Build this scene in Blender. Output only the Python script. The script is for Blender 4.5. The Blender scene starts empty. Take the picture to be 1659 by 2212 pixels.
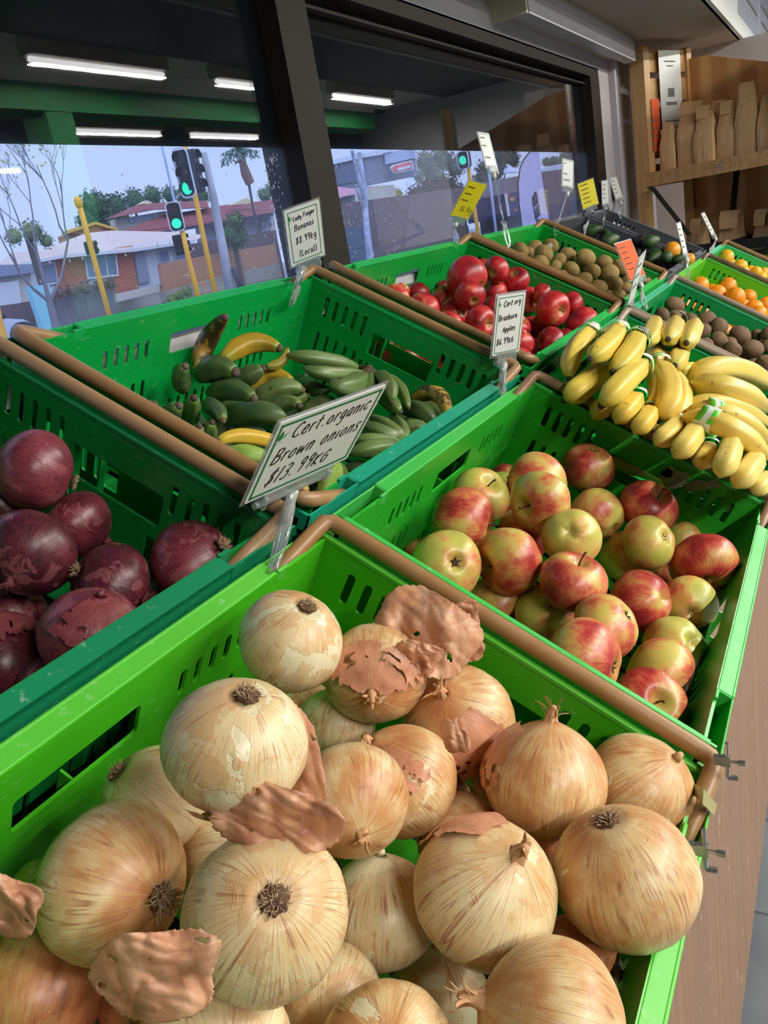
import bpy, math, random, json
from mathutils import Vector, Matrix, noise
S = bpy.context.scene
COL = S.collection
# ---------------------------------------------------------------- camera, light, exposure
F_PX = 1756.9; PW, PH = 1659, 2212
CAM = Vector((0, 0, 1.5))
RC = ((0.46206462, -0.87084043, -0.16772963), (-0.35502467, -0.00832224, -0.93481989), (0.81268307, 0.49149535, -0.31301525))
cd = bpy.data.cameras.new('camera'); cam = bpy.data.objects.new('camera', cd); COL.objects.link(cam)
cd.sensor_fit = 'HORIZONTAL'; cd.sensor_width = 36; cd.lens = F_PX * 36 / PW; cd.clip_start = .02; cd.clip_end = 500
m = Matrix(((RC[0][0], -RC[1][0], -RC[2][0], CAM.x), (RC[0][1], -RC[1][1], -RC[2][1], CAM.y), (RC[0][2], -RC[1][2], -RC[2][2], CAM.z), (0, 0, 0, 1)))
cam.matrix_world = m
S.camera = cam
S.view_settings.view_transform = 'Standard'; S.view_settings.look = 'None'; S.view_settings.gamma = 1; S.view_settings.exposure = 0.0
S.view_settings.use_curve_mapping = False
S.cycles.use_denoising = True
S.cycles.max_bounces = 8; S.cycles.transparent_max_bounces = 16; S.cycles.caustics_reflective = False; S.cycles.caustics_refractive = False
S.cycles.sample_clamp_indirect = 6
W_ = bpy.data.worlds.new('overcast'); S.world = W_; W_.use_nodes = True
SKY = 1.4
TUBE_W = 74.0      # watt of each ceiling batten
def world():
    nt = W_.node_tree; nt.nodes.clear()
    tc = nt.nodes.new('ShaderNodeTexCoord'); sp = nt.nodes.new('ShaderNodeSeparateXYZ'); nt.links.new(tc.outputs['Generated'], sp.inputs[0])
    nz = nt.nodes.new('ShaderNodeTexNoise'); nz.inputs['Scale'].default_value = 2.2; nz.inputs['Detail'].default_value = 4; nt.links.new(tc.outputs['Generated'], nz.inputs['Vector'])
    ad = nt.nodes.new('ShaderNodeMath'); ad.operation = 'MULTIPLY_ADD'; ad.inputs[1].default_value = .5; nt.links.new(nz.outputs['Fac'], ad.inputs[0]); nt.links.new(sp.outputs['Z'], ad.inputs[2])
    r = nt.nodes.new('ShaderNodeValToRGB'); nt.links.new(ad.outputs[0], r.inputs[0])
    r.color_ramp.elements[0].position = .15; r.color_ramp.elements[0].color = (.47, .57, .90, 1)
    r.color_ramp.elements[1].position = .9; r.color_ramp.elements[1].color = (.40, .51, .88, 1)
    bg = nt.nodes.new('ShaderNodeBackground'); bg.inputs[1].default_value = SKY; nt.links.new(r.outputs[0], bg.inputs[0])
    o = nt.nodes.new('ShaderNodeOutputWorld'); nt.links.new(bg.outputs[0], o.inputs[0])
world()
def ray(u, v):
    a = (u - PW / 2) / F_PX; b = (v - PH / 2) / F_PX
    return Vector((RC[0][i] * a + RC[1][i] * b + RC[2][i]) for i in range(3)) if 0 else Vector([RC[0][i] * a + RC[1][i] * b + RC[2][i] for i in range(3)])
def at(u, v, t): return CAM + ray(u, v) * t
def atY(u, v, y): d = ray(u, v); return CAM + d * (y / d.y)
# the two sloping rows of crates
ROW = {'A': (Vector((0, 0.4249, 1.2638)), math.radians(31.87)), 'B': (Vector((0, 0.7804, 1.4697)), math.radians(29.9))}
def row_axes(row):
    o, a = ROW[row]; return o, Vector((0, -math.cos(a), -math.sin(a))), Vector((0, -math.sin(a), math.cos(a)))
def atN(u, v, n, row):
    o, ev, en = row_axes(row); d = ray(u, v); t = (n - (CAM - o).dot(en)) / d.dot(en); return CAM + d * t, t
# area lights: one inside every lit ceiling batten (position, length)
BATTENS = [(x, -2.2, 2.79) for x in (-1.35, .33, 2.0, 3.67, 5.34, 7.0)] + [(x, -3.8, 2.79) for x in (.4, 2.05, 5.35, 6.9)] + [(x, -5.5, 2.79) for x in (1.3, 3.4, 5.1)]
for i, (x, y, z) in enumerate(BATTENS):
    ld = bpy.data.lights.new('batten_light', 'AREA'); ld.shape = 'RECTANGLE'; ld.size = 1.1; ld.size_y = .05; ld.energy = TUBE_W; ld.color = (1, .965, .9)
    lo = bpy.data.objects.new('batten_light', ld); COL.objects.link(lo); lo.location = (x + .57, y, z - .032)

sn = bpy.data.lights.new('street_fill_sun', 'SUN'); sn.energy = 1.6; sn.angle = math.radians(70); sn.color = (.86, .92, 1)  # soft sun lamp added to brighten the house fronts across the street
so_ = bpy.data.objects.new('street_fill_sun', sn); COL.objects.link(so_); so_.location = (0, -20, 30); so_.rotation_euler = Vector((.3, .62, -.72)).to_track_quat('-Z', 'Y').to_euler()

# ---------------------------------------------------------------- helpers
def lin(r, g, b, a=1.0):
    f = lambda c: (c / 255 / 12.92) if c <= 10.3 else ((c / 255 + .055) / 1.055) ** 2.4
    return (f(r), f(g), f(b), a)
def put(o, label=None, cat=None, group=None, kind=None, parent=None):
    if label: o['label'] = label
    if cat: o['category'] = cat
    if group: o['group'] = group
    if kind: o['kind'] = kind
    if parent is not None: o.parent = parent
    return o
def empty(name, loc=(0, 0, 0), mat=None, **k):
    o = bpy.data.objects.new(name, None); COL.objects.link(o); o.empty_display_size = .02
    if mat is not None: o.matrix_world = mat
    else: o.location = loc
    return put(o, **k)
def inst(name, me, parent=None, mat=None, color=None, **k):
    o = bpy.data.objects.new(name, me); COL.objects.link(o)
    if parent is not None: o.parent = parent
    if mat is not None: o.matrix_local = mat
    if color: o.color = color
    return put(o, **k)
class MB:
    def __init__(s): s.v = []; s.f = []; s.a = None
    def add(s, vs, fs, M=None):
        n = len(s.v); s.v += [tuple(M @ Vector(p)) if M else tuple(p) for p in vs]; s.f += [tuple(i + n for i in q) for q in fs]; return s
    def box(s, a, b, M=None):
        (x0, y0, z0), (x1, y1, z1) = a, b
        return s.add([(x0, y0, z0), (x1, y0, z0), (x1, y1, z0), (x0, y1, z0), (x0, y0, z1), (x1, y0, z1), (x1, y1, z1), (x0, y1, z1)],
                     [(0, 3, 2, 1), (4, 5, 6, 7), (0, 1, 5, 4), (1, 2, 6, 5), (2, 3, 7, 6), (3, 0, 4, 7)], M)
    def tube(s, pts, r, n=8, cap=True, flat=1.0):
        pts = [Vector(p) for p in pts]; R = r if isinstance(r, (list, tuple)) else [r] * len(pts)
        d0 = (pts[1] - pts[0]).normalized(); up = Vector((0, 0, 1)) if abs(d0.z) < .9 else Vector((1, 0, 0))
        x = d0.cross(up).normalized(); vs = []
        for i, p in enumerate(pts):
            d = (pts[min(i + 1, len(pts) - 1)] - pts[max(i - 1, 0)])
            if d.length < 1e-9: d = d0.copy()
            d.normalize(); x = (x - d * x.dot(d)).normalized(); y = d.cross(x)
            for k in range(n):
                a = 2 * math.pi * k / n; vs.append(p + x * (R[i] * math.cos(a)) + y * (R[i] * flat * math.sin(a)))
        fs = [(i * n + k, i * n + (k + 1) % n, (i + 1) * n + (k + 1) % n, (i + 1) * n + k) for i in range(len(pts) - 1) for k in range(n)]
        if cap: fs += [tuple(range(n - 1, -1, -1)), tuple((len(pts) - 1) * n + k for k in range(n))]
        return s.add(vs, fs)
    def lathe(s, prof, n=32, M=None, fn=None):
        vs = []
        for (r, z) in prof:
            for k in range(n):
                a = 2 * math.pi * k / n; q = Vector((r * math.cos(a), r * math.sin(a), z)); vs.append(fn(q, a) if fn else q)
        m_ = len(prof)
        fs = [(i * n + k, i * n + (k + 1) % n, (i + 1) * n + (k + 1) % n, (i + 1) * n + k) for i in range(m_ - 1) for k in range(n)]
        fs += [tuple(range(n - 1, -1, -1)), tuple((m_ - 1) * n + k for k in range(n))]
        return s.add(vs, fs, M)
    def quad(s, a, b, c, d): return s.add([a, b, c, d], [(0, 1, 2, 3)])
    def prism(s, poly, off):
        n = len(poly); off = Vector(off); P = [Vector(p) for p in poly]
        return s.add(P + [p + off for p in P], [tuple(range(n)), tuple(range(2 * n - 1, n - 1, -1))] + [(i, i + n, (i + 1) % n + n, (i + 1) % n) for i in range(n)])
    def mesh(s, name, mat=None, smooth=False):
        me = bpy.data.meshes.new(name); me.from_pydata(s.v, [], s.f); me.validate()
        if mat:
            for q in (mat if isinstance(mat, list) else [mat]): me.materials.append(q)
        if smooth: me.polygons.foreach_set('use_smooth', [True] * len(me.polygons))
        import bmesh
        b = bmesh.new(); b.from_mesh(me); bmesh.ops.recalc_face_normals(b, faces=b.faces); b.to_mesh(me); b.free()
        me.update(); return me
    def build(s, name, mat, parent=None, smooth=False, M=None, color=None, **k): return inst(name, s.mesh(name, mat, smooth), parent, M, color, **k)
def frameM(o, x, y, z):
    return Matrix(((x[0], y[0], z[0], o[0]), (x[1], y[1], z[1], o[1]), (x[2], y[2], z[2], o[2]), (0, 0, 0, 1)))
def poleM(c, axis, s=1.0, spin=0.0):
    z = Vector(axis).normalized(); x = z.orthogonal().normalized(); y = z.cross(x)
    return frameM(c, x, y, z) @ Matrix.Rotation(spin, 4, 'Z') @ Matrix.Scale(s, 4)
# ---- material builder
class NT:
    def __init__(s, name):
        s.m = bpy.data.materials.new(name); s.m.use_nodes = True; s.t = s.m.node_tree; s.n = s.t.nodes; s.b = s.n['Principled BSDF']; s.out = s.n['Material Output']
    def N(s, typ, **k):
        q = s.n.new(typ)
        for a, v in k.items():
            if a in ('i0', 'i1', 'i2', 'i3'): s.set(q.inputs[int(a[1])], v)
            elif hasattr(q, a): setattr(q, a, v)
            else: s.set(q.inputs[a.replace('_', ' ')], v)
        return q
    def set(s, inp, v):
        if hasattr(v, 'is_linked') or isinstance(v, bpy.types.NodeSocket): s.t.links.new(v, inp)
        else: inp.default_value = v
    def math(s, op, a, b=0.0, c=0.0): return s.N('ShaderNodeMath', operation=op, i0=a, i1=b, i2=c).outputs[0]
    def obj(s): return s.N('ShaderNodeTexCoord').outputs['Object']
    def info(s): return s.N('ShaderNodeObjectInfo')
    def noise(s, vec, scale, detail=3, rough=.5, dist=0.0):
        q = s.N('ShaderNodeTexNoise'); s.set(q.inputs['Vector'], vec); s.set(q.inputs['Scale'], scale); q.inputs['Detail'].default_value = detail; q.inputs['Roughness'].default_value = rough; q.inputs['Distortion'].default_value = dist
        return q.outputs['Fac']
    def ramp(s, fac, stops, interp='LINEAR'):
        q = s.N('ShaderNodeValToRGB'); s.set(q.inputs[0], fac); e = q.color_ramp.elements; q.color_ramp.interpolation = interp
        while len(e) < len(stops): e.new(.5)
        for el, (p, c) in zip(e, stops): el.position = p; el.color = c if not isinstance(c, (int, float)) else (c, c, c, 1)
        return q.outputs[0]
    def mix(s, f, a, b, mode='MIX'):
        q = s.N('ShaderNodeMix'); q.data_type = 'RGBA'; q.blend_type = mode; s.set(q.inputs[0], f); s.set(q.inputs[6], a); s.set(q.inputs[7], b); return q.outputs[2]
    def bump(s, h, strength=.3, dist=.002, nrm=None):
        q = s.N('ShaderNodeBump'); s.set(q.inputs['Height'], h); q.inputs['Strength'].default_value = strength; q.inputs['Distance'].default_value = dist
        if nrm is not None: s.set(q.inputs['Normal'], nrm)
        s.set(s.b.inputs['Normal'], q.outputs[0]); return q.outputs[0]
    def vmath(s, op, a, b=None, sc=None):
        q = s.N('ShaderNodeVectorMath', operation=op); s.set(q.inputs[0], a)
        if b is not None: s.set(q.inputs[1], b)
        if sc is not None: s.set(q.inputs['Scale'], sc)
        return q.outputs[0]
    def P(s, **k):
        for a, v in k.items(): s.set(s.b.inputs[a.replace('_', ' ')], v)
        return s.m
def plain(name, col, rough=.5, metal=0.0, var=0.0, scale=8.0, bump=0.0, **k):
    q = NT(name); o = q.obj(); c = col
    if var:
        f = q.noise(o, scale, 4); c = q.mix(q.ramp(f, [(.3, 0.0), (.7, 1.0)]), col, tuple(min(1, x * (1 + var)) for x in col[:3]) + (1,))
        c = q.mix(q.ramp(q.noise(o, scale * .31, 2), [(.35, 0.0), (.7, 1.0)]), c, tuple(x * (1 - var) for x in col[:3]) + (1,))
    if bump: q.bump(q.noise(o, scale * 4, 4), bump, .003)
    return q.P(Base_Color=c, Roughness=rough, Metallic=metal, **k)
def glow(name, col, st):
    q = NT(name); return q.P(Base_Color=(0.02, 0.02, 0.02, 1), Emission_Color=col, Emission_Strength=st)
def axial(q, zs):
    """object coordinates folded so that noise runs along meridians"""
    o = q.obj(); sp = q.N('ShaderNodeSeparateXYZ', i0=o); cb = q.N('ShaderNodeCombineXYZ', i0=sp.outputs[0], i1=sp.outputs[1]); nn = q.vmath('NORMALIZE', cb.outputs[0])
    s2 = q.N('ShaderNodeSeparateXYZ', i0=nn); rnd = q.math('MULTIPLY', q.info().outputs['Random'], 37.0)
    return q.N('ShaderNodeCombineXYZ', i0=q.math('ADD', s2.outputs[0], rnd), i1=s2.outputs[1], i2=q.math('MULTIPLY', sp.outputs[2], zs)).outputs[0], sp, rnd, o

# ---------------------------------------------------------------- materials
def M_onion(name, stops, veins, peel, rough, lo):
    q = NT(name); vec, sp, rnd, o = axial(q, .35); col = q.info().outputs['Color']; cs = q.N('ShaderNodeSeparateColor'); q.set(cs.inputs[0], col)
    amt, pl = cs.outputs[0], cs.outputs[1]
    off = q.vmath('ADD', o, q.N('ShaderNodeCombineXYZ', i0=rnd, i1=rnd).outputs[0])
    big = q.noise(off, 1.25, 3, .55); streak = q.noise(vec, 9, 4, .6); fine = q.noise(vec, 34, 2)
    az = q.math('ABSOLUTE', sp.outputs[2]); pole = q.math('POWER', q.math('MINIMUM', az, 1.0), 3.0)
    f = q.math('ADD', q.math('MULTIPLY_ADD', q.math('SUBTRACT', big, .5), 1.25, amt), q.math('MULTIPLY_ADD', q.math('SUBTRACT', streak, .5), .55, q.math('MULTIPLY', pole, .22)))
    c = q.ramp(f, stops)
    c = q.mix(q.math('MULTIPLY', q.ramp(fine, [(.35, 0.0), (.75, 1.0)]), .22), c, lo)
    wv = q.N('ShaderNodeTexVoronoi'); wv.feature = 'DISTANCE_TO_EDGE'; q.set(wv.inputs['Vector'], q.vmath('MULTIPLY', vec, (1, 1, .12))); wv.inputs['Scale'].default_value = 10
    vein = q.ramp(wv.outputs['Distance'], [(0.0, 1.0), (.05, 0.0)]); vein = q.math('MULTIPLY', vein, q.ramp(q.noise(off, 3, 2), [(.36, 0.0), (.55, 1.0)]))
    c = q.mix(q.math('MULTIPLY', vein, .85), c, veins)
    pn = q.noise(q.vmath('ADD', off, (5, 3, 1)), 1.1, 5, .55, .35); pm = q.ramp(q.math('ADD', pn, q.math('MULTIPLY_ADD', pl, .5, -.25)), [(.565, 0.0), (.572, 1.0)])
    c = q.mix(q.math('MULTIPLY', pm, .85), c, q.mix(q.math('MULTIPLY', streak, .5), peel[0], peel[1]))
    pn2 = q.noise(q.vmath('ADD', off, (1, 8, 4)), 1.6, 5, .6, .5); pm2 = q.ramp(pn2, [(.555, 0.0), (.562, 1.0)]); c = q.mix(q.math('MULTIPLY', pm2, .42), c, lo)
    spk = q.ramp(q.noise(off, 23, 3, .7), [(.70, 0.0), (.74, 1.0)]); c = q.mix(q.math('MULTIPLY', spk, .35), c, veins)
    h = q.math('ADD', q.math('MULTIPLY', fine, .35), q.math('MULTIPLY_ADD', pm, -.9, q.math('MULTIPLY_ADD', streak, .5, q.math('MULTIPLY', pm2, .8))))
    q.bump(h, .35, .0012)
    rr = q.math('MULTIPLY_ADD', pm, -.1, q.math('MULTIPLY_ADD', streak, .15, rough))
    return q.P(Base_Color=c, Roughness=rr, Coat_Weight=.12, Coat_Roughness=.25, Subsurface_Weight=.06, Subsurface_Radius=(.6, .3, .12), Subsurface_Scale=.01)
MAT = {}
MAT['onion'] = M_onion('brown_onion_skin', [(.0, lin(228, 214, 172)), (.38, lin(222, 196, 146)), (.62, lin(206, 154, 100)), (.85, lin(186, 112, 70)), (1, lin(144, 76, 46))], lin(158, 98, 60), (lin(232, 224, 190), lin(216, 208, 160)), .34, lin(204, 150, 100))
MAT['red_onion'] = M_onion('red_onion_skin', [(.0, lin(138, 62, 74)), (.4, lin(106, 34, 48)), (.65, lin(74, 20, 34)), (1, lin(38, 12, 22))], lin(60, 16, 26), (lin(96, 26, 58), lin(70, 14, 40)), .3, lin(164, 96, 100))
def M_fibre(name, a, b):
    q = NT(name); o = q.obj(); return q.P(Base_Color=q.mix(q.noise(o, 40, 3), a, b), Roughness=.8)
MAT['root'] = M_fibre('onion_root_fibre', lin(214, 188, 150), lin(128, 96, 70)); MAT['rootdisc'] = M_fibre('onion_root_disc', lin(110, 78, 56), lin(58, 38, 28))
MAT['neck'] = M_fibre('dry_onion_neck', lin(226, 186, 138), lin(176, 118, 76)); MAT['redneck'] = M_fibre('dry_red_onion_neck', lin(124, 50, 58), lin(60, 24, 30))
def M_paper(name, a, b):
    q = NT(name); vec, sp, rnd, o = axial(q, .5); c = q.mix(q.noise(vec, 16, 4), a, b); c = q.mix(q.ramp(q.noise(o, 2.5, 4), [(.5, 0.0), (.75, .6)]), c, lin(150, 84, 54))
    q.bump(q.noise(vec, 22, 3), .25, .0015); return q.P(Base_Color=c, Roughness=.38, Subsurface_Weight=.3, Subsurface_Radius=(.8, .4, .2), Subsurface_Scale=.004)
def M_sheet():
    q = NT('onion_skin_sheet'); o = q.obj(); v = q.vmath('MULTIPLY', o, (60, 60, 14)); st = q.noise(v, 1.0, 5, .65); bl = q.noise(o, 45, 4, .6)
    c = q.mix(q.ramp(st, [(.35, 0.0), (.68, 1.0)]), lin(248, 208, 172), lin(214, 150, 110)); c = q.mix(q.ramp(bl, [(.5, 0.0), (.7, .55)]), c, lin(150, 84, 58)); q.bump(st, .25, .0008)
    tl = q.N('ShaderNodeBsdfTranslucent', i0=c); q.P(Base_Color=c, Roughness=.4); m_ = q.N('ShaderNodeMixShader', i0=.4, i1=q.b.outputs[0], i2=tl.outputs[0]); q.t.links.new(m_.outputs[0], q.out.inputs[0]); return q.m
MAT['sheet'] = M_sheet(); MAT['paperskin'] = M_paper('loose_copper_skin', lin(228, 172, 138), lin(200, 130, 96)); MAT['redpaper'] = M_paper('loose_red_skin', lin(140, 72, 76), lin(96, 36, 44))
def M_apple(name, stops, spot):
    q = NT(name); vec, sp, rnd, o = axial(q, .6); cs = q.N('ShaderNodeSeparateColor'); q.set(cs.inputs[0], q.info().outputs['Color'])
    off = q.vmath('ADD', o, q.N('ShaderNodeCombineXYZ', i0=rnd, i1=rnd).outputs[0])
    big = q.noise(off, .95, 2, .5); st = q.noise(vec, 13, 4, .65); st2 = q.noise(vec, 5, 2)
    f = q.math('ADD', q.math('MULTIPLY_ADD', q.math('SUBTRACT', big, .5), 1.7, cs.outputs[0]), q.math('MULTIPLY_ADD', q.math('SUBTRACT', st, .5), .55, q.math('MULTIPLY', q.math('SUBTRACT', st2, .5), .3)))
    c = q.ramp(f, stops); rad = q.vmath('LENGTH', q.N('ShaderNodeCombineXYZ', i0=sp.outputs[0], i1=sp.outputs[1]).outputs[0])
    r_ = q.N('ShaderNodeVectorMath', operation='LENGTH'); q.set(r_.inputs[0], q.N('ShaderNodeCombineXYZ', i0=sp.outputs[0], i1=sp.outputs[1]).outputs[0])
    hol = q.ramp(r_.outputs['Value'], [(.05, 1.0), (.42, 0.0)]); c = q.mix(q.math('MULTIPLY', hol, .75), c, lin(186, 168, 80))
    vo = q.N('ShaderNodeTexVoronoi'); q.set(vo.inputs['Vector'], off); vo.inputs['Scale'].default_value = 16
    dots = q.math('MULTIPLY', q.ramp(vo.outputs['Distance'], [(.06, 1.0), (.11, 0.0)]), .3); c = q.mix(dots, c, lin(235, 205, 130))
    bl = q.ramp(q.noise(off, 7, 3, .6), [(.74, 0.0), (.77, 1.0)]); c = q.mix(q.math('MULTIPLY', bl, .55), c, spot)
    c = q.mix(q.math('MULTIPLY', cs.outputs[1], .7), c, lin(70, 10, 18), 'MULTIPLY') if 0 else q.mix(q.math('MULTIPLY', cs.outputs[1], .6), c, lin(96, 14, 26))
    q.bump(q.math('ADD', q.math('MULTIPLY', st, .4), q.noise(off, 30, 2)), .06, .002)
    return q.P(Base_Color=c, Roughness=.36, Coat_Weight=.12, Coat_Roughness=.25)
MAT['apple'] = M_apple('blushed_apple_skin', [(.0, lin(180, 184, 84)), (.30, lin(206, 190, 96)), (.46, lin(214, 158, 90)), (.60, lin(208, 110, 76)), (.78, lin(182, 58, 54)), (1, lin(134, 34, 38))], lin(120, 70, 40))
MAT['redapple'] = M_apple('red_apple_skin', [(.0, lin(226, 190, 110)), (.2, lin(224, 130, 86)), (.4, lin(214, 64, 62)), (.65, lin(190, 36, 46)), (1, lin(112, 22, 36))], lin(226, 170, 130))
MAT['stem'] = plain('fruit_stem', lin(92, 66, 38), .8, 0, .3, 60); MAT['calyx'] = plain('dark_calyx', lin(70, 56, 36), .9, 0, .4, 60)
def M_banana():
    q = NT('banana_peel'); o = q.obj(); inf = q.info(); al = q.N('ShaderNodeAttribute', attribute_name='along').outputs['Fac']
    rnd = q.math('MULTIPLY', inf.outputs['Random'], 31.0); off = q.vmath('ADD', o, q.N('ShaderNodeCombineXYZ', i0=rnd, i1=rnd).outputs[0])
    c = q.mix(q.ramp(q.noise(off, 16, 3), [(.35, 0.0), (.75, .22)]), inf.outputs['Color'], lin(120, 104, 44))
    c = q.mix(q.ramp(al, [(.02, .8), (.2, 0.0), (.86, 0.0), (.98, .7)]), c, q.mix(.55, inf.outputs['Color'], lin(122, 150, 56)))
    fr = q.ramp(q.math('SUBTRACT', q.noise(off, 70, 4, .65), q.math('MULTIPLY', q.math('SUBTRACT', inf.outputs['Alpha'], .5), -.10)), [(.66, 0.0), (.70, 1.0)]); c = q.mix(q.math('MULTIPLY', fr, .6), c, lin(120, 84, 44))
    mt = q.math('MULTIPLY', q.math('MAXIMUM', q.math('SUBTRACT', .5, inf.outputs['Alpha']), 0.0), .9); mo = q.ramp(q.math('ADD', q.noise(off, 34, 5, .7), mt), [(.70, 0.0), (.76, 1.0)]); c = q.mix(q.math('MULTIPLY', mo, .9), c, lin(44, 32, 24))
    q.bump(q.noise(off, 45, 3), .12, .001)
    return q.P(Base_Color=c, Roughness=.42, Coat_Weight=.08)
MAT['banana'] = M_banana(); MAT['bantip'] = plain('banana_tip', lin(52, 42, 30), .8, 0, .4, 120); MAT['bancrown'] = plain('banana_crown', lin(88, 72, 46), .85, 0, .5, 90, .4)
MAT['gtip'] = plain('lady_finger_tip', lin(104, 84, 74), .85, 0, .4, 160)
def tinted(name, rough, var, bumpS=.1, bscale=60, sc=6.0, coat=0.0):
    q = NT(name); o = q.obj(); inf = q.info(); rnd = q.math('MULTIPLY', inf.outputs['Random'], 31.0); off = q.vmath('ADD', o, q.N('ShaderNodeCombineXYZ', i0=rnd, i1=rnd).outputs[0])
    f = q.noise(off, sc, 4, .6); c = q.mix(q.ramp(f, [(.3, 0.0), (.7, var)]), inf.outputs['Color'], (.02, .015, .01, 1))
    q.bump(q.noise(off, bscale, 3, .6), bumpS, .002)
    return q.P(Base_Color=c, Roughness=rough, Coat_Weight=coat)
MAT['kiwi'] = tinted('fuzzy_kiwifruit_skin', .75, .35, .35, 26, 1.5); MAT['citrus'] = tinted('pored_citrus_peel', .38, .08, .3, 22, 1.2, .1); MAT['avo'] = tinted('pebbled_avocado_skin', .4, .5, .5, 14, 2.2, .1)
def M_plastic(name, rough=.32, scuff=.35):
    q = NT(name); o = q.obj(); inf = q.info(); n1 = q.noise(o, 9, 5, .6); n2 = q.noise(q.vmath('MULTIPLY', o, (1, 1, 3)), 70, 3, .7)
    c = q.mix(q.ramp(n1, [(.35, 0.0), (.8, .3)]), inf.outputs['Color'], q.mix(.5, inf.outputs['Color'], (.0, .02, .005, 1)))
    c = q.mix(q.math('MULTIPLY', q.ramp(n2, [(.62, 0.0), (.75, 1.0)]), scuff), c, q.mix(.5, inf.outputs['Color'], (.75, .85, .75, 1)))
    q.bump(n1, .12, .003)
    return q.P(Base_Color=c, Roughness=q.math('MULTIPLY_ADD', n1, .2, rough - .1), Specular_IOR_Level=.5)
MAT['crate'] = M_plastic('moulded_crate_plastic'); MAT['rim'] = M_plastic('worn_rim_plastic', .42, .5)
def M_bar():
    q = NT('brown_coated_bar'); o = q.obj(); inf = q.info(); n = q.noise(o, 30, 5, .65); c = q.mix(q.ramp(n, [(.4, 0.0), (.75, .45)]), inf.outputs['Color'], lin(176, 142, 112)); c = q.mix(q.ramp(q.noise(o, 120, 3), [(.7, 0.0), (.75, .5)]), c, lin(60, 40, 28))
    q.bump(n, .12, .001); return q.P(Base_Color=c, Roughness=.38)
MAT['bar'] = M_bar()
def M_clear(name, col=(.93, .96, .96, 1), rough=.08):
    q = NT(name); tr = q.N('ShaderNodeBsdfTransparent', i0=col); gl = q.N('ShaderNodeBsdfGlossy'); gl.inputs['Roughness'].default_value = rough; df = q.N('ShaderNodeBsdfDiffuse', i0=(.8, .84, .84, 1))
    lw = q.N('ShaderNodeLayerWeight'); lw.inputs[0].default_value = .35
    f = q.math('MULTIPLY_ADD', lw.outputs['Facing'], .5, .10); mx = q.N('ShaderNodeMixShader', i0=f, i1=tr.outputs[0], i2=gl.outputs[0]); m2 = q.N('ShaderNodeMixShader', i0=q.math('MULTIPLY_ADD', lw.outputs['Facing'], .22, .08), i1=mx.outputs[0], i2=df.outputs[0])
    q.t.links.new(m2.outputs[0], q.out.inputs[0]); return q.m
MAT['clear'] = M_clear('clear_clip_plastic')
def M_glass():
    q = NT('shop_window_glass'); g = q.N('ShaderNodeNewGeometry'); dt = q.N('ShaderNodeVectorMath', operation='DOT_PRODUCT'); q.set(dt.inputs[0], g.outputs['Normal']); q.set(dt.inputs[1], g.outputs['Incoming'])
    c = q.math('ABSOLUTE', dt.outputs['Value']); f = q.math('MULTIPLY_ADD', q.math('POWER', q.math('SUBTRACT', 1.0, c), 5.0), .95, .045)
    tr = q.N('ShaderNodeBsdfTransparent', i0=(.95, .97, .985, 1)); gl = q.N('ShaderNodeBsdfGlossy'); gl.inputs['Roughness'].default_value = .012
    tl = q.N('ShaderNodeBsdfTranslucent', i0=(.9, .93, 1, 1)); m0 = q.N('ShaderNodeMixShader', i0=q.ramp(q.noise(q.obj(), 5, 4), [(.3, .02), (.7, .07)]), i1=tr.outputs[0], i2=tl.outputs[0]); mx = q.N('ShaderNodeMixShader', i0=f, i1=m0.outputs[0], i2=gl.outputs[0]); q.t.links.new(mx.outputs[0], q.out.inputs[0]); return q.m
MAT['glass'] = M_glass()
MAT['film'] = plain('dark_window_film', (.004, .005, .006, 1), .6, Specular_IOR_Level=0.0)
MAT['frame'] = plain('bronze_window_frame', lin(34, 27, 23), .6, .0, .25, 14, Specular_IOR_Level=.2)
MAT['white_nylon'] = plain('white_nylon', lin(226, 224, 216), .4)
MAT['wallwhite'] = plain('painted_wall', lin(176, 172, 176), .8, 0, .04, 3); MAT['soffit'] = plain('painted_soffit', lin(168, 156, 144), .85, 0, .06, 2)
MAT['ceil'] = plain('main_ceiling_paint', lin(205, 205, 202), .9, 0, .04, 3); MAT['fascia'] = plain('white_fascia_board', lin(236, 238, 236), .6)
MAT['green_paint'] = plain('green_beam_paint', lin(24, 120, 62), .5)
MAT['dark'] = plain('dark_fittings', lin(34, 32, 34), .6, 0, .3, 3); MAT['tube'] = glow('fluorescent_tube', (1, .98, .95, 1), 9.0); MAT['fitting'] = plain('batten_housing', lin(186, 180, 166), .5)
def M_tiles():
    q = NT('grey_floor_tiles'); o = q.obj(); br = q.N('ShaderNodeTexBrick'); q.set(br.inputs['Vector'], o); br.offset = 0; br.inputs['Scale'].default_value = 1.0; br.inputs['Brick Width'].default_value = .3; br.inputs['Row Height'].default_value = .3; br.inputs['Mortar Size'].default_value = .004
    br.inputs['Color1'].default_value = lin(112, 116, 120); br.inputs['Color2'].default_value = lin(96, 100, 106); br.inputs['Mortar'].default_value = lin(70, 72, 76)
    c = q.mix(q.ramp(q.noise(o, 9, 5), [(.3, 0.0), (.8, .5)]), br.outputs['Color'], lin(70, 74, 80)); return q.P(Base_Color=c, Roughness=.5)
MAT['floor'] = M_tiles()
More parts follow.
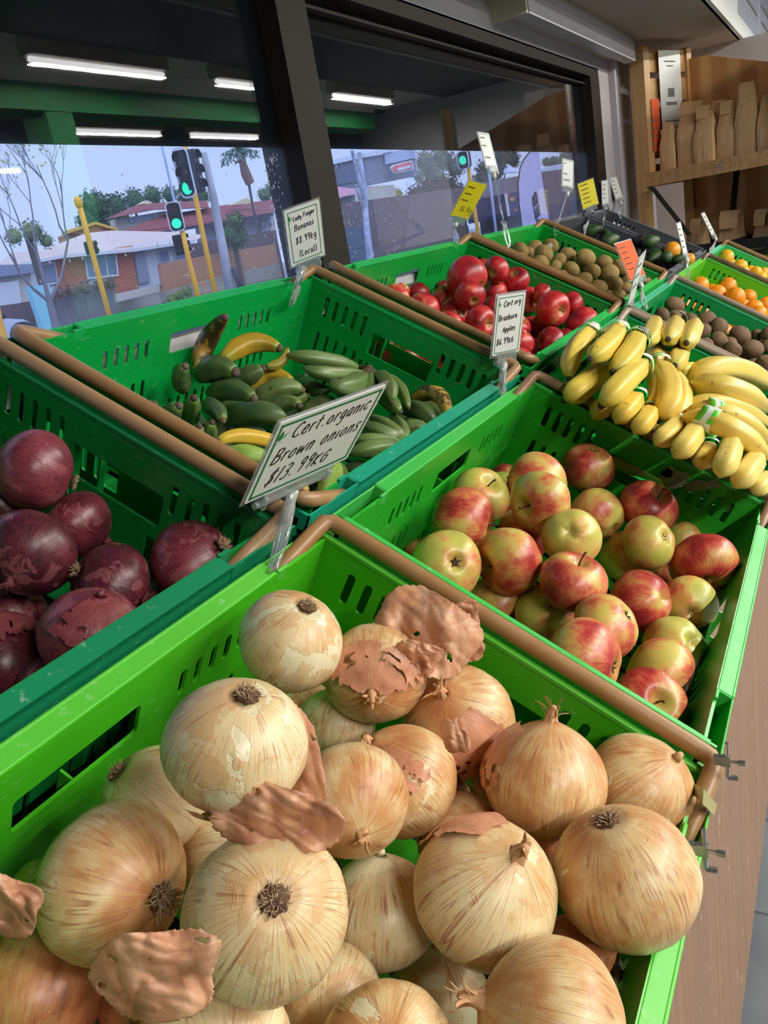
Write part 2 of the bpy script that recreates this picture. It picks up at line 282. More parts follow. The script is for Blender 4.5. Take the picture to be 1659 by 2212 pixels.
def M_wood(name, a, b, ax=2, sc=1.0, ring=.0, rough=.5, var=False):
    q = NT(name); o = q.obj(); s = [26, 26, 26]; s[ax] = 1.6; v = q.vmath('MULTIPLY', o, tuple(x * sc for x in s)); n = q.noise(v, 1.0, 5, .6, .6)
    s2 = [5, 5, 5]; s2[ax] = .7; w = q.N('ShaderNodeTexWave'); w.wave_type = 'BANDS'; w.bands_direction = 'XYZ'[0 if ax else 1]; q.set(w.inputs['Vector'], q.vmath('MULTIPLY', o, tuple(x * sc for x in s2))); w.inputs['Scale'].default_value = 2.0; w.inputs['Distortion'].default_value = 7; w.inputs['Detail'].default_value = 2; w.inputs['Detail Scale'].default_value = .6
    f = q.math('MULTIPLY_ADD', w.outputs['Fac'], ring, q.math('MULTIPLY', n, 1 - ring * .6)); c = q.mix(q.ramp(f, [(.25, 0.0), (.75, 1.0)]), a, b)
    if var: c = q.mix(q.ramp(q.noise(o, 40, 3), [(.66, 0.0), (.72, .4)]), c, lin(205, 186, 170))
    q.bump(n, .08, .002); return q.P(Base_Color=c, Roughness=rough)
MAT['pine'] = M_wood('pine_timber', lin(226, 184, 128), lin(196, 148, 98), 2, .8, .12); MAT['pineh'] = M_wood('pine_timber_horizontal', lin(216, 172, 118), lin(178, 130, 84), 1, .8, .12)
MAT['ply'] = M_wood('knotty_plywood', lin(232, 184, 124), lin(206, 150, 90), 2, .25, .9); MAT['panel'] = M_wood('counter_side_timber', lin(144, 112, 88), lin(122, 94, 74), 2, .9, .1, .5, True)
MAT['kraft'] = plain('kraft_paper', lin(228, 188, 142), .75, 0, .08, 14, .12); MAT['black_board'] = plain('black_box_board', lin(26, 26, 26), .6)
MAT['chrome'] = plain('chrome_metal', lin(180, 180, 184), .3, .9); MAT['ink'] = plain('black_ink', (.006, .006, .008, 1), .6); MAT['redink'] = plain('brown_ink', (.05, .012, .01, 1), .6); MAT['border'] = plain('green_card_border', lin(36, 118, 70), .5)
MAT['card'] = plain('white_card', lin(222, 224, 222), .35, 0, .04, 40); MAT['ycard'] = plain('yellow_card', lin(232, 214, 40), .4, 0, .04, 40); MAT['ocard'] = plain('orange_card', lin(236, 96, 44), .75, 0, .05, 40)

# ---------------------------------------------------------------- measured produce: (u, v, r in the photo, pole direction, pole, tone, label) and solved world centres
BROWN = [
 (628, 1385, 112, 0.4, -0.78, 'root', 'patch', 'brown onion with a bare pale patch, farthest back beside the crate wall'),
 (810, 1455, 108, -0.05, 0.25, 'neck', 'tan', 'brown onion whose torn papery neck faces the camera, beside the patchy one'),
 (990, 1555, 118, -0.34, -0.62, 'neck', 'peach', 'brown onion with upright dry stem under the big loose copper skin'),
 (510, 1610, 152, 0.25, -0.87, 'root', 'pale', 'large pale onion with a copper flap of skin on its right side'),
 (655, 1560, 88, 0.48, -0.15, 'root', 'orange', 'small orange tinged onion squeezed behind the pale one with the copper flap'),
 (728, 1562, 82, None, None, 'root', 'pale', 'pale onion mostly hidden under the one with the torn neck'),
 (870, 1685, 118, -0.6, -0.75, 'neck', 'orange', 'onion with a copper cap of skin in the middle of the onion crate'),
 (760, 1728, 122, 0.2, 0.28, 'neck', 'peach', 'peach onion whose twisted dry neck points at the camera'),
 (1177, 1685, 130, 0.1, -1.0, 'neck', 'peach', 'pink shouldered onion standing upright with a frayed stem and a small copper scar'),
 (1385, 1698, 115, 0.5, -0.7, 'none', 'tan', 'smooth tan onion in the corner below the brown handle bar'),
 (1352, 1895, 152, -0.33, -0.93, 'root', 'tan', 'large glossy onion with root tuft on top by the front rim'),
 (1050, 1925, 155, 0.38, -0.75, 'neck', 'cream', 'large cream onion with fine ribs and a small papery neck, front middle'),
 (335, 1730, 118, -0.66, -0.68, 'root', 'pale', 'pale scuffed onion with root tuft against the lime crate wall'),
 (243, 1905, 162, 0.85, -0.03, 'root', 'golden', 'large golden onion with long straggling roots at its right'),
 (575, 1975, 174, 0.22, -0.57, 'root', 'cream', 'largest pale onion with a round root disc facing up'),
 (822, 1968, 124, 0, -1.0, 'none', 'pale', 'pale smooth onion with copper lower edge under the peach one'),
 (465, 1850, 92, None, None, 'root', 'pale', 'pale onion tucked between the golden onion and the largest pale one'),
 (1000, 1815, 98, None, None, 'root', 'tan', 'tan onion half hidden behind the large cream ribbed onion'),
 (95, 1935, 78, -0.7, 0.3, 'neck', 'tan', 'small tan onion with papery neck at the left behind the copper one'),
 (70, 2150, 150, None, None, 'none', 'copper', 'copper coloured onion in the bottom left corner of the photo'),
 (335, 2170, 118, 0.4, -0.3, 'neck', 'copper', 'copper onion with crumpled loose papery skin near the bottom'),
 (460, 2275, 168, None, None, 'none', 'cream', 'cream onion with dark veins cut by the bottom edge of the photo'),
 (712, 2160, 112, -0.1, 0, 'none', 'cream', 'white scarred onion just below the largest pale onion'),
 (835, 2290, 150, 0, -0.68, 'root', 'tan', 'tan onion with dark root disc cut by the bottom of the photo'),
 (948, 2165, 112, None, None, 'neck', 'pale', 'yellow white onion low in front of the large cream one'),
 (1190, 2215, 170, -1.02, -0.35, 'neck', 'tan', 'large peach onion with its pointed neck towards the left, bottom right'),
 (1245, 2075, 92, None, None, 'none', 'copper', 'reddish copper onion in the gap by the front crate wall'),
 (1195, 1850, 66, 0, 0.1, 'root', 'copper', 'dark copper onion hidden beneath the upright one with the frayed stem'),
 (1075, 1710, 62, None, None, 'none', 'tan', 'small tan onion glimpsed between two big ones near the crate middle'),
 (960, 1730, 60, None, None, 'none', 'copper', 'shaded copper onion deep behind the cream ribbed one'),
]
RED = [
 (75, 1015, 88, -0.9, -0.3, 'neck', 'r1', 'large smooth red onion at the top of the pile with a split skin'),
 (168, 1135, 76, 0.9, 0.5, 'neck', 'r2', 'streaked red onion leaning on the large top one'),
 (65, 1195, 96, -0.1, 0.6, 'neck', 'r3', 'red onion with a dark split and a withered neck facing the camera'),
 (240, 1262, 88, -0.7, -0.4, 'root', 'r3', 'red onion with torn outer skin showing glossy purple beneath'),
 (422, 1220, 98, 0.75, -0.5, 'root', 'r2', 'round red onion apart from the rest beside the teal rim'),
 (200, 1375, 112, 0.3, -0.85, 'none', 'r1', 'red onion with flaking skin in front of the torn one'),
 (25, 1335, 75, 0.85, 0.3, 'root', 'r2', 'red onion at the left edge with pale root disc'),
 (15, 1425, 100, None, None, 'none', 'r3', 'dark purple onion cut off by the left edge of the photo'),
 (95, 1480, 60, None, None, 'none', 'r3', 'small dark red onion low by the teal rim'),
 (0, 1100, 60, None, None, 'none', 'r3', 'red onion hidden behind the large top one at the left edge'),
 (330, 1330, 70, None, None, 'none', 'r3', 'red onion in deep shade between two others'),
]
APL = [
 (905, 1197, 36, None, None, 'calyx', 'red', 'partly hidden red apple in the corner next to the handle bar'),
 (965, 1222, 76, 0.28, -0.2, 'calyx', 'greenish', 'green and orange apple with its calyx facing up by the brown bar'),
 (1000, 1124, 70, 0.95, 0.2, 'stem', 'orange', 'orange red apple leaning on the left crate wall'),
 (1037, 1072, 62, 0.4, -0.6, 'none', 'yellow', 'yellow blushed apple against the left wall behind the orange one'),
 (1092, 1032, 34, None, None, 'none', 'orange', 'small yellow apple peeping out at the back left'),
 (1160, 1046, 68, 0.85, 0.3, 'calyx', 'orange', 'orange streaked apple at the back of the front apple crate'),
 (1270, 1010, 57, 0.1, -0.85, 'calyx', 'red', 'tall red apple farthest back in the front apple crate'),
 (1168, 1085, 68, -0.8, 0.2, 'stem', 'half', 'half yellow half red apple in the second row'),
 (1288, 1112, 58, 0.6, 0.6, 'calyx', 'half', 'red apple with green base beneath the tall one'),
 (1400, 1098, 62, 0.3, -0.6, 'stem', 'red', 'red and yellow apple with stem next to the far wall'),
 (1130, 1158, 62, -0.9, -0.2, 'none', 'red', 'orange red striped apple between the orange and the green one'),
 (1235, 1160, 62, -0.3, -0.25, 'calyx', 'greenish', 'yellow green apple with dark calyx facing up in the middle'),
 (1100, 1212, 74, -0.9, 0.2, 'stem', 'orange', 'red apple with a yellow star shaped patch beside the brown bar'),
 (1238, 1258, 73, 0.2, -0.9, 'none', 'red', 'deep red apple with yellow notch at the centre of the crate'),
 (1357, 1205, 61, None, None, 'none', 'yellow', 'plain golden apple without stem showing'),
 (1402, 1172, 58, 0.5, -0.3, 'calyx', 'greenish', 'pale green apple behind the plain golden one'),
 (1520, 1217, 70, -0.1, 0.75, 'stem', 'red', 'dark red apple nearest the right crate wall'),
 (1075, 1312, 74, None, None, 'none', 'orange', 'orange apple with black specks touching the brown bar'),
 (1180, 1322, 64, 0.15, -0.35, 'calyx', 'greenish', 'yellow green apple with pink base beside the specked one'),
 (1310, 1352, 73, 0.75, -0.5, 'calyx', 'orange', 'orange red apple in the lower middle of the crate'),
 (1383, 1300, 67, 0.65, -0.2, 'calyx', 'red', 'dark red apple with grey calyx on its right'),
 (1487, 1305, 60, -0.2, 0.3, 'calyx', 'yellow', 'golden apple with deep calyx near the right wall'),
 (1262, 1425, 90, 0.85, 0.15, 'calyx', 'orange', 'large orange and yellow apple beside the bar'),
 (1457, 1402, 68, 0.32, -0.45, 'calyx', 'greenish', 'apple with a big dark blemished calyx at the right'),
 (1425, 1452, 76, 0.9, 0.4, 'stem', 'yellow', 'lumpy yellow apple with a long stem at its right'),
 (1402, 1525, 80, 0.12, -0.4, 'stem', 'red', 'glossy red apple with upright stem, lowest in the crate'),
 (1470, 1168, 42, None, None, 'none', 'yellow', 'yellow apple hidden behind the dark red one at the right wall'),
 (1432, 1245, 34, None, None, 'none', 'red', 'brownish apple in the gap behind the plain golden one'),
 (1130, 1400, 40, None, None, 'none', 'orange', 'apple mostly covered by the handle bar next to the specked one'),
 (1265, 1490, 42, None, None, 'none', 'orange', 'apple just showing beneath the handle bar near the large one'),
]
RAP = [
 (851, 645, 33, 'y', -0.3, -0.3),
 (902, 636, 27, 'd', 0, 0),
 (913, 667, 35, 'r', -0.2, 0.2),
 (963, 650, 32, 's', 0.1, 0.2),
 (981, 677, 32, 's', 0.6, 0.1),
 (967, 702, 33, 'p', 0, 0),
 (1009, 600, 45, 'r', 0.7, 0.6),
 (1042, 586, 27, 'r', 0, 0),
 (1072, 583, 28, 'r', 0, 0),
 (1016, 639, 33, 'r', 0, 0),
 (1068, 632, 28, 'r', 0, 0),
 (1083, 618, 22, 'y', 0, 0),
 (1115, 607, 29, 'r', 0, 0),
 (1037, 698, 37, 'r', 0.6, 0.2),
 (1067, 662, 25, 'd', 0, 0),
 (1142, 649, 28, 'p', 0, 0),
 (1170, 635, 22, 'r', 0, 0),
 (1194, 667, 37, 'p', 0, 0),
 (1236, 656, 25, 'r', 0, 0),
 (1255, 698, 37, 'r', 0, 0),
 (1180, 697, 28, 'd', 0.7, 0.2),
 (1150, 709, 27, 'r', 0, 0),
 (1118, 707, 28, 'p', 0, 0),
 (1123, 738, 31, 'p', 0, 0),
 (1190, 742, 34, 'd', 0, 0),
 (1166, 758, 30, 'r', 0, 0),
 (1217, 732, 23, 'd', 0, 0),
 (1124, 780, 28, 'p', 0, 0),
 (1150, 787, 22, 'r', 0, 0),
 (956, 622, 18, 'd', 0, 0),
 (1028, 745, 28, 'y', 0, 0),
 (1063, 742, 26, 'd', 0, 0),
 (868, 628, 18, 'y', 0, 0),
]
AVO = [
 (1276, 499, 18, 'g'),
 (1310, 503, 15, 'g'),
 (1318, 519, 20, 'g'),
 (1381, 523, 20, 'd'),
 (1407, 521, 18, 'g'),
 (1413, 556, 20, 'g'),
 (1441, 555, 16, 'g'),
 (1453, 569, 19, 'd'),
 (1467, 559, 13, 'g'),
 (1292, 493, 11, 'd'),
 (1375, 545, 13, 'd'),
]
SOL = {
 'BROWN': [[0.4226,0.3546,1.2343,0.0383],[0.4642,0.3146,1.1871,0.0387],[0.4944,0.2652,1.133,0.0435],[0.2784,0.2876,1.2554,0.0384],[0.4726,0.4031,1.1234,0.0351],[0.4544,0.3534,1.1425,0.0306],[0.4147,0.2752,1.1331,0.0394],[0.3496,0.2734,1.1668,0.0363],[0.4618,0.1857,1.1161,0.0434],[0.5367,0.1365,1.0644,0.0419],[0.4046,0.1171,1.0995,0.0443],[0.3505,0.1881,1.1173,0.0439],[0.2914,0.3841,1.187,0.0352],[0.2247,0.352,1.1915,0.0417],[0.2389,0.2571,1.1853,0.0415],[0.3382,0.2609,1.0904,0.0375],[0.3003,0.3545,1.1426,0.0278],[0.4254,0.2404,1.0792,0.0332],[0.2257,0.4253,1.1584,0.0222],[0.182,0.3907,1.1396,0.0387],[0.2185,0.3418,1.1113,0.0314],[0.2026,0.2828,1.1197,0.0404],[0.2723,0.2608,1.087,0.0305],[0.2435,0.2046,1.1004,0.0362],[0.3394,0.2305,1.0216,0.0344],[0.2931,0.1319,1.0979,0.0415],[0.3903,0.151,1.0333,0.0281],[0.4599,0.186,1.049,0.0228],[0.4945,0.2403,1.0692,0.0231],[0.4613,0.2712,1.0793,0.0219]],
 'RED': [[0.4677,0.6402,1.3576,0.037],[0.492,0.637,1.2937,0.0336],[0.4062,0.5953,1.3034,0.0374],[0.4357,0.5449,1.2636,0.0349],[0.4983,0.506,1.2556,0.0407],[0.3748,0.5073,1.2496,0.0403],[0.3991,0.6396,1.2425,0.0307],[0.3539,0.5923,1.2316,0.0377],[0.3465,0.5439,1.2185,0.0218],[0.4487,0.6799,1.3263,0.0257],[0.4695,0.5448,1.2162,0.0294]],
 'APL': [[0.808,0.4502,1.1342,0.0203],[0.7165,0.3681,1.1633,0.0376],[0.8117,0.3868,1.1779,0.0379],[0.9039,0.402,1.1745,0.0365],[1.0979,0.4429,1.1343,0.0237],[0.9512,0.3422,1.1738,0.0404],[1.1174,0.3225,1.1417,0.0382],[0.8515,0.3043,1.1859,0.0364],[1.0259,0.2908,1.1038,0.0363],[1.0723,0.2321,1.0961,0.0392],[0.8622,0.3349,1.1386,0.0345],[0.8129,0.2597,1.1596,0.0316],[0.7682,0.3179,1.1479,0.0375],[0.7573,0.2455,1.1314,0.0354],[1.0148,0.2501,1.0467,0.0378],[0.9811,0.2142,1.084,0.0341],[1.001,0.1532,1.0488,0.041],[0.774,0.3416,1.0869,0.039],[0.7647,0.2812,1.0903,0.0323],[0.7155,0.2029,1.106,0.0334],[0.8776,0.2065,1.0521,0.0364],[0.9344,0.1627,1.0239,0.0338],[0.6472,0.2069,1.1065,0.0385],[0.8267,0.1613,1.0223,0.0349],[0.7591,0.1643,1.0324,0.0365],[0.6899,0.1616,1.0362,0.0358],[1.1614,0.2083,1.0118,0.0287],[1.0767,0.2194,0.9925,0.0221],[0.7767,0.3184,1.0351,0.0212],[0.7517,0.2422,1.0055,0.0211]],
 'RAP': [[1.4359,0.7609,1.3901,0.0296],[1.5465,0.764,1.3834,0.0256],[1.4434,0.7069,1.3634,0.0311],[1.6038,0.7294,1.3582,0.0311],[1.5536,0.6922,1.3359,0.0301],[1.4361,0.6563,1.3284,0.029],[1.5955,0.6715,1.399,0.0425],[1.8312,0.7309,1.3935,0.0289],[1.7459,0.6644,1.3971,0.0283],[1.538,0.6455,1.3676,0.0302],[1.7649,0.6824,1.3481,0.029],[1.8365,0.6914,1.3543,0.0235],[1.8029,0.6426,1.3637,0.0301],[1.4968,0.6156,1.3176,0.0332],[1.7022,0.6631,1.3246,0.0251],[1.8306,0.6282,1.3151,0.0296],[1.8036,0.5876,1.3284,0.0226],[1.6888,0.5299,1.3066,0.0357],[1.8343,0.5303,1.296,0.0258],[1.7861,0.5011,1.2578,0.0374],[1.7313,0.5605,1.2741,0.0279],[1.7619,0.6031,1.2613,0.0277],[1.6279,0.5885,1.2846,0.0268],[1.5388,0.555,1.2682,0.0282],[1.5891,0.5095,1.251,0.0313],[1.629,0.5472,1.2318,0.0286],[1.7102,0.5202,1.2392,0.0226],[1.4463,0.525,1.2463,0.0241],[1.4847,0.516,1.2315,0.0193],[1.6819,0.7683,1.3796,0.0183],[1.4262,0.6004,1.2873,0.0242],[1.4706,0.5858,1.2802,0.023],[1.5096,0.7794,1.3976,0.0168]],
 'KWG': [[2.1803,0.7559,1.4121,0.0235],[2.1179,0.7333,1.3912,0.0205],[2.3081,0.7591,1.4097,0.022],[2.3905,0.7382,1.4033,0.0239],[2.1573,0.6867,1.3948,0.029],[2.1102,0.6841,1.3747,0.0238],[2.2161,0.6774,1.3556,0.0186],[2.2984,0.6891,1.3658,0.0205],[2.3559,0.68,1.3726,0.0248],[2.197,0.6304,1.3429,0.0244],[2.337,0.6263,1.3594,0.0282],[2.3737,0.647,1.3397,0.0196],[2.2688,0.5941,1.3241,0.0249],[2.4065,0.5927,1.3352,0.0236],[2.1691,0.5923,1.3151,0.0228],[2.3015,0.5569,1.3118,0.0276],[2.3857,0.5456,1.317,0.0258],[2.1409,0.5487,1.2933,0.0236],[2.2077,0.5269,1.2915,0.0265],[2.4104,0.5371,1.2815,0.0196],[2.3275,0.5203,1.2658,0.019],[2.163,0.5048,1.2618,0.0213],[2.1594,0.6429,1.3334,0.0169],[2.1331,0.6055,1.3154,0.0166],[2.1756,0.5392,1.2665,0.0168],[2.4132,0.4818,1.2639,0.0168],[2.2619,0.7598,1.4003,0.0166]],
 'KWB': [[2.3333,0.3989,1.2037,0.0274],[2.2073,0.4091,1.1999,0.0202],[2.2515,0.3865,1.1845,0.0193],[2.1263,0.417,1.1997,0.0162],[2.3013,0.3797,1.1795,0.0184],[2.2678,0.352,1.1698,0.0229],[2.346,0.3232,1.1553,0.026],[2.3137,0.2888,1.1388,0.0255],[2.2385,0.3173,1.1438,0.0214],[2.2837,0.2351,1.1158,0.0286],[2.4169,0.2052,1.0904,0.0187],[2.2026,0.2762,1.1239,0.0233],[2.2418,0.254,1.1052,0.02],[2.1207,0.2388,1.1085,0.0257],[2.1993,0.1989,1.0942,0.0275],[2.4248,0.1814,1.0592,0.0225],[2.2366,0.2125,1.0648,0.0234],[2.1456,0.1674,1.0636,0.0257],[2.1371,0.2979,1.1277,0.0182],[2.1524,0.2625,1.0999,0.016],[2.393,0.1807,1.0972,0.0172],[2.2054,0.3323,1.1546,0.0176]],
 'ORG': [[2.862,0.4094,1.1907,0.0299],[2.8117,0.4099,1.1783,0.0236],[2.8913,0.3612,1.156,0.0285],[3.0421,0.3473,1.1571,0.0313],[2.8766,0.3062,1.1396,0.0326],[3.052,0.2847,1.1129,0.0281],[2.8982,0.255,1.0941,0.0297],[2.8417,0.2385,1.082,0.0291],[3.0534,0.2316,1.0819,0.0264],[2.9518,0.2913,1.1006,0.0228],[2.9655,0.2228,1.0579,0.0227]],
 'MAN': [[3.3825,0.3874,1.2251,0.0293],[3.4294,0.4063,1.2062,0.0263],[3.5091,0.3521,1.1733,0.0285],[3.4618,0.3399,1.1562,0.0246],[3.5133,0.2978,1.1448,0.023],[3.5984,0.2771,1.1307,0.0217],[3.5494,0.2851,1.1182,0.0251],[3.6,0.3266,1.146,0.02],[3.5997,0.3928,1.1798,0.0202]],
 'AVO': [[2.8481,0.7387,1.4116,0.0277],[2.9165,0.7043,1.3954,0.0235],[2.8536,0.6789,1.3726,0.0307],[2.9092,0.5975,1.35,0.0308],[2.8703,0.5514,1.3492,0.0272],[2.8876,0.5492,1.2961,0.0305],[2.8515,0.5021,1.2944,0.0239],[2.9108,0.4962,1.2671,0.029],[2.8749,0.4694,1.2817,0.0195],[2.8889,0.7239,1.4154,0.0171],[2.8694,0.6003,1.3213,0.0199]],
 'AVO_OR': [[2.911,0.4969,1.3085,0.0289],[2.7574,0.4204,1.2865,0.0172]],
}
SGN = {
 's1': [0.13463236049874236, 0.09488375882768509, [0.5633, 0.3948, 1.3462], [0.9849, -0.1728, -0.0142], [-0.1061, -0.6654, 0.7389]],
 's2': [0.05855954917634064, 0.09042283328699656, [1.1777, 0.4393, 1.3498], [0.9085, -0.412, -0.0698], [-0.0371, -0.2459, 0.9686]],
 's3': [0.07339981430789107, 0.10092474467335022, [1.2626, 0.8223, 1.5329], [0.878, -0.453, 0.1547], [-0.3033, -0.2764, 0.9119]],
 's4': [0.06565652629091347, 0.09316128730467452, [1.9933, 0.8085, 1.5553], [0.9188, -0.3038, -0.252], [-0.0052, -0.6475, 0.762]],
 's5': [0.0559767056225552, 0.08650945414394896, [2.1103, 0.7879, 1.6669], [0.9823, -0.168, -0.0831], [0.114, 0.1836, 0.9764]],
 's6': [0.055, 0.085, [2.7854, 0.7799, 1.599], [0.8932, -0.3866, -0.2297], [0.2297, -0.047, 0.9721]],
 's7': [0.06416088944468458, 0.09103909988772811, [3.1491, 0.8146, 1.5305], [0.6841, -0.706, 0.1835], [-0.1673, 0.0929, 0.9815]],
 's8': [0.055, 0.09, [3.5277, 0.8443, 1.5276], [0.9743, -0.2237, 0.0255], [-0.0398, -0.0596, 0.9974]],
 's9': [0.055, 0.09, [3.7211, 0.8436, 1.5396], [0.9498, -0.3126, 0.0144], [0.0654, 0.2433, 0.9678]],
 's10': [0.06445592821916514, 0.09581286627173197, [2.147, 0.4647, 1.3505], [0.9217, -0.3862, 0.0359], [0.1024, 0.3316, 0.9378]],
 's11': [0.06, 0.11, [1.8912, 0.3997, 1.3257], [0.9784, -0.0747, 0.1925], [-0.2065, -0.3411, 0.9171]],
 's12': [0.05, 0.09, [2.6449, 0.4203, 1.3556], [0.9974, -0.0555, 0.0453], [-0.0359, 0.1602, 0.9864]],
 's13': [0.05, 0.09, [3.5191, 0.4618, 1.3479], [0.993, -0.0916, 0.0752], [-0.0353, 0.3768, 0.9256]],
}

# ---------------------------------------------------------------- room shell
def struct(name, mb, mat, smooth=False, parent=None): return mb.build(name, mat, parent, smooth, kind='structure')
Yw = .9
struct('floor', MB().box((-4, -8, -.05), (10, 1.05, 0)), MAT['floor'])
b = MB(); b.box((-4, .86, 0), (4.9, 1.02, 1.435)); b.box((3.63, .86, 1.435), (4.9, 1.02, 2.10)); b.box((-4, .86, 1.985), (3.63, 1.02, 2.10)); b.box((-4, .86, 1.435), (-1.2, 1.02, 1.985))
struct('wall_window_side', b, MAT['wallwhite'])
struct('wall_far_end', MB().box((4.66, .3, 0), (4.72, .86, 2.10)), MAT['wallwhite'])
b = MB(); b.box((9.3, -8, 0), (9.4, 1.02, 3.0)); struct('wall_right', b, MAT['wallwhite'])
struct('wall_left', MB().box((-4.1, -8, 0), (-4, 1.02, 3.0)), MAT['dark'])
struct('wall_behind', MB().box((-4, -8.1, 0), (9.4, -8, 3.0)), MAT['dark'])
b = MB(); b.box((-4, .44, 2.10), (9.3, 1.02, 2.13)); struct('ceiling_soffit', b, MAT['soffit'])
b = MB(); b.box((-4, .425, 2.10), (9.3, .45, 2.175)); struct('trim_1', b, MAT['fascia'])
b = MB(); b.box((-4, .455, 2.13), (9.3, .475, 2.90)); struct('wall_fascia', b, MAT['fascia'])
struct('ceiling', MB().box((-4, -8, 2.90), (9.4, 1.02, 2.98)), MAT['ceil'])
struct('wall_beyond', MB().box((4.9, .86, 0), (9.3, 1.02, 2.9)), MAT['wallwhite'])
# window: frame with panes and the dark film on the upper part of the glass
fr = MB(); fr.box((-1.2, .87, 1.43), (3.63, .955, 1.452)); fr.box((-1.2, .86, 1.955), (3.63, .965, 1.99)); fr.box((1.362, .858, 1.452), (1.462, .945, 1.955)); fr.box((3.50, .86, 1.452), (3.635, .955, 1.955)); fr.box((-1.2, .86, 1.452), (-1.1, .955, 1.955))
fr.box((1.462, .905, 1.452), (1.475, .935, 1.955)); fr.box((1.462, .88, 1.93), (3.5, .90, 1.936))
win = struct('window_1', fr, MAT['frame'])
gl = MB(); gl.box((-1.1, .897, 1.452), (1.362, .901, 1.955)); win.data; put(gl.build('window_pane', MAT['glass'], win), kind='structure')
gl = MB(); gl.box((1.462, .897, 1.452), (3.50, .901, 1.955)); put(gl.build('window_pane', MAT['glass'], win), kind='structure')
fl = MB(); fl.box((-1.1, .906, 1.69), (1.362, .909, 1.955)); fl.box((1.475, .906, 1.69), (3.50, .909, 1.955)); put(fl.build('window_film', MAT['film'], win), kind='structure')
sl = MB(); sl.box((-1.2, .955, 1.40), (3.63, 1.06, 1.447)); struct('trim_2', sl, plain('wet_outer_sill', lin(196, 224, 222), .25))
sl = MB(); sl.box((-1.2, .80, 1.395), (3.63, .87, 1.425)); struct('trim_3', sl, MAT['wallwhite'])
b = MB(); b.box((3.80, .835, 1.0), (3.835, .86, 2.06)); struct('trim_4', b, MAT['wallwhite'])
# rain on the outer face of the glass: nobody could count the drops
rnd = random.Random(5); rb = MB()
for i in range(520):
    c_ = rnd.random()
    if c_ < .5: u, v = rnd.gauss(780, 55), rnd.uniform(330, 560)
    elif c_ < .75: u, v = rnd.gauss(592, 10), rnd.uniform(330, 600)
    else: u, v = rnd.uniform(20, 1230), rnd.uniform(335, 640)
    p = atY(u, v, .9035); 
    if not (1.455 < p.z < 1.685 and (p.x < 1.35 or 1.48 < p.x < 3.49)): continue
    s_ = rnd.uniform(.0008, .0021) * (1 if rnd.random() < .9 else 1.6)
    rb.add([(p.x + dx * s_, p.y + dy * s_ * .5, p.z + dz * s_ * 1.3) for dx, dy, dz in ((1, 0, 0), (-1, 0, 0), (0, 1, 0), (0, -1, 0), (0, 0, 1), (0, 0, -1.6))], [(0, 2, 4), (2, 1, 4), (1, 3, 4), (3, 0, 4), (2, 0, 5), (1, 2, 5), (3, 1, 5), (0, 3, 5)])
rd = NT('rain_drop'); rd.P(Base_Color=(.9, .93, 1, 1), Roughness=.05, Alpha=.55)
put(rb.build('rain_drops', rd.m, None, True), 'small clear rain drops scattered over the outside of the window glass', 'rain drops', kind='stuff')

# ---------------------------------------------------------------- ceiling battens (seen mirrored in the dark glass)
bt = MB(); bt.box((0, -.05, -.04), (1.14, .05, .06)); me_h = bt.mesh('batten_housing', MAT['fitting'])
bt = MB(); bt.tube([(0.02, 0, -.058), (1.12, 0, -.058)], .016, 10); me_t = bt.mesh('fluorescent_tube', MAT['tube'], True)
nx = {}
for i, (x, y, z) in enumerate(BATTENS):
    z += .05
    rowname = {-2.2: 'nearest the window', -3.8: 'behind the green beam', -5.5: 'deepest in the shop'}[y]; nx[y] = nx.get(y, 0) + 1
    e = empty('ceiling_batten', (x, y, z), label='lit fluorescent batten mirrored in the dark glass, %s of the row %s' % (['first', 'second', 'third', 'fourth', 'fifth', 'sixth'][nx[y] - 1], rowname), cat='ceiling light', group='lit battens of the main ceiling')
    inst('housing', me_h, e); inst('tube', me_t, e)
e = empty('wall_batten', (0, 0, 0), label='unlit boxy white batten fixed under the soffit above the window', cat='ceiling light')
p0 = 2.46; b = MB(); b.box((p0, .765, 2.035), (3.86, .855, 2.10)); b.build('housing', MAT['fitting'], e)
b = MB(); b.box((p0 + .01, .757, 2.012), (3.85, .80, 2.035)); b.box((p0 + .01, .757, 2.035), (3.85, .765, 2.085)); b.build('diffuser', plain('dull_diffuser', lin(196, 192, 200), .4), e)
b = MB(); b.box((p0 - .012, .757, 2.010), (p0, .86, 2.10)); b.build('end_cap', plain('cream_end_cap', lin(214, 208, 188), .5), e)
b = MB(); b.tube([(1.6, .80, 2.085), (2.45, .80, 2.085)], .012, 8); put(b.build('conduit', MAT['fitting'], None, True), 'cream cable conduit running along the soffit above the window', 'conduit')
# green beam, post, dark ceiling and added dark blocks (all behind the camera, mirrored in the film)
b = MB(); b.box((-4, -2.85, 2.62), (8.5, -2.60, 2.78)); struct('trim_5', b, MAT['green_paint'])
b = MB(); b.box((-4, -2.85, 2.78), (8.5, -2.585, 2.90)); struct('trim_6', b, MAT['ceil'])
b = MB(); b.box((4.08, -2.83, 0), (4.30, -2.61, 2.62)); struct('trim_7', b, MAT['green_paint'])
b = MB(); b.box((-4, -2.10, 2.865), (9.3, .45, 2.90)); struct('ceiling_dark_sheet', b, MAT['dark'])  # dark sheet added so the film mirrors a dark upper edge
b = MB(); b.box((-4, -8, 2.87), (9.3, -2.86, 2.90)); struct('ceiling_rear', b, MAT['dark'])
b = MB()
for k in range(5): b.box((-3.5 + 1.9 * k, -7.4, 0), (-1.7 + 1.9 * k, -6.6, 2.1))
put(b.build('dark_shelving_block', MAT['dark']), 'dark shelving blocks added along the back of the shop to darken its mirror image', 'shelving', kind='structure')  # unseen blocks added to keep the mirrored shop dark
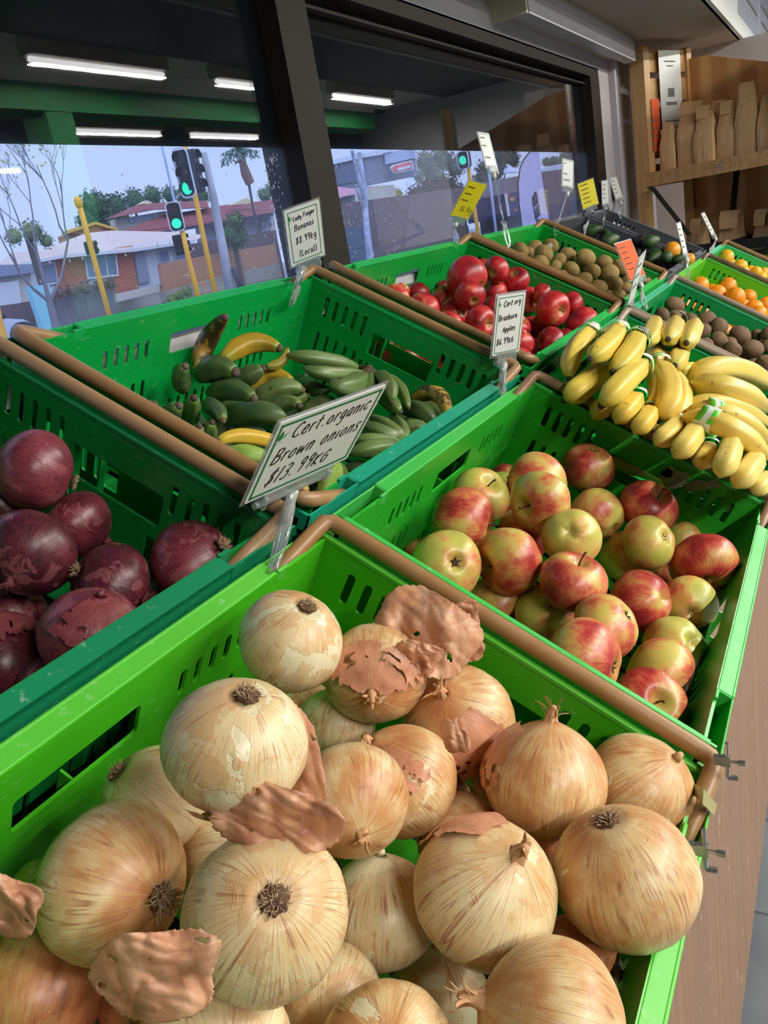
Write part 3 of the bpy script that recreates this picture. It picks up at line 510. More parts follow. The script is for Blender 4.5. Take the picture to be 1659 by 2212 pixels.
b = MB(); b.box((8.2, -7, 0), (9.28, -3.2, 2.86)); put(b.build('dark_room_block', MAT['dark']), kind='structure')  # dark block added where the mirrored room goes dark

# ---------------------------------------------------------------- display stand
sd = MB(); sd.box((-.9, .155, .05), (3.95, .175, .985)); st = empty('display_stand', (0, 0, 0), label='long wooden display stand carrying both sloping rows of crates', cat='display stand')
sd.build('front_panel', MAT['panel'], st)
o, ev, en = row_axes('A'); 
def slope_board(row, v0, v1, n0, n1, x0, x1, mb):
    o, ev, en = row_axes(row); P = lambda x, v, n: o + Vector((x, 0, 0)) + ev * v + en * n
    mb.add([P(x0, v0, n0), P(x1, v0, n0), P(x1, v1, n0), P(x0, v1, n0), P(x0, v0, n1), P(x1, v0, n1), P(x1, v1, n1), P(x0, v1, n1)], [(0, 3, 2, 1), (4, 5, 6, 7), (0, 1, 5, 4), (1, 2, 6, 5), (2, 3, 7, 6), (3, 0, 4, 7)])
b = MB(); slope_board('A', .0, .385, -.225, -.207, -.9, 3.7, b); slope_board('B', .0, .385, -.225, -.207, -.9, 3.5, b); b.build('shelf_board', MAT['dark'], st)
b = MB(); b.box((-.9, .19, 0), (3.9, .24, .9)); b.box((-.9, .175, .0), (-.87, .84, 1.0)); b.box((3.9, .175, 0), (3.93, .84, 1.0)); b.build('base', MAT['dark'], st)

# ---------------------------------------------------------------- crates
CW, CD = .40, .20
def slot(cx, cz, w, h, r=None, n=5):
    r = min(w, h) / 2 if r is None else r; pts = []
    for (sx, sz, a0) in ((1, -1, -90), (1, 1, 0), (-1, 1, 90), (-1, -1, 180)):
        for k in range(n + 1):
            a = math.radians(a0 + 90 * k / n); pts.append((cx + sx * (w / 2 - r) + r * math.cos(a), cz + sz * (h / 2 - r) + r * math.sin(a)))
    return pts
def panel(outer, holes, thick):
    cu = bpy.data.curves.new('panel_outline', 'CURVE'); cu.dimensions = '2D'; cu.fill_mode = 'BOTH'; cu.extrude = thick / 2
    for poly in [outer] + holes:
        sp = cu.splines.new('POLY'); sp.points.add(len(poly) - 1)
        for q, (x, y) in zip(sp.points, poly): q.co = (x, y, 0, 1)
        sp.use_cyclic_u = True
    ob = bpy.data.objects.new('panel_outline', cu); COL.objects.link(ob); dg = bpy.context.evaluated_depsgraph_get(); dg.update()
    me = bpy.data.meshes.new_from_object(ob.evaluated_get(dg)); vs = [v.co.copy() for v in me.vertices]; fs = [tuple(p.vertices) for p in me.polygons]
    bpy.data.objects.remove(ob); bpy.data.curves.remove(cu); bpy.data.meshes.remove(me); return vs, fs
def end_panel():
    h = []
    for g in (.0545, .2765): h += [slot(g + .0186 * k, -.0365, .0085, .034) for k in range(5)] + [slot(g + .0186 * k, -.098, .0075, .036) for k in range(5)] + [slot(g + .0186 * k, -.150, .0075, .036) for k in range(5)]
    h += [slot(.207, -.057, .118, .036, .004), slot(.150, -.105, .02, .03, .003), slot(.264, -.105, .02, .03, .003)]
    return panel([(.006, -CD), (CW - .006, -CD), (CW - .006, 0), (.006, 0)], h, .003)
def side_panel(L):
    h = []; c = L / 2
    for g in (c - .172, c + .100): h += [slot(g + .0182 * k, -.047, .0075, .026) for k in range(5)] + [slot(g + .0182 * k, -.108, .0065, .034) for k in range(5)] + [slot(g + .0182 * k, -.155, .0065, .034) for k in range(5)]
    h += [slot(c, -.049, .108, .030, .004)] + [slot(c - .25 + .0182 * k, -.155, .0065, .034) for k in range(3)] + [slot(c - .04 + .0182 * k, -.15, .0065, .034) for k in range(5)]
    a = .088
    return panel([(.004, -CD), (L - .004, -CD), (L - .004, -.012), (L - .012, -.002), (L - a, -.002), (L - a - .006, 0), (a + .006, 0), (a, -.002), (.012, -.002), (.004, -.012)], h, .003)
EP = end_panel()
def build_crate(name, x0, L, row, body_c, rim_c, bars, label, cat='crate', barc=None, front_rim=None, group=None):
    o, ev, en = row_axes(row); M = frameM(o + Vector((x0, 0, 0)), (1, 0, 0), -ev, en)
    root = empty(name, mat=M, label=label, cat=cat, group=group)
    mb = MB(); t = .013; SP = side_panel(L)
    for xx, sx in ((t, 1), (L - t, -1)):                 # end walls, tapering inwards to the base
        Me = Matrix(((0, 0, 1, xx), (-1, 0, 0, 0), (0, 1, 0, 0), (0, 0, 0, 1)))
        vs = [Me @ Vector(v) for v in EP[0]]; vs = [Vector((v.x + sx * .010 * (-v.z / CD), v.y, v.z)) for v in vs]; mb.add(vs, EP[1])
    for yy, sy in ((-.016, -1), (-CW + .016, 1)):
        vs = [Vector((v[0], yy + v[2] + sy * .010 * (-v[1] / CD), v[1])) for v in SP[0]]; mb.add(vs, SP[1])
    # base with drain bars
    for k in range(14): mb.box((.02 + (L - .04) * k / 14, -CW + .02, -CD), (.02 + (L - .04) * (k + .72) / 14, -.02, -CD + .003))
    for k in range(4): mb.box((.02, -CW + .03 + k * .11, -CD - .003), (L - .02, -CW + .045 + k * .11, -CD))
    # ribs outside the walls
    for k in range(9):
        x = .03 + (L - .06) * k / 8
        mb.box((x, -.015, -CD), (x + .002, -.004, -.07)); mb.box((x, -CW + .004, -CD), (x + .002, -CW + .015, -.07))
    for y in (-.145, -.262, -.03, -CW + .03): 
        for xx in (.002, L - .012): mb.box((xx, y - .001, -CD), (xx + .01, y + .001, -.03))
    mb.build('crate_body', MAT['crate'], root, color=body_c)
    # rim: flanges, skirts and the open channels that hold the bails
    def rim(side):
        r = MB(); a = .094
        if side in ('back', 'front'):
            s = 1 if side == 'back' else -1; y0 = 0 if side == 'back' else -CW
            Y = lambda d: y0 - s * d
            def bx(xa, xb, da, db, za, zb): ya, yb = sorted((Y(da), Y(db))); r.box((xa, ya, za), (xb, yb, zb))
            bx(a, L - a, .0015, .0165, -.004, .0005); bx(0, L, 0, .0022, -.030, -.0005)
            bx(a, L - a, 0, .003, -.006, .001); bx(a - .002, a, 0, .0165, -.024, 0); bx(L - a, L - a + .002, 0, .0165, -.024, 0)
            bx(.0, L, 0, .0155, -.031, -.029); bx(0, .004, 0, .018, -.02, -.002); bx(L - .004, L, 0, .018, -.02, -.002)
            bx(a - .016, a - .002, .0145, .018, -.012, .0015); bx(L - a + .002, L - a + .016, .0145, .018, -.012, .0015)
        else:
            for xx in (0, L):
                s = 1 if xx == 0 else -1; X = lambda d: xx + s * d
                def bx(da, db, ya, yb, za, zb): xa, xb = sorted((X(da), X(db))); r.box((xa, ya, za), (xb, yb, zb))
                bx(.009, .0155, -CW + .012, -.012, -.0035, .0015); bx(.0, .013, -CW + .01, -.01, -.0165, -.0145); bx(0, .002, -CW + .01, -.01, -.03, -.009)
        return r
    b = rim('back'); b2 = rim('ends'); b.v2 = None; b.add(b2.v, b2.f)
    if front_rim is None: c = rim('front'); b.add(c.v, c.f)
    me = b.mesh('rim', MAT['rim']); ro = inst('rim', me, root, color=rim_c)
    if front_rim is not None: inst('front_rim', rim('front').mesh('front_rim', MAT['rim']), root, color=front_rim)
    for oo in (ro,):
        mo = oo.modifiers.new('soft', 'BEVEL'); mo.width = .0009; mo.segments = 2; mo.limit_method = 'ANGLE'
    for sd in bars:
        xe = L - .0035 if sd == 'r' else .0035; s = -1 if sd == 'r' else 1; R_ = .0078
        pts = [(xe + s * .088, -.0085, -.020), (xe + s * .05, -.0085, -.006), (xe + s * .018, -.008, .0055), (xe + s * .006, -.0085, .0095), (xe + s * .0005, -.014, .0105), (xe, -.022, .0105)]
        full = pts + [(xe, -CW * k / 6, .0105) for k in range(1, 6)] + [(x, -CW - y, z) for x, y, z in reversed(pts)]
        mb = MB(); mb.tube(full, R_, 14); mb.build('bail_handle', MAT['bar'], root, True, color=barc or lin(150, 114, 74))
    return root
G1, G2, G3 = lin(20, 172, 66), lin(34, 176, 60), lin(92, 206, 36)
build_crate('produce_crate', -.02, .605, 'A', lin(70, 184, 28), lin(88, 190, 56), 'r', 'lime green vented crate holding the brown onions, nearest the camera', barc=lin(152, 112, 68))
build_crate('produce_crate', .60, .60, 'A', lin(42, 170, 42), lin(66, 188, 78), 'r', 'green vented crate of blushed apples with peeled sticker marks on its far wall', barc=lin(142, 108, 84))
build_crate('produce_crate', 1.215, .63, 'A', lin(22, 168, 66), lin(40, 176, 110), 'r', 'green vented crate heaped with taped yellow bananas', barc=lin(160, 144, 128))
build_crate('produce_crate', 1.86, .595, 'A', lin(16, 160, 84), lin(60, 186, 140), 'lr', 'teal green crate of brown kiwifruit between bananas and oranges', barc=lin(146, 132, 118))
build_crate('produce_crate', 2.47, .62, 'A', lin(92, 196, 34), lin(100, 206, 60), 'r', 'lime green crate of oranges', barc=lin(92, 74, 60))
build_crate('produce_crate', 3.10, .525, 'A', lin(50, 190, 96), lin(100, 210, 160), 'r', 'farthest green crate, filled with small yellow orange mandarins', barc=lin(136, 100, 66))
build_crate('produce_crate', -.045, .605, 'B', lin(16, 132, 56), lin(20, 130, 70), 'r', 'dark green crate of red onions in the window row', barc=lin(166, 130, 92), front_rim=lin(20, 132, 88))
build_crate('produce_crate', .585, .605, 'B', lin(10, 164, 70), lin(20, 178, 92), 'lr', 'green crate of lady finger bananas below the window', barc=lin(158, 120, 78), front_rim=lin(28, 158, 124))
build_crate('produce_crate', 1.24, .635, 'B', lin(14, 160, 62), lin(30, 190, 84), 'lr', 'green crate of shiny red apples in the window row', barc=lin(146, 112, 72))
build_crate('produce_crate', 1.885, .56, 'B', lin(18, 164, 58), lin(44, 196, 80), 'lr', 'green crate of golden kiwifruit in the window row', barc=lin(150, 108, 66))
GR = lin(92, 96, 104)
build_crate('produce_crate', 2.47, .45, 'B', lin(78, 82, 90), lin(110, 114, 124), '', 'grey crate holding avocados and two oranges')
build_crate('produce_crate', 2.95, .30, 'B', lin(84, 86, 92), lin(112, 116, 124), '', 'empty grey vented crate nearest the wooden shelf')

# peeled sticker remains on the wall of the front apple crate (they stay with the crate)
pc = [o for o in bpy.data.objects if o.name.startswith('produce_crate')][1]
rnd = random.Random(3)
for (u, v, w, h) in ((1272, 982, .010, .004), (1457, 1030, .022, .016), (1520, 1048, .030, .010), (1440, 1022, .01, .008)):
    p = atN(u, v, 0, 'A')[0]; d = ray(u, v); q = CAM + d * ((1.180) / d.x)
    m_ = MB(); n = 14; ring = [(1.1800, q.y + w * math.cos(6.283 * k / n) * rnd.uniform(.6, 1.1), q.z + h * math.sin(6.283 * k / n) * rnd.uniform(.5, 1.2)) for k in range(n)]
    m_.prism(ring, (-.0006, 0, 0)); o_ = m_.build('sticker_residue', plain('grey_sticker_paper', lin(150, 150, 140), .8, 0, .3, 60) if 'grey_sticker_paper' not in bpy.data.materials else bpy.data.materials['grey_sticker_paper'])
    o_.parent = pc; o_.matrix_parent_inverse = pc.matrix_world.inverted() if False else frameM(row_axes('A')[0] + Vector((.60, 0, 0)), (1, 0, 0), -row_axes('A')[1], row_axes('A')[2]).inverted()

# ---------------------------------------------------------------- onions
def onion_mesh(seed, flat=.94, neckh=.16, mat='onion'):
    rn = random.Random(seed); prof = []; N_ = 34
    for i in range(N_ + 1):
        a = math.pi * i / N_; z = -math.cos(a) * flat; r = math.sin(a)
        if i > N_ * .5: t_ = (i / N_ - .5) * 2; r = r * (1 - .10 * t_ ** 2) ; z = z * (1 + .10 * t_ ** 6)
        if i < 3: z = -flat * .96 + .015 * i
        prof.append((max(r, .03), z))
    prof[-1] = (.085, flat * 1.06); prof += [(.075, flat * 1.06 + neckh * .5), (.045, flat * 1.06 + neckh)]
    ph = [rn.uniform(0, 6.28) for _ in range(4)]
    def fn(q, a):
        k = 1 + .016 * math.sin(2 * a + ph[0]) + .010 * math.sin(3 * a + ph[1]) + .006 * math.sin(9 * a + ph[2]) + .003 * math.sin(23 * a + ph[3])
        return Vector((q.x * k, q.y * k, q.z + .02 * math.sin(a + ph[1]) * (q.x ** 2 + q.y ** 2)))
    return MB().lathe(prof, 72, None, fn).mesh('onion_bulb', MAT[mat], True)
def roots_mesh(seed, long=1.0, mat='root'):
    rn = random.Random(seed); b = MB()
    for k in range(95):
        a = rn.uniform(0, 6.283); r = rn.uniform(0, .15) ; L_ = rn.uniform(.05, .13) * long; p = Vector((r * math.cos(a), r * math.sin(a), -.93)); d = Vector((math.cos(a) * (.5 + r * 5), math.sin(a) * (.5 + r * 5), -1)).normalized()
        pts = [p]; 
        for j in range(4): d = (d + Vector((rn.uniform(-.5, .5), rn.uniform(-.5, .5), rn.uniform(-.2, .35)))).normalized(); pts.append(pts[-1] + d * L_ / 4)
        b.tube(pts, [.009, .008, .007, .006, .004], 4)
    return b.mesh('onion_roots', MAT[mat])
def rootdisc_mesh():
    return MB().lathe([(.16, -.885), (.17, -.915), (.13, -.945), (.05, -.955)], 24, None, lambda q, a: Vector((q.x * (1 + .12 * math.sin(7 * a)), q.y * (1 + .12 * math.sin(7 * a)), q.z))).mesh('onion_root_disc', MAT['rootdisc'], True)
def neck_mesh(seed, mat='neck', h=.34, spread=.12):
    rn = random.Random(seed); b = MB(); b.lathe([(.15, .90), (.11, .97), (.085, 1.05), (.06, 1.08 + h * .25), (.03, 1.08 + h * .35)], 16, None, lambda q, a: Vector((q.x * (1 + .25 * math.sin(5 * a)) + .02 * math.sin(q.z * 9), q.y * (1 + .2 * math.cos(4 * a)), q.z)))
    for k in range(11):
        a = rn.uniform(0, 6.283); r0 = rn.uniform(.01, .08); p = Vector((r0 * math.cos(a), r0 * math.sin(a), rn.uniform(.98, 1.08))); o_ = rn.uniform(.0, 3.0) * spread; d = Vector((math.cos(a) * o_, math.sin(a) * o_, 1)).normalized(); pts = [p]; L_ = h * rn.uniform(.35, 1)
        for j in range(5): d = (d + Vector((math.cos(a) * .12, math.sin(a) * .12, rn.uniform(-.25, .05))) + Vector((rn.uniform(-.25, .25), rn.uniform(-.25, .25), 0))).normalized(); pts.append(pts[-1] + d * L_ / 5)
        w = rn.uniform(.022, .045); b.tube(pts, [w, w * 1.1, w, w * .9, w * .75, w * .4], 6, True, .22)
    return b.mesh('onion_neck', MAT[mat], True)
def flap_mesh(seed, th0, th1, ph0, ph1, lift=.10, mat='paperskin', curl=.1):
    """a loose papery patch: a ragged piece of skin lifted off the bulb"""
    rn = random.Random(seed); nu, nv = 26, 20; vs = []; fs = []
    for i in range(nu + 1):
        for j in range(nv + 1):
            u = i / nu; v = j / nv; e0 = .10 * noise.noise((i * .45, seed, 0)); e1 = .10 * noise.noise((j * .5, seed, 7))
            a = ph0 + (ph1 - ph0) * (u + e1 * (1 if u > .5 else -1) * abs(u - .5) * 2); t_ = th0 + (th1 - th0) * (v + e0 * v)
            r = 1.012 + lift * (v ** 2) + curl * (max(0, abs(u - .5) * 2 - .5) ** 2) + .03 * noise.noise((u * 4, v * 4, seed * 1.7)) * (.3 + v)
            vs.append((r * math.sin(t_) * math.cos(a), r * math.sin(t_) * math.sin(a), r * .95 * math.cos(t_)))
    for i in range(nu):
        for j in range(nv):
            if j > nv * .55 and noise.noise((i * .33, j * .4, seed * 3.1)) > .22: continue
            k = i * (nv + 1) + j; fs.append((k, k + 1, k + nv + 2, k + nv + 1))
    mb = MB(); mb.add(vs, fs); me = mb.mesh('loose_skin', MAT[mat], True); return me
BULB = [onion_mesh(k, [.92, .88, .96, .90][k]) for k in range(4)]; RBULB = [onion_mesh(k + 9, [.88, .84, .9][k], .12, 'red_onion') for k in range(3)]
ROOTS = [roots_mesh(1), roots_mesh(2, 2.4)]; DISC = rootdisc_mesh(); NECK = [neck_mesh(1, h=.22, spread=.05), neck_mesh(2, h=.42, spread=.09), neck_mesh(3, h=.26, spread=.07)]; RNECK = [neck_mesh(5, 'redneck', .3, .08)]
FLAPS = [flap_mesh(1, .25, 1.3, 0, 1.5), flap_mesh(2, .15, 1.0, 0, 2.6, .14), flap_mesh(3, .5, 1.7, 0, 1.1, .05)]; RFLAP = [flap_mesh(4, .3, 1.4, 0, 1.8, .05, 'redpaper'), flap_mesh(6, .2, 1.1, 0, 2.4, .07, 'redpaper')]
def axis_from(dx, dy):
    r2 = dx * dx + dy * dy
    if r2 > 1: dx /= r2 ** .5; dy /= r2 ** .5; r2 = 1
    c = (dx, dy, -math.sqrt(max(0, 1 - r2))); return Vector([RC[0][i] * c[0] + RC[1][i] * c[1] + RC[2][i] * c[2] for i in range(3)])
TONE = {'patch': (.30, .62), 'tan': (.42, .35), 'peach': (.50, .2), 'pale': (.14, .5), 'orange': (.52, .45), 'cream': (.18, .3), 'golden': (.50, .15), 'copper': (.82, .1), 'r1': (.22, .1), 'r2': (.40, .2), 'r3': (.66, .45)}
def make_onion(k, P, R, dx, dy, pole, tone, label, red=False):
    rn = random.Random(k * 7 + 3)
    if dx is None: ax = Vector((rn.uniform(-1, 1), rn.uniform(-1, 1), rn.uniform(-.6, 1))).normalized(); 
    else:
        ax = axis_from(dx, dy)
        if pole == 'root': ax = -ax
    me = (RBULB if red else BULB)[k % (3 if red else 4)]
    M = poleM(P, ax, R / .98, rn.uniform(0, 6.28)); a, p_ = TONE[tone]
    o = inst('red_onion' if red else 'brown_onion', me, None, M, (a, p_, rn.random(), 1), label=label, cat='onion', group='red onions in the dark green crate' if red else 'brown onions in the lime crate')
    if pole == 'root' or k % 3 == 0: inst('root_disc', DISC, o); inst('root_tuft', ROOTS[1 if 'straggling' in label else 0], o)
    if pole == 'neck' or k % 4 == 0: inst('dry_neck', (RNECK[0] if red else NECK[1 if ('stem' in label or 'pointed' in label) else (2 if 'torn' in label or 'twisted' in label else 0)]), o)
    if red and k in (2, 3, 5, 7): inst('loose_skin', RFLAP[k % 2], o, Matrix.Rotation(rn.uniform(0, 6), 4, 'Z'))
    if not red and k in (3, 6, 20, 17, 11, 8, 2, 1): inst('loose_skin', FLAPS[k % 3], o, Matrix.Rotation(rn.uniform(0, 6), 4, 'Z'))
    return o
for k, (it, so) in enumerate(zip(BROWN, SOL['BROWN'])): make_onion(k, Vector(so[:3]), so[3], it[3], it[4], it[5], it[6], it[7])
for k, (it, so) in enumerate(zip(RED, SOL['RED'])): make_onion(k, Vector(so[:3]), so[3], it[3], it[4], it[5], it[6], it[7], True)
# loose papers lying on the heap
def sheet(u, v, n, w, h, rot, seed, label, tilt=(0, 0), cup=.35):
    c, t_ = atN(u, v, n, 'A'); fw = -ray(u, v).normalized(); xr = Vector(RC[0]); yd = -Vector(RC[1]); xa = (xr * math.cos(rot) + yd * math.sin(rot)); ya = (yd * math.cos(rot) - xr * math.sin(rot)); za = fw
    xa = (xa + za * tilt[0]).normalized(); ya = (ya + za * tilt[1]); nu, nv = 56, 44; vs = []; fs = []
    for i in range(nu + 1):
        for j in range(nv + 1):
            a = (i / nu - .5) * 2; b_ = (j / nv - .5) * 2; edge = 1 + .26 * noise.noise((math.cos(math.atan2(b_, a)) * 1.1, math.sin(math.atan2(b_, a)) * 1.1 + seed, 1)) + .035 * noise.noise((math.atan2(b_, a) * 8, seed, 4))
            q = c + xa * (a * w / 2 * edge) + ya * (b_ * h / 2 * edge) + za * (w * (cup * (1 - a * a) * .35 + .20 * noise.noise((a * 1.1, b_ * 1.1, seed)) + .16 * abs(noise.noise((a * 1.9, b_ * .9, seed + 5))) + .045 * abs(noise.noise((a * 2 + b_ * 3, b_ * 1.1 - a, seed + 15))) - .05 * max(0, a * a + b_ * b_ - .8)))
            vs.append(q)
    for i in range(nu):
        for j in range(nv):
            a = (i / nu - .5) * 2; b_ = (j / nv - .5) * 2
            if abs(a) ** 2.6 + abs(b_) ** 2.6 > 1.05: continue
            if noise.noise((i * .13, j * .13, seed + 9)) > .60: continue
            k = i * (nv + 1) + j; fs.append((k, k + 1, k + nv + 2, k + nv + 1))
    mb = MB(); mb.add([p - c for p in vs], fs); o = mb.build('loose_onion_skin', MAT['sheet'], None, True); o.location = c
    so = o.modifiers.new('thickness', 'SOLIDIFY'); so.thickness = .0004
    return put(o, label, 'onion skin')
sheet(925, 1368, .028, .082, .062, -.35, 3, 'big translucent copper onion skin leaning on the far wall of the onion crate', (.1, -.2), .45)
sheet(985, 1345, .034, .040, .026, .5, 41, 'folded inner shard lying on the big copper skin', (.2, .3), .5)
sheet(900, 1420, .030, .036, .024, -.1, 44, 'pale copper shard below the big copper skin', (-.1, .3), .5)
sheet(1010, 1400, .022, .026, .022, .4, 8, 'small pale brown skin flake at the edge of the big copper skin', (.1, .2))
sheet(590, 1770, .062, .070, .034, -.25, 12, 'copper skin piece bridging the pale onion and the largest onion', (.15, .1), .3)
sheet(640, 1640, .055, .030, .064, .25, 17, 'upright copper skin flap clinging beside the large pale onion', (.3, .1), .4)
sheet(330, 2110, .04, .056, .040, .15, 21, 'crumpled pinkish skin in front of the golden onion', (.1, .2), .5)
sheet(20, 1960, .03, .03, .03, .9, 25, 'dry skin wisp at the left edge beside the golden onion', (.1, .2), .5)
sheet(985, 1590, .052, .018, .022, .3, 31, 'tiny curled skin shred stuck to the peach onion with the upright stem', (.2, .1), .6)

# ---------------------------------------------------------------- the layers of produce underneath, seen only through the gaps
def fillers(sol, row, x0, x1, R, layers, seed, v0=.02, v1=.38):
    """centres that rest on the crate floor without touching the measured pieces"""
    o, ev, en = row_axes(row); rn = random.Random(seed); have = [(Vector(s[:3]), s[3]) for s in sol]; out = []
    for n in layers:
        for k in range(260):
            r = R * rn.uniform(.9, 1.05); p = o + Vector((rn.uniform(x0 + r + .02, x1 - r - .02), 0, 0)) + ev * rn.uniform(v0 + r, v1 - r) + en * (n + r)
            if all((p - q).length > (r + s) * .97 for q, s in have): have.append((p, r)); out.append((p, r))
    def blocked(pt, skip):
        d = pt - CAM; L_ = d.length; d.normalize()
        for q, s in have:
            if (q - skip).length < 1e-6: continue
            w = q - CAM; t = w.dot(d)
            if 0 < t < L_ - .001 and (w - d * t).length < s * .985: return True
        return False
    keep = []
    for p, r in out:                       # the pieces that no gap shows are left out
        vd = (CAM - p).normalized(); x = vd.orthogonal().normalized(); y = vd.cross(x); seen = 0
        for rr in (0, .35, .65, .92):
            for a in range(12 if rr else 1): q = p + (x * math.cos(a * .5236) + y * math.sin(a * .5236)) * r * rr + vd * r * math.sqrt(1 - rr * rr); seen += not blocked(q, p)
        if seen >= 4: keep.append((p, r))
    return keep
for k, (p, r) in enumerate(fillers(SOL['BROWN'], 'A', -.02, .585, .040, (-.195, -.14), 4)): 
    o = make_onion(k + 60, p, r, None, None, 'root', ['tan', 'copper', 'pale'][k % 3], 'brown onion in shade underneath the top layer, glimpsed through a gap'); o['group'] = 'shaded brown onions in the lower layers'
for k, (p, r) in enumerate(fillers(SOL['RED'], 'B', -.045, .56, .037, (-.195,), 7)):
    o = make_onion(k + 61, p, r, None, None, 'none', ['r1', 'r2', 'r3'][k % 3], 'red onion in shade underneath the top layer, glimpsed through a gap', True); o['group'] = 'shaded red onions in the lower layers'

# ---------------------------------------------------------------- apples
def apple_mesh(seed, h=.86, lob=.02, mat='apple', taper=.1):
    prof = []; N_ = 40; rn = random.Random(seed); ph = [rn.uniform(0, 6.28) for _ in range(3)]
    for i in range(N_ + 1):
        a = math.pi * i / N_; s, c = math.sin(a), -math.cos(a)
        r = s ** .88; z = c * h * (1 if c < 0 else 1.0)
        z = h * c - (.30 * math.exp(-(r / .26) ** 2) if c > 0 else -.20 * math.exp(-(r / .22) ** 2)); r = r * (1 + taper * .5 * c)
        prof.append((max(r, .012), z))
    def fn(q, a):
        low = max(0, -q.z); k = 1 + lob * math.sin(5 * a + ph[0]) * low + .022 * math.sin(2 * a + ph[1]) + .015 * math.sin(3 * a + ph[2])
        return Vector((q.x * k, q.y * k, q.z + .05 * math.sin(a + ph[1]) * math.hypot(q.x, q.y) + .03 * math.cos(5 * a + ph[0]) * low * math.hypot(q.x, q.y)))
    return MB().lathe(prof, 56, None, fn).mesh(mat + '_body', MAT[mat], True)
def stem_mesh(): return MB().tube([(0, 0, .5), (.01, 0, .72), (.05, .02, .92), (.09, .03, 1.0)], [.035, .026, .028, .045], 8).mesh('apple_stem', MAT['stem'], True)
def calyx_mesh():
    b = MB(); b.lathe([(.03, -.60), (.10, -.635), (.06, -.66), (.01, -.66)], 12)
    for k in range(5):
        a = 6.283 * k / 5; d = Vector((math.cos(a), math.sin(a), 0)); b.tube([Vector((0, 0, -.64)) + d * .04, Vector((0, 0, -.70)) + d * .10, Vector((0, 0, -.72)) + d * .17], [.022, .022, .006], 5)
    return b.mesh('apple_calyx', MAT['calyx'])
AM = [apple_mesh(1, .86, .04), apple_mesh(2, .80, .03), apple_mesh(3, .92, .06)]; RM = [apple_mesh(5, .88, .03, 'redapple'), apple_mesh(6, .84, .05, 'redapple')]; STEM = stem_mesh(); CALX = calyx_mesh()
AT = {'red': (.72, .15), 'greenish': (.30, 0), 'orange': (.60, 0), 'yellow': (.38, 0), 'half': (.46, .1), 'r': (.62, .1), 'd': (.72, .8), 's': (.35, .1), 'p': (.52, 0), 'y': (.30, 0)}
def make_apple(k, P, R, dx, dy, pole, tone, label, name, meshes, group):
    rn = random.Random(k * 11 + 5)
    if dx is None or (dx == 0 and dy == 0): ax = Vector((rn.uniform(-1, 1), rn.uniform(-1, 1), rn.uniform(-1, 1))).normalized()
    else:
        ax = axis_from(dx, dy)
        if pole == 'calyx': ax = -ax
        if pole == 'none': ax = ax * rn.choice((-1, 1))
    a, d = AT[tone]; o = inst(name, meshes[k % len(meshes)], None, poleM(P, ax, R / .98, rn.uniform(0, 6)), (a, d, 0, 1), label=label, cat='apple', group=group)
    inst('stem', STEM, o); inst('calyx', CALX, o); return o
for k, (it, so) in enumerate(zip(APL, SOL['APL'])): make_apple(k, Vector(so[:3]), so[3], it[3], it[4], it[5], it[6], it[7], 'blushed_apple', AM, 'blushed apples in the front crate')
for k, (p, r) in enumerate(fillers(SOL['APL'], 'A', .60, 1.20, .035, (-.195, -.15), 9)): make_apple(k + 40, p, r, None, None, 'none', ['red', 'yellow', 'orange'][k % 3], 'blushed apple in shade underneath the top layer, glimpsed through a gap', 'blushed_apple', AM, 'shaded blushed apples in the lower layers')
NTH = ['first', 'second', 'third', 'fourth', 'fifth', 'sixth', 'seventh', 'eighth', 'ninth', 'tenth']
def rank_labels(items, row, words, per=6):
    o, ev, en = row_axes(row); idx = list(range(len(items))); vv = [(Vector(s[:3]) - o).dot(ev) for s in items]; nr = max(1, round(len(items) / per)); order = sorted(idx, key=lambda i: vv[i]); out = [None] * len(items)
    for r in range(nr):
        ch = order[r * len(order) // nr:(r + 1) * len(order) // nr]; ch.sort(key=lambda i: -vv[i] * 0 + items[i][0])
        ch.sort(key=lambda i: pxu(Vector(items[i][:3])))
        for j, i in enumerate(ch): out[i] = '%s, %s from left, %s row from the window' % (words[i], NTH[min(j, 9)], NTH[r])
    return out
def pxu(P):
    d = P - CAM; c = [sum(RC[r][i] * d[i] for i in range(3)) for r in range(3)]; return PW / 2 + F_PX * c[0] / c[2]
RW = {'r': 'bright red apple', 'd': 'dark maroon apple', 's': 'red apple with pale hollow', 'p': 'pinkish red apple', 'y': 'yellow blushed red apple'}
lab = rank_labels(SOL['RAP'], 'B', [RW[i[3]] for i in RAP], 6)
for k, (it, so) in enumerate(zip(RAP, SOL['RAP'])): make_apple(k, Vector(so[:3]), so[3], it[4], it[5], 'stem' if k % 2 else 'calyx', it[3], lab[k], 'red_apple', RM, 'shiny red apples in the window row')
for k, (p, r) in enumerate(fillers(SOL['RAP'], 'B', 1.24, 1.875, .034, (-.195, -.145), 10)): make_apple(k + 80, p, r, None, None, 'none', ['r', 'd', 'p'][k % 3], 'red apple in shade underneath the top layer, glimpsed through a gap', 'red_apple', RM, 'shaded red apples in the lower layers')
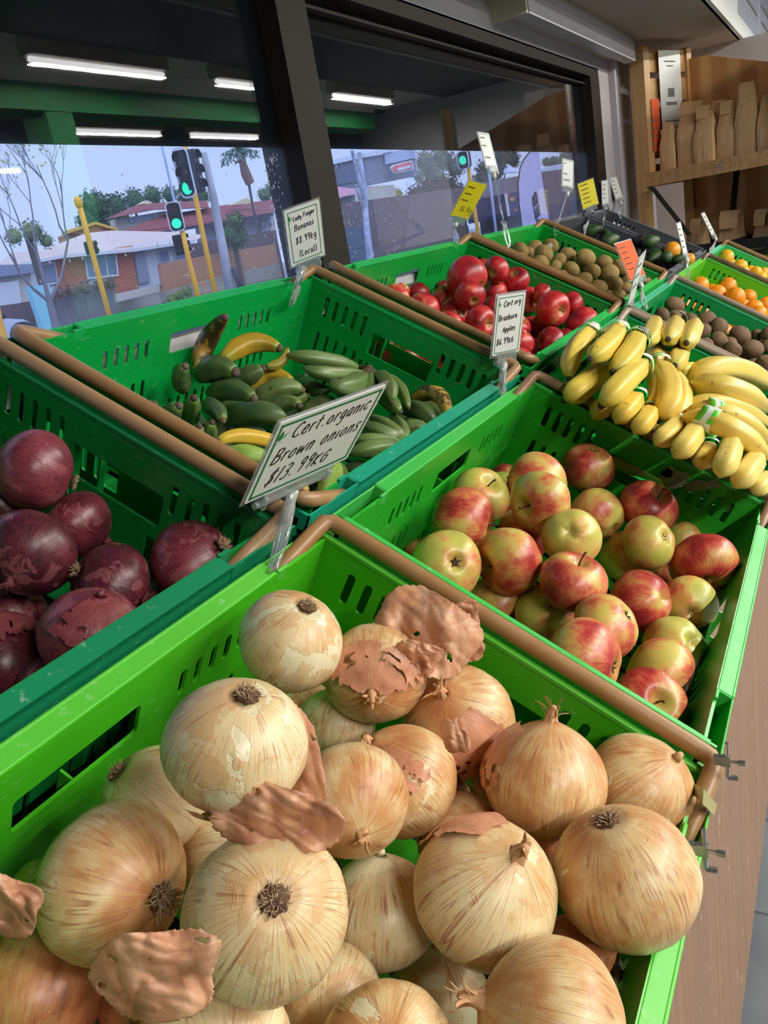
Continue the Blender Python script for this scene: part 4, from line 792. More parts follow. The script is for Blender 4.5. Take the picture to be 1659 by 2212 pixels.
# ---------------------------------------------------------------- kiwifruit, citrus, avocados
def egg(name, mat, a, b_, nz=.01, segs=36):
    prof = [(max(.02, a * math.sin(math.pi * i / 24) ** .95), -b_ * math.cos(math.pi * i / 24)) for i in range(25)]
    return MB().lathe(prof, segs, None, lambda q, an: q * (1 + nz * math.sin(2 * an + 1) + nz * math.sin(3 * an))).mesh(name, MAT[mat], True)
KM = [egg('kiwifruit_body', 'kiwi', .88, 1.12, .015), egg('kiwifruit_body', 'kiwi', .92, 1.05, .02)]
nub = MB().lathe([(.16, -1.06), (.14, -1.13), (.05, -1.15)], 10).mesh('kiwi_stem_end', plain('kiwi_nub', lin(84, 64, 40), .9)); 
stk = MB(); n_ = 16
stk.lathe([(.0, .0), (.30, -.02), (.31, -.04), (.0, -.02)], 18, Matrix.Translation((.9, 0, 0)) @ Matrix.Rotation(math.pi / 2, 4, 'Y')); STK = stk.mesh('fruit_sticker', plain('white_fruit_sticker', lin(225, 220, 222), .4))
def kiwis(items, sol, row, col, label, group, name):
    lab = rank_labels(sol, row, [label] * len(sol), 6)
    for k, so in enumerate(sol):
        rn = random.Random(k * 5 + len(sol)); ax = Vector((rn.uniform(-1, 1), rn.uniform(-1, 1), rn.uniform(-.5, .5))).normalized(); f_ = rn.uniform(.85, 1.12)
        o = inst(name, KM[k % 2], None, poleM(Vector(so[:3]), ax, so[3] * .97), tuple(c * f_ for c in col[:3]) + (1,), label=lab[k], cat='kiwifruit', group=group); inst('stem_end', nub, o)
        if row == 'B' and k in (10, 18, 8, 3): inst('fruit_sticker', STK, o, poleM((0, 0, 0), ax, 1).to_3x3().inverted().to_4x4() @ Matrix.Rotation(0, 4, 'Z') @ frameM((0, 0, 0), -ray(1280, 580).normalized(), -ray(1280, 580).normalized().orthogonal().normalized(), ray(1280, 580).normalized().cross(ray(1280, 580).normalized().orthogonal().normalized())) @ Matrix.Scale(1.0, 4))
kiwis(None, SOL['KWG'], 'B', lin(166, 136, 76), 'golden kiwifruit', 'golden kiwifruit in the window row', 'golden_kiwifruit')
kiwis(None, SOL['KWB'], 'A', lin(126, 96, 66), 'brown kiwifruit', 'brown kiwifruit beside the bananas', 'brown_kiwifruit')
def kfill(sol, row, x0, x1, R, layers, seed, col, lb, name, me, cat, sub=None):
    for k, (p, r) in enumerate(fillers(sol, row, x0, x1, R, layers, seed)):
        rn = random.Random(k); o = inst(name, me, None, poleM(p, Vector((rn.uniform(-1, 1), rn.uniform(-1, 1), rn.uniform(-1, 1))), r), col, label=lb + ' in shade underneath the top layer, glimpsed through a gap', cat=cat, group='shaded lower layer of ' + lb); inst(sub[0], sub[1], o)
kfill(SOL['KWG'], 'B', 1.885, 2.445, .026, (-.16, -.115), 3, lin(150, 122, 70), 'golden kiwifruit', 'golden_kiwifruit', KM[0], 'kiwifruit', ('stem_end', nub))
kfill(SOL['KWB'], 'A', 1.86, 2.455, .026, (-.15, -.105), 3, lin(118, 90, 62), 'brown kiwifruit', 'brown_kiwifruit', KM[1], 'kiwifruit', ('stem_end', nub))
OM = MB().lathe([(max(.02, math.sin(math.pi * i / 20)), -.93 * math.cos(math.pi * i / 20) + (.05 if i > 18 else 0)) for i in range(21)], 32).mesh('citrus_body', MAT['citrus'], True)
BUT = MB().lathe([(.02, -.86), (.09, -.93), (.07, -.96), (.01, -.97)], 8).mesh('stem_button', plain('green_stem_button', lin(96, 104, 50), .8))
def citrus(sol, row, col, label, group, name, cat, per=4):
    lab = rank_labels(sol, row, [label] * len(sol), per) if len(sol) > 2 else label
    for k, so in enumerate(sol):
        rn = random.Random(k * 5 + 77); ax = Vector((rn.uniform(-1, 1), rn.uniform(-1, 1), rn.uniform(-1, 1))).normalized()
        o = inst(name, OM, None, poleM(Vector(so[:3]), ax, so[3]), col, label=lab[k], cat=cat, group=group); inst('stem_button', BUT, o)
citrus(SOL['ORG'], 'A', lin(246, 150, 30), 'orange', 'oranges in the lime crate', 'orange', 'orange')
citrus(SOL['MAN'], 'A', lin(248, 176, 30), 'small mandarin', 'mandarins in the farthest green crate', 'mandarin', 'mandarin')
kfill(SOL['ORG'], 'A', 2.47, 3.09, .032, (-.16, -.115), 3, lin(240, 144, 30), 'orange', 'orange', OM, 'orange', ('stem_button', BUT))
citrus(SOL['AVO_OR'], 'B', lin(246, 164, 36), ['larger orange resting on the avocados in the grey crate', 'smaller orange at the low corner of the grey crate'], 'oranges among the avocados', 'orange', 'orange')
prof = []
for i in range(29):
    a = math.pi * i / 28; z = -math.cos(a); r = math.sin(a) * (.82 - .22 * z + .0 * z * z); prof.append((max(.02, r * .98), z * 1.22))
VM = MB().lathe(prof, 36).mesh('avocado_body', MAT['avo'], True); VS = MB().lathe([(.03, 1.18), (.09, 1.24), (.05, 1.28), (.01, 1.27)], 8).mesh('avocado_stem', MAT['stem'])
lab = rank_labels(SOL['AVO'], 'B', ['glossy green avocado' if i[3] == 'g' else 'dark ripe avocado' for i in AVO], 4)
for k, (it, so) in enumerate(zip(AVO, SOL['AVO'])):
    rn = random.Random(k + 50); ax = Vector((rn.uniform(-1, 1), rn.uniform(-1, .4), rn.uniform(-.4, .4))).normalized()
    o = inst('avocado', VM, None, poleM(Vector(so[:3]), ax, so[3] * .95), lin(56, 92, 40) if it[3] == 'g' else lin(50, 42, 40), label=lab[k], cat='avocado', group='avocados in the grey crate'); inst('stem_end', VS, o)

# ---------------------------------------------------------------- bananas
def bezier(P0, P1, P2, n):
    """smooth curve through three points"""
    C1 = P1 * 2 - (P0 + P2) * .5; return [(P0 * (1 - t) ** 2 + C1 * (2 * t * (1 - t)) + P2 * t * t) for t in [i / n for i in range(n + 1)]]
def banana_mb(P0, P1, P2, R, c, stem=.35, tip=.30, n=22, side=10, name='banana', tp=.17):
    pts = bezier(P0, P1, P2, n); L_ = sum((pts[i + 1] - pts[i]).length for i in range(n)); vs = []; al = []
    d0 = (pts[1] - pts[0]).normalized(); x = ((P1 - (P0 + P2) / 2)); x = x - d0 * x.dot(d0); x = x.normalized() if x.length > 1e-5 else d0.orthogonal().normalized()
    for i, p in enumerate(pts):
        d = (pts[min(i + 1, n)] - pts[max(i - 1, 0)]).normalized(); x = (x - d * x.dot(d)).normalized(); y = d.cross(x); t = i / n
        r = R * min(1, stem + (1 - stem) * min(1, t / .22) ** .8) * min(1, tip + (1 - tip) * min(1, (1 - t) / tp) ** .62)
        for k in range(side * 2):
            a = 6.2832 * k / (side * 2); g = 1 + .075 * math.cos(5 * a + .6); vs.append(p + x * (r * g * math.cos(a)) + y * (r * g * math.sin(a)) - c); al.append(t)
    m_ = side * 2; fs = [(i * m_ + k, i * m_ + (k + 1) % m_, (i + 1) * m_ + (k + 1) % m_, (i + 1) * m_ + k) for i in range(n) for k in range(m_)] + [tuple(range(m_ - 1, -1, -1)), tuple(n * m_ + k for k in range(m_))]
    mb = MB(); mb.add(vs, fs); me = mb.mesh(name, MAT['banana'], True); at_ = me.attributes.new('along', 'FLOAT', 'POINT'); at_.data.foreach_set('value', al)
    d = (pts[-1] - pts[-2]).normalized(); tb = MB(); r = R * tip; tb.tube([pts[-1] - c - d * R * .05, pts[-1] - c + d * R * .18, pts[-1] - c + d * R * .38], [r * 1.03, r * .95, r * .6], 10)
    return me, tb
def make_banana(a, m_, b_, rpx, n3, row, col, spots, name='banana', parent=None, tipmat='bantip', label=None, group=None, R=None, tipR=.30, stem=.35, cat='banana'):
    (P0, t0), (P1, t1), (P2, t2) = [atN(q[0], q[1], nn, row) for q, nn in zip((a, m_, b_), n3)]
    Rr = R or rpx * t1 / F_PX; c = (P0 + P2) / 2
    me, tb = banana_mb(P0, P1, P2, Rr, c, stem, tipR, tp=.40 if tipmat == 'gtip' else .2); cc = tuple(col[:3]) + (.5 + spots * .5,)
    if parent is None: o = inst(name, me, None, Matrix.Translation(c), cc, label=label, cat=cat, group=group)
    else: o = inst(name, me, parent, Matrix.Translation(c - parent.location), cc)
    o.color = cc; inst('blossom_tip', tb.mesh('blossom_tip', MAT[tipmat], True), o); return o, (P0, P1, P2, Rr)
YB = lin(232, 204, 84); YG = lin(214, 202, 84)
def tape(P, R, axis, parent, w=.012, fl=1.0, span=(0, 360), nm='label_tape', barcode=False, mark=False):
    """green and white banana tape: a thin band round the fingers"""
    M_ = poleM(P - parent.location, axis, 1); b = MB(); n = 28; vs = []; a0, a1 = math.radians(span[0]), math.radians(span[1])
    for i in range(n + 1):
        a = a0 + (a1 - a0) * i / n; k = 1.03 + .02 * math.sin(6 * a); 
        for z in (-w, -w * .33, w * .33, w): vs.append((R * k * math.cos(a), R * fl * k * math.sin(a), z + .002 * math.sin(3 * a)))
    fs = [(i * 4 + j, i * 4 + j + 1, (i + 1) * 4 + j + 1, (i + 1) * 4 + j) for i in range(n) for j in range(3)]; b.add(vs, fs)
    me = b.mesh(nm, [TW, TG], True)
    for p in me.polygons: p.material_index = 1 if p.index % 3 != 1 and (p.index // 3) % 9 < 6 else 0
    o = inst(nm, me, parent, M_); so = o.modifiers.new('t', 'SOLIDIFY'); so.thickness = .0003
    if mark or barcode:
        b = MB()
        for (s0, s1, z0, z1) in ([(.0, .09, -.5, .5)] if mark else []) + ([(.14 + .022 * j, .152 + .022 * j, -.8, .8) for j in range(9)] if barcode else []):
            a, a2 = a0 + (a1 - a0) * s0, a0 + (a1 - a0) * s1; vs = []
            for aa in (a, (a + a2) / 2, a2):
                for z in (z0 * w, z1 * w): vs.append((R * 1.065 * math.cos(aa), R * fl * 1.065 * math.sin(aa), z))
            b.add(vs, [(0, 1, 3, 2), (2, 3, 5, 4)])
        inst('printed_mark', b.mesh('printed_mark', MAT['ink']), o)
    return o
TW = plain('white_tape', lin(222, 226, 220), .35); TG = plain('green_tape', lin(96, 196, 56), .35)
def hand(label, fingers, row, col, spots, name='banana_bunch', tipmat='bantip', group=None, crown=None, tapes=(), cat='bananas'):
    """fingers: (stem px, middle px, tip px, radius px, heights)"""
    c0 = atN(fingers[0][0][0], fingers[0][0][1], fingers[0][4][0], row)[0]; e = empty(name, c0, label=label, cat=cat, group=group); F = []
    for (a, m_, b_, r, n3) in fingers:
        o, g = make_banana(a, m_, b_, r, n3, row, tuple(x * random.Random(r + a[0]).uniform(.92, 1.05) for x in col[:3]), spots, 'banana', e, tipmat, stem=.42); F.append(g)
    if crown:
        (u, v, n, r) = crown; p, t_ = atN(u, v, n, row); b = MB(); rr = r * t_ / F_PX
        for g in F:
            d = (g[0] - p); 
            if d.length < rr * 8: b.tube([p - c0, p - c0 + d * .5, g[0] - c0 + (g[1] - g[0]).normalized() * rr * .4], [rr, rr * .7, rr * .5], 8)
        b.lathe([(rr * .2, -rr), (rr, -rr * .6), (rr * 1.15, rr * .4), (rr * .7, rr)], 10, Matrix.Translation(p - c0)); b.build('crown', MAT['bancrown'], e, True)
    for (i, f_, k, kw) in tapes:
        P0, P1, P2, R = F[i]; P = bezier(P0, P1, P2, 10)[int(f_ * 10)]; ax = (P2 - P0).normalized(); tape(P, R * k, ax, e, **kw)
    return e
H = hand
GY = 'taped hands of yellow bananas'
H('top left hand of three plump yellow bananas under green and white tape', [((1292, 712), (1247, 748), (1229, 815), 21, (.045, .055, .03)), ((1336, 712), (1318, 738), (1275, 776), 24, (.06, .085, .075)), ((1378, 716), (1366, 752), (1325, 803), 25, (.07, .085, .07)), ((1345, 706), (1320, 722), (1300, 740), 18, (.05, .045, .04))], 'A', YB, .3, group=GY, tapes=[(1, .25, 1.25, dict(w=.013, mark=True)), (2, .3, 1.18, dict(w=.013, barcode=True)), (0, .2, 1.25, dict(w=.013))])
H('hand of bananas whose lowest finger bears a brown scar, middle left of the heap', [((1392, 784), (1350, 822), (1301, 874), 26, (.055, .075, .05)), ((1312, 790), (1268, 828), (1222, 862), 27, (.02, .03, .01)), ((1345, 850), (1310, 872), (1285, 900), 22, (.01, .02, .0)), ((1290, 800), (1250, 832), (1205, 850), 20, (.0, .0, -.02))], 'A', YB, .25, group=GY, tapes=[(0, .15, 1.12, dict(w=.007))])
H('curved hand of three long bananas bowed to the right in the heap centre', [((1395, 782), (1421, 838), (1400, 898), 20, (.03, .05, .03)), ((1412, 782), (1448, 842), (1426, 905), 27, (.04, .065, .04)), ((1434, 790), (1474, 852), (1448, 914), 20, (.03, .045, .03))], 'A', lin(234, 200, 92), .35, group=GY, tapes=[(1, .1, 1.2, dict(w=.008, mark=True))])
H('compact pack of five banana tips facing the camera by the kiwifruit bar', [((1416, 690), (1409, 714), (1400, 738), 20, (.04, .07, .085)), ((1461, 690), (1453, 714), (1443, 733), 21, (.04, .07, .085)), ((1504, 694), (1492, 722), (1482, 741), 21, (.04, .07, .085)), ((1422, 742), (1417, 765), (1412, 790), 21, (.02, .04, .05)), ((1474, 742), (1466, 768), (1457, 790), 22, (.02, .05, .065))], 'A', lin(226, 200, 96), .1, group=GY, tapes=[(1, .12, 1.25, dict(w=.004))])
H('two short bananas lying crosswise under the pack of five tips', [((1462, 806), (1484, 799), (1508, 797), 15, (.02, .03, .02)), ((1462, 826), (1480, 822), (1498, 822), 11, (.0, .01, .0))], 'A', YB, .8, group=GY)
H('broad hand of bananas with dark crown at the top right of the heap', [((1488, 838), (1562, 795), (1668, 838), 27, (.02, .07, .03)), ((1490, 842), (1565, 838), (1662, 886), 26, (.03, .075, .04)), ((1490, 852), (1520, 860), (1556, 886), 17, (.02, .035, .02))], 'A', lin(222, 196, 96), .3, group=GY, crown=(1481, 842, .02, 6))
H('fan of long bananas crossed by tape with a black square mark, right of the heap', [((1480, 898), (1552, 872), (1672, 925), 20, (.02, .06, .03)), ((1478, 908), (1560, 892), (1672, 965), 23, (.025, .075, .045)), ((1474, 914), (1553, 916), (1660, 988), 25, (.03, .085, .06))], 'A', lin(234, 204, 100), .3, group=GY, tapes=[(2, .42, 1.2, dict(w=.013, mark=True)), (1, .4, 1.15, dict(w=.011, barcode=False, mark=True))])
H('taped hand of banana ends beside the brown bar in the heap foreground', [((1466, 912), (1444, 936), (1418, 956), 22, (.03, .05, .04)), ((1506, 926), (1488, 952), (1462, 982), 25, (.04, .07, .055)), ((1534, 962), (1524, 986), (1510, 1004), 21, (.03, .05, .045))], 'A', lin(236, 208, 104), .6, tipmat='bancrown', group=GY, tapes=[(0, .12, 1.15, dict(w=.006, mark=True)), (1, .1, 1.12, dict(w=.006)), (2, .15, 1.12, dict(w=.006, mark=True))])
H('untaped hand of stubby bananas nearest the lower right corner of the crate', [((1582, 950), (1574, 984), (1556, 1022), 25, (.04, .085, .07)), ((1638, 980), (1618, 1014), (1592, 1044), 25, (.03, .07, .055)), ((1662, 1030), (1648, 1044), (1626, 1062), 20, (.02, .05, .045))], 'A', lin(238, 212, 112), .5, tipmat='bancrown', group=GY)
H('small taped pair of bananas behind the brown bar, low in the heap', [((1380, 856), (1358, 880), (1334, 908), 22, (.03, .05, .03)), ((1407, 884), (1394, 908), (1374, 930), 21, (.03, .05, .035)), ((1424, 914), (1408, 930), (1392, 940), 14, (.0, .01, .0))], 'A', lin(236, 202, 84), .3, group=GY, tapes=[(0, .1, 1.15, dict(w=.006)), (1, .1, 1.15, dict(w=.007, mark=True))])
H('bananas seen low through the slots of the crate wall', [((1310, 980), (1340, 1000), (1400, 1020), 16, (-.06, -.05, -.06)), ((1340, 1000), (1400, 1022), (1470, 1050), 15, (-.09, -.08, -.09))], 'A', lin(190, 170, 84), .5, group=GY)
# lady fingers
LG = lin(104, 130, 74); LD = lin(72, 100, 62); LL = lin(152, 186, 84); LY = lin(206, 164, 52)
def LF(label, a, m_, b_, r, n3, col=LD, sp=.15, **k): make_banana(a, m_, b_, r, n3, 'B', col, sp, 'lady_finger_banana', None, 'gtip', label, 'loose lady finger bananas', tipR=.42, stem=.5, **k)
LF('brown mottled lady finger banana standing upright against the window side wall', (428, 800), (446, 742), (485, 686), 21, (-.08, -.05, .0), lin(176, 130, 52), -.55)
LF('plump yellow brown lady finger banana lying at the back near the wall', (480, 778), (540, 742), (602, 752), 22, (-.06, -.045, -.04), lin(178, 146, 42), .2)
LF('thin olive banana curled beside the plump yellow brown one', (575, 792), (606, 782), (621, 753), 11, (-.06, -.055, -.04), lin(150, 140, 52), .2)
LF('dark green banana standing with its tip up at the left back', (402, 846), (390, 815), (400, 792), 20, (-.09, -.07, -.05))
LF('dark green banana beneath the mottled upright one', (430, 818), (465, 796), (507, 803), 27, (-.08, -.055, -.045))
LF('dark green banana overlapped by the one beneath the mottled banana', (500, 826), (535, 812), (566, 796), 21, (-.09, -.07, -.055))
LF('golden yellow lady finger in the middle behind the green ones', (535, 836), (584, 812), (628, 825), 20, (-.10, -.08, -.07), LY, .3)
LF('short dark green banana across the left middle of the crate', (452, 852), (500, 842), (547, 860), 23, (-.09, -.065, -.055))
LF('green banana tip poking up beside the brown bar, farthest left', (326, 906), (322, 890), (333, 874), 19, (-.12, -.08, -.05))
LF('green banana tip standing next to the farthest left one', (366, 922), (366, 900), (386, 877), 22, (-.12, -.07, -.04))
LF('light green upright banana tip with pale ridge near the left cluster', (408, 920), (412, 888), (419, 860), 20, (-.11, -.07, -.04), LG)
LF('green banana pointing right out of the left cluster', (440, 876), (464, 882), (480, 908), 19, (-.10, -.06, -.05))
LF('small green tip low by the bar in the left cluster', (424, 970), (424, 944), (430, 922), 17, (-.12, -.07, -.045), LG)
LF('second small green tip low by the bar in the left cluster', (452, 966), (452, 940), (458, 914), 17, (-.12, -.08, -.055), LG)
LF('tiny green tip half behind the brown bar', (398, 948), (396, 936), (397, 930), 12, (-.11, -.08, -.06), LG)
LF('mid green banana slanting in the centre of the crate', (548, 874), (600, 840), (650, 842), 22, (-.09, -.06, -.055), LG)
LF('mid green banana tucked under the slanting centre one', (594, 888), (634, 866), (664, 856), 15, (-.09, -.075, -.065), LG)
LF('green banana with brown tip below the slanting centre one', (575, 902), (615, 872), (646, 876), 18, (-.09, -.065, -.055), LG)
LF('long dark green banana in front of the centre group', (498, 912), (555, 892), (613, 906), 27, (-.09, -.055, -.05))
LF('bright yellow lady finger low in the middle beside the card', (640, 975), (540, 944), (472, 954), 17, (-.08, -.06, -.06), lin(224, 184, 62), .4)
LF('dark thin banana above the bright yellow one', (503, 936), (538, 928), (574, 938), 12, (-.10, -.08, -.08))
LF('lime green lady finger beside the brown bar under the bright yellow one', (466, 1006), (520, 982), (600, 1000), 23, (-.09, -.06, -.06), LL, .2)
LF('orange brown banana under the lime green one', (520, 1036), (560, 1018), (600, 1012), 16, (-.09, -.08, -.08), lin(206, 160, 66), .4)
LF('green banana just above the top edge of the onion card', (655, 898), (688, 872), (722, 868), 17, (-.09, -.07, -.06), LG)
LF('plain green banana right of the card edge pointing to the front rim', (868, 884), (908, 888), (948, 926), 20, (-.09, -.06, -.07), LD)
LF('green banana lying along the front rim at the right', (872, 930), (900, 922), (930, 938), 16, (-.08, -.07, -.075), LG)
LF('yellow and black spotted banana at the right end of the crate', (890, 862), (945, 852), (968, 910), 17, (-.07, -.04, -.05), lin(196, 160, 70), -.45)
LF('green banana under the yellow and black spotted one', (905, 884), (935, 880), (958, 900), 15, (-.09, -.08, -.08), LG)
LF('dark green banana by the front rim right of the card clip', (748, 1018), (775, 1008), (802, 1012), 14, (-.08, -.07, -.07))
LF('small green banana with brown tip touching the front rim', (800, 1014), (816, 1000), (832, 996), 14, (-.07, -.06, -.05), LG)
LF('green banana low against the front rim near the clip', (764, 1044), (785, 1024), (812, 1014), 15, (-.08, -.07, -.065))
LF('wide light green banana beneath the card clip', (712, 1000), (716, 1045), (700, 1090), 27, (-.07, -.05, -.05), LL, .1)
LF('slim green banana right of the wide light green one', (722, 1000), (742, 1024), (748, 1056), 12, (-.07, -.055, -.055), LG)
LF('yellow lady finger under the clip by the end of the brown bar', (652, 1040), (648, 1068), (660, 1100), 19, (-.06, -.045, -.04), lin(214, 180, 84), .3)
LF('deep green banana below the crowned back hand', (640, 816), (672, 836), (708, 842), 17, (-.10, -.075, -.07))
rnb = random.Random(21); oB, evB, enB = row_axes('B')
for k in range(18):
    x, v, a_ = rnb.uniform(.70, 1.14), rnb.uniform(.09, .33), rnb.uniform(-.7, .7); P1 = oB + Vector((x, 0, 0)) + evB * v + enB * (-.150 + .014 * (k % 3)); d_ = (Vector((math.cos(a_), 0, 0)) + evB * math.sin(a_)) * .05
    me_, tb_ = banana_mb(P1 - d_, P1 + enB * .012, P1 + d_, .0165, P1, .5, .42); o_ = inst('lady_finger_banana', me_, None, Matrix.Translation(P1), tuple(LD[:3]) + (.55,), label='dark green lady finger banana lying in shade at the bottom of the heap', cat='banana', group='shaded bottom layer of lady finger bananas'); o_.color = tuple(LD[:3]) + (.55,); inst('blossom_tip', tb_.mesh('blossom_tip', MAT['gtip'], True), o_)
GL_ = 'hands of green lady finger bananas'
H('green lady finger hand with black crown at the back right of its crate', [((772, 794), (690, 776), (623, 768), 17, (-.06, -.04, -.045)), ((780, 806), (715, 808), (660, 796), 17, (-.055, -.035, -.035)), ((788, 812), (752, 836), (718, 827), 24, (-.055, -.035, -.03)), ((800, 810), (800, 828), (796, 850), 13, (-.055, -.045, -.05)), ((812, 810), (838, 830), (846, 866), 18, (-.055, -.03, -.035)), ((822, 812), (862, 836), (882, 880), 13, (-.06, -.045, -.05)), ((820, 850), (845, 872), (864, 888), 17, (-.08, -.055, -.05))], 'B', LG, .15, tipmat='gtip', group=GL_, crown=(796, 797, -.052, 9))
H('green lady finger hand fanned left from its brown crown by the front rim', [((872, 950), (838, 920), (798, 900), 14, (-.055, -.05, -.06)), ((872, 954), (822, 932), (778, 918), 16, (-.055, -.045, -.06)), ((870, 958), (810, 950), (760, 950), 14, (-.055, -.045, -.055)), ((868, 966), (812, 968), (758, 978), 20, (-.055, -.04, -.05)), ((872, 946), (866, 922), (846, 898), 15, (-.055, -.06, -.07))], 'B', LG, .15, tipmat='gtip', group=GL_, crown=(880, 958, -.05, 9))

# ---------------------------------------------------------------- price cards
GLY = { # one stroke letters on a unit box, drawn by hand
'C': (.7, [[(.7, .85), (.5, 1), (.2, .8), (.05, .45), (.15, .1), (.45, 0), (.7, .12)]]), 'c': (.5, [[(.5, .5), (.3, .62), (.08, .4), (.08, .15), (.28, 0), (.5, .1)]]), 'e': (.5, [[(.08, .3), (.48, .38), (.4, .58), (.2, .6), (.06, .35), (.1, .08), (.3, 0), (.5, .12)]]),
'r': (.42, [[(.1, .6), (.1, 0)], [(.1, .35), (.25, .58), (.42, .55)]]), 't': (.4, [[(.22, .95), (.18, .1), (.3, 0)], [(0, .62), (.42, .66)]]), '.': (.3, [[(.10, .02), (.17, .08)]]), 'o': (.5, [[(.3, .6), (.1, .45), (.08, .12), (.28, 0), (.46, .2), (.42, .5), (.28, .6)]]),
'g': (.5, [[(.45, .55), (.25, .62), (.08, .4), (.12, .1), (.35, .1), (.46, .5), (.45, -.2), (.3, -.42), (.08, -.35)]]), 'a': (.5, [[(.45, .58), (.2, .6), (.06, .3), (.15, .02), (.35, .1), (.45, .5), (.42, .08), (.52, 0)]]), 'n': (.5, [[(.08, .6), (.1, 0)], [(.1, .4), (.28, .6), (.42, .5), (.44, 0)]]),
'i': (.22, [[(.1, .58), (.12, 0)], [(.13, .85), (.14, .87)]]), 'B': (.65, [[(.1, 1), (.08, 0)], [(.0, .95), (.4, 1), (.58, .8), (.4, .56), (.12, .52)], [(.12, .52), (.5, .48), (.62, .25), (.45, .02), (.08, 0)]]), 'w': (.7, [[(.02, .6), (.14, 0), (.34, .5), (.48, 0), (.7, .62)]]), 's': (.42, [[(.4, .55), (.2, .62), (.08, .45), (.35, .2), (.25, .02), (.03, .06)]]),
'$': (.55, [[(.5, .82), (.3, .92), (.1, .75), (.2, .55), (.42, .42), (.4, .15), (.2, .05), (.02, .15)], [(.36, 1.08), (.18, -.1)]]), '1': (.25, [[(.18, 1), (.08, 0)]]), '3': (.55, [[(.08, .9), (.3, 1), (.5, .85), (.4, .6), (.22, .52), (.45, .45), (.5, .2), (.3, 0), (.05, .08)]]), '9': (.5, [[(.45, .9), (.25, 1), (.1, .78), (.25, .55), (.45, .7), (.46, .9), (.42, .3), (.36, 0)]]),
'K': (.55, [[(.1, .75), (.08, 0)], [(.5, .75), (.12, .35), (.52, 0)]]), 'G': (.6, [[(.55, .65), (.35, .78), (.1, .5), (.12, .12), (.35, 0), (.52, .15), (.52, .38), (.3, .38)]]), 'L': (.5, [[(.1, .95), (.06, .05), (.5, .05)]]), 'l': (.25, [[(.12, 1), (.1, .05), (.2, 0)]]), 'd': (.5, [[(.42, .5), (.2, .58), (.06, .3), (.18, 0), (.4, .12), (.46, 1), (.46, .02)]]),
'y': (.5, [[(.06, .6), (.2, .12), (.4, .2), (.46, .6), (.4, -.25), (.15, -.38)]]), 'F': (.5, [[(.1, 1), (.08, 0)], [(.0, .97), (.55, 1)], [(.1, .55), (.42, .58)]]), 'b': (.5, [[(.1, 1), (.1, 0), (.35, .02), (.46, .3), (.3, .55), (.1, .4)]]), 'u': (.5, [[(.08, .6), (.1, .1), (.3, .02), (.44, .2), (.46, .6), (.46, 0)]]), 'p': (.5, [[(.1, .6), (.06, -.35)], [(.1, .45), (.32, .6), (.46, .4), (.36, .08), (.1, .08)]]),
'A': (.6, [[(.0, 0), (.32, .9), (.55, 0)], [(.12, .35), (.5, .38)]]), '6': (.5, [[(.45, .95), (.2, .7), (.08, .3), (.22, 0), (.45, .12), (.42, .4), (.12, .35)]]), '8': (.5, [[(.42, .85), (.25, 1), (.12, .8), (.4, .4), (.42, .12), (.22, 0), (.06, .2), (.2, .45), (.42, .85)]]), 'k': (.5, [[(.1, .95), (.08, 0)], [(.44, .6), (.1, .28), (.48, 0)]]),
'(': (.3, [[(.25, 1.05), (.08, .6), (.1, .2), (.25, -.1)]]), ')': (.3, [[(.05, 1.05), (.22, .6), (.2, .2), (.05, -.1)]]), ' ': (.38, []), '~': (.5, [[(.0, .3), (.12, .55), (.2, .1), (.3, .5), (.42, .15), (.5, .45)]]), 'S': (.55, [[(.5, .85), (.28, 1), (.08, .75), (.45, .35), (.4, .05), (.02, .08)]]), 'P': (.5, [[(.1, .95), (.06, 0)], [(.02, .92), (.45, .9), (.46, .55), (.1, .5)]]), 'E': (.5, [[(.5, .95), (.08, .95), (.06, 0), (.5, .02)], [(.08, .5), (.42, .52)]])}
def write(lines, W, Hh, pen=.0007):
    """lines: (text, x, y, height, slant, rise)"""
    b = MB()
    for (tx, x, y, h, sl, rise) in lines:
        cx = x
        for ch in tx:
            w, st = GLY[ch]
            for s_ in st:
                pts = []
                for i in range(len(s_)):
                    if i and len(s_) > 2:
                        p0 = s_[max(i - 2, 0)]; p1 = s_[i - 1]; p2 = s_[i]; p3 = s_[min(i + 1, len(s_) - 1)]
                        for t in (.33, .66): pts.append(tuple(.5 * ((2 * p1[k]) + (p2[k] - p0[k]) * t + (2 * p0[k] - 5 * p1[k] + 4 * p2[k] - p3[k]) * t * t + (3 * p1[k] - p0[k] - 3 * p2[k] + p3[k]) * t ** 3) for k in (0, 1)))
                    pts.append(s_[i])
                P = [Vector((cx + (px_ * .82 + sl * py_) * h, y + (cx - x) * rise + py_ * h, .0004)) for px_, py_ in pts]
                b.tube(P, pen, 5, True, .5)
            cx += (w * .82 + .17) * h
    return b
def leaf_mark(x, y, s):
    b = MB(); b.prism([(x + s * p[0], y + s * p[1], .0003) for p in ((.1, .25), (.0, .5), (.08, .8), (.25, 1.1), (.42, .75), (.4, .45), (.25, .25))], (0, 0, .0002))
    b.prism([(x + s * p[0], y + s * p[1], .0003) for p in ((.35, .3), (.6, .45), (.85, .85), (.55, .6))], (0, 0, .0002)); b.prism([(x + s * p[0], y + s * p[1], .0003) for p in ((-.2, -.15), (.5, .1), (.55, .17), (-.1, -.08))], (0, 0, .0002)); return b
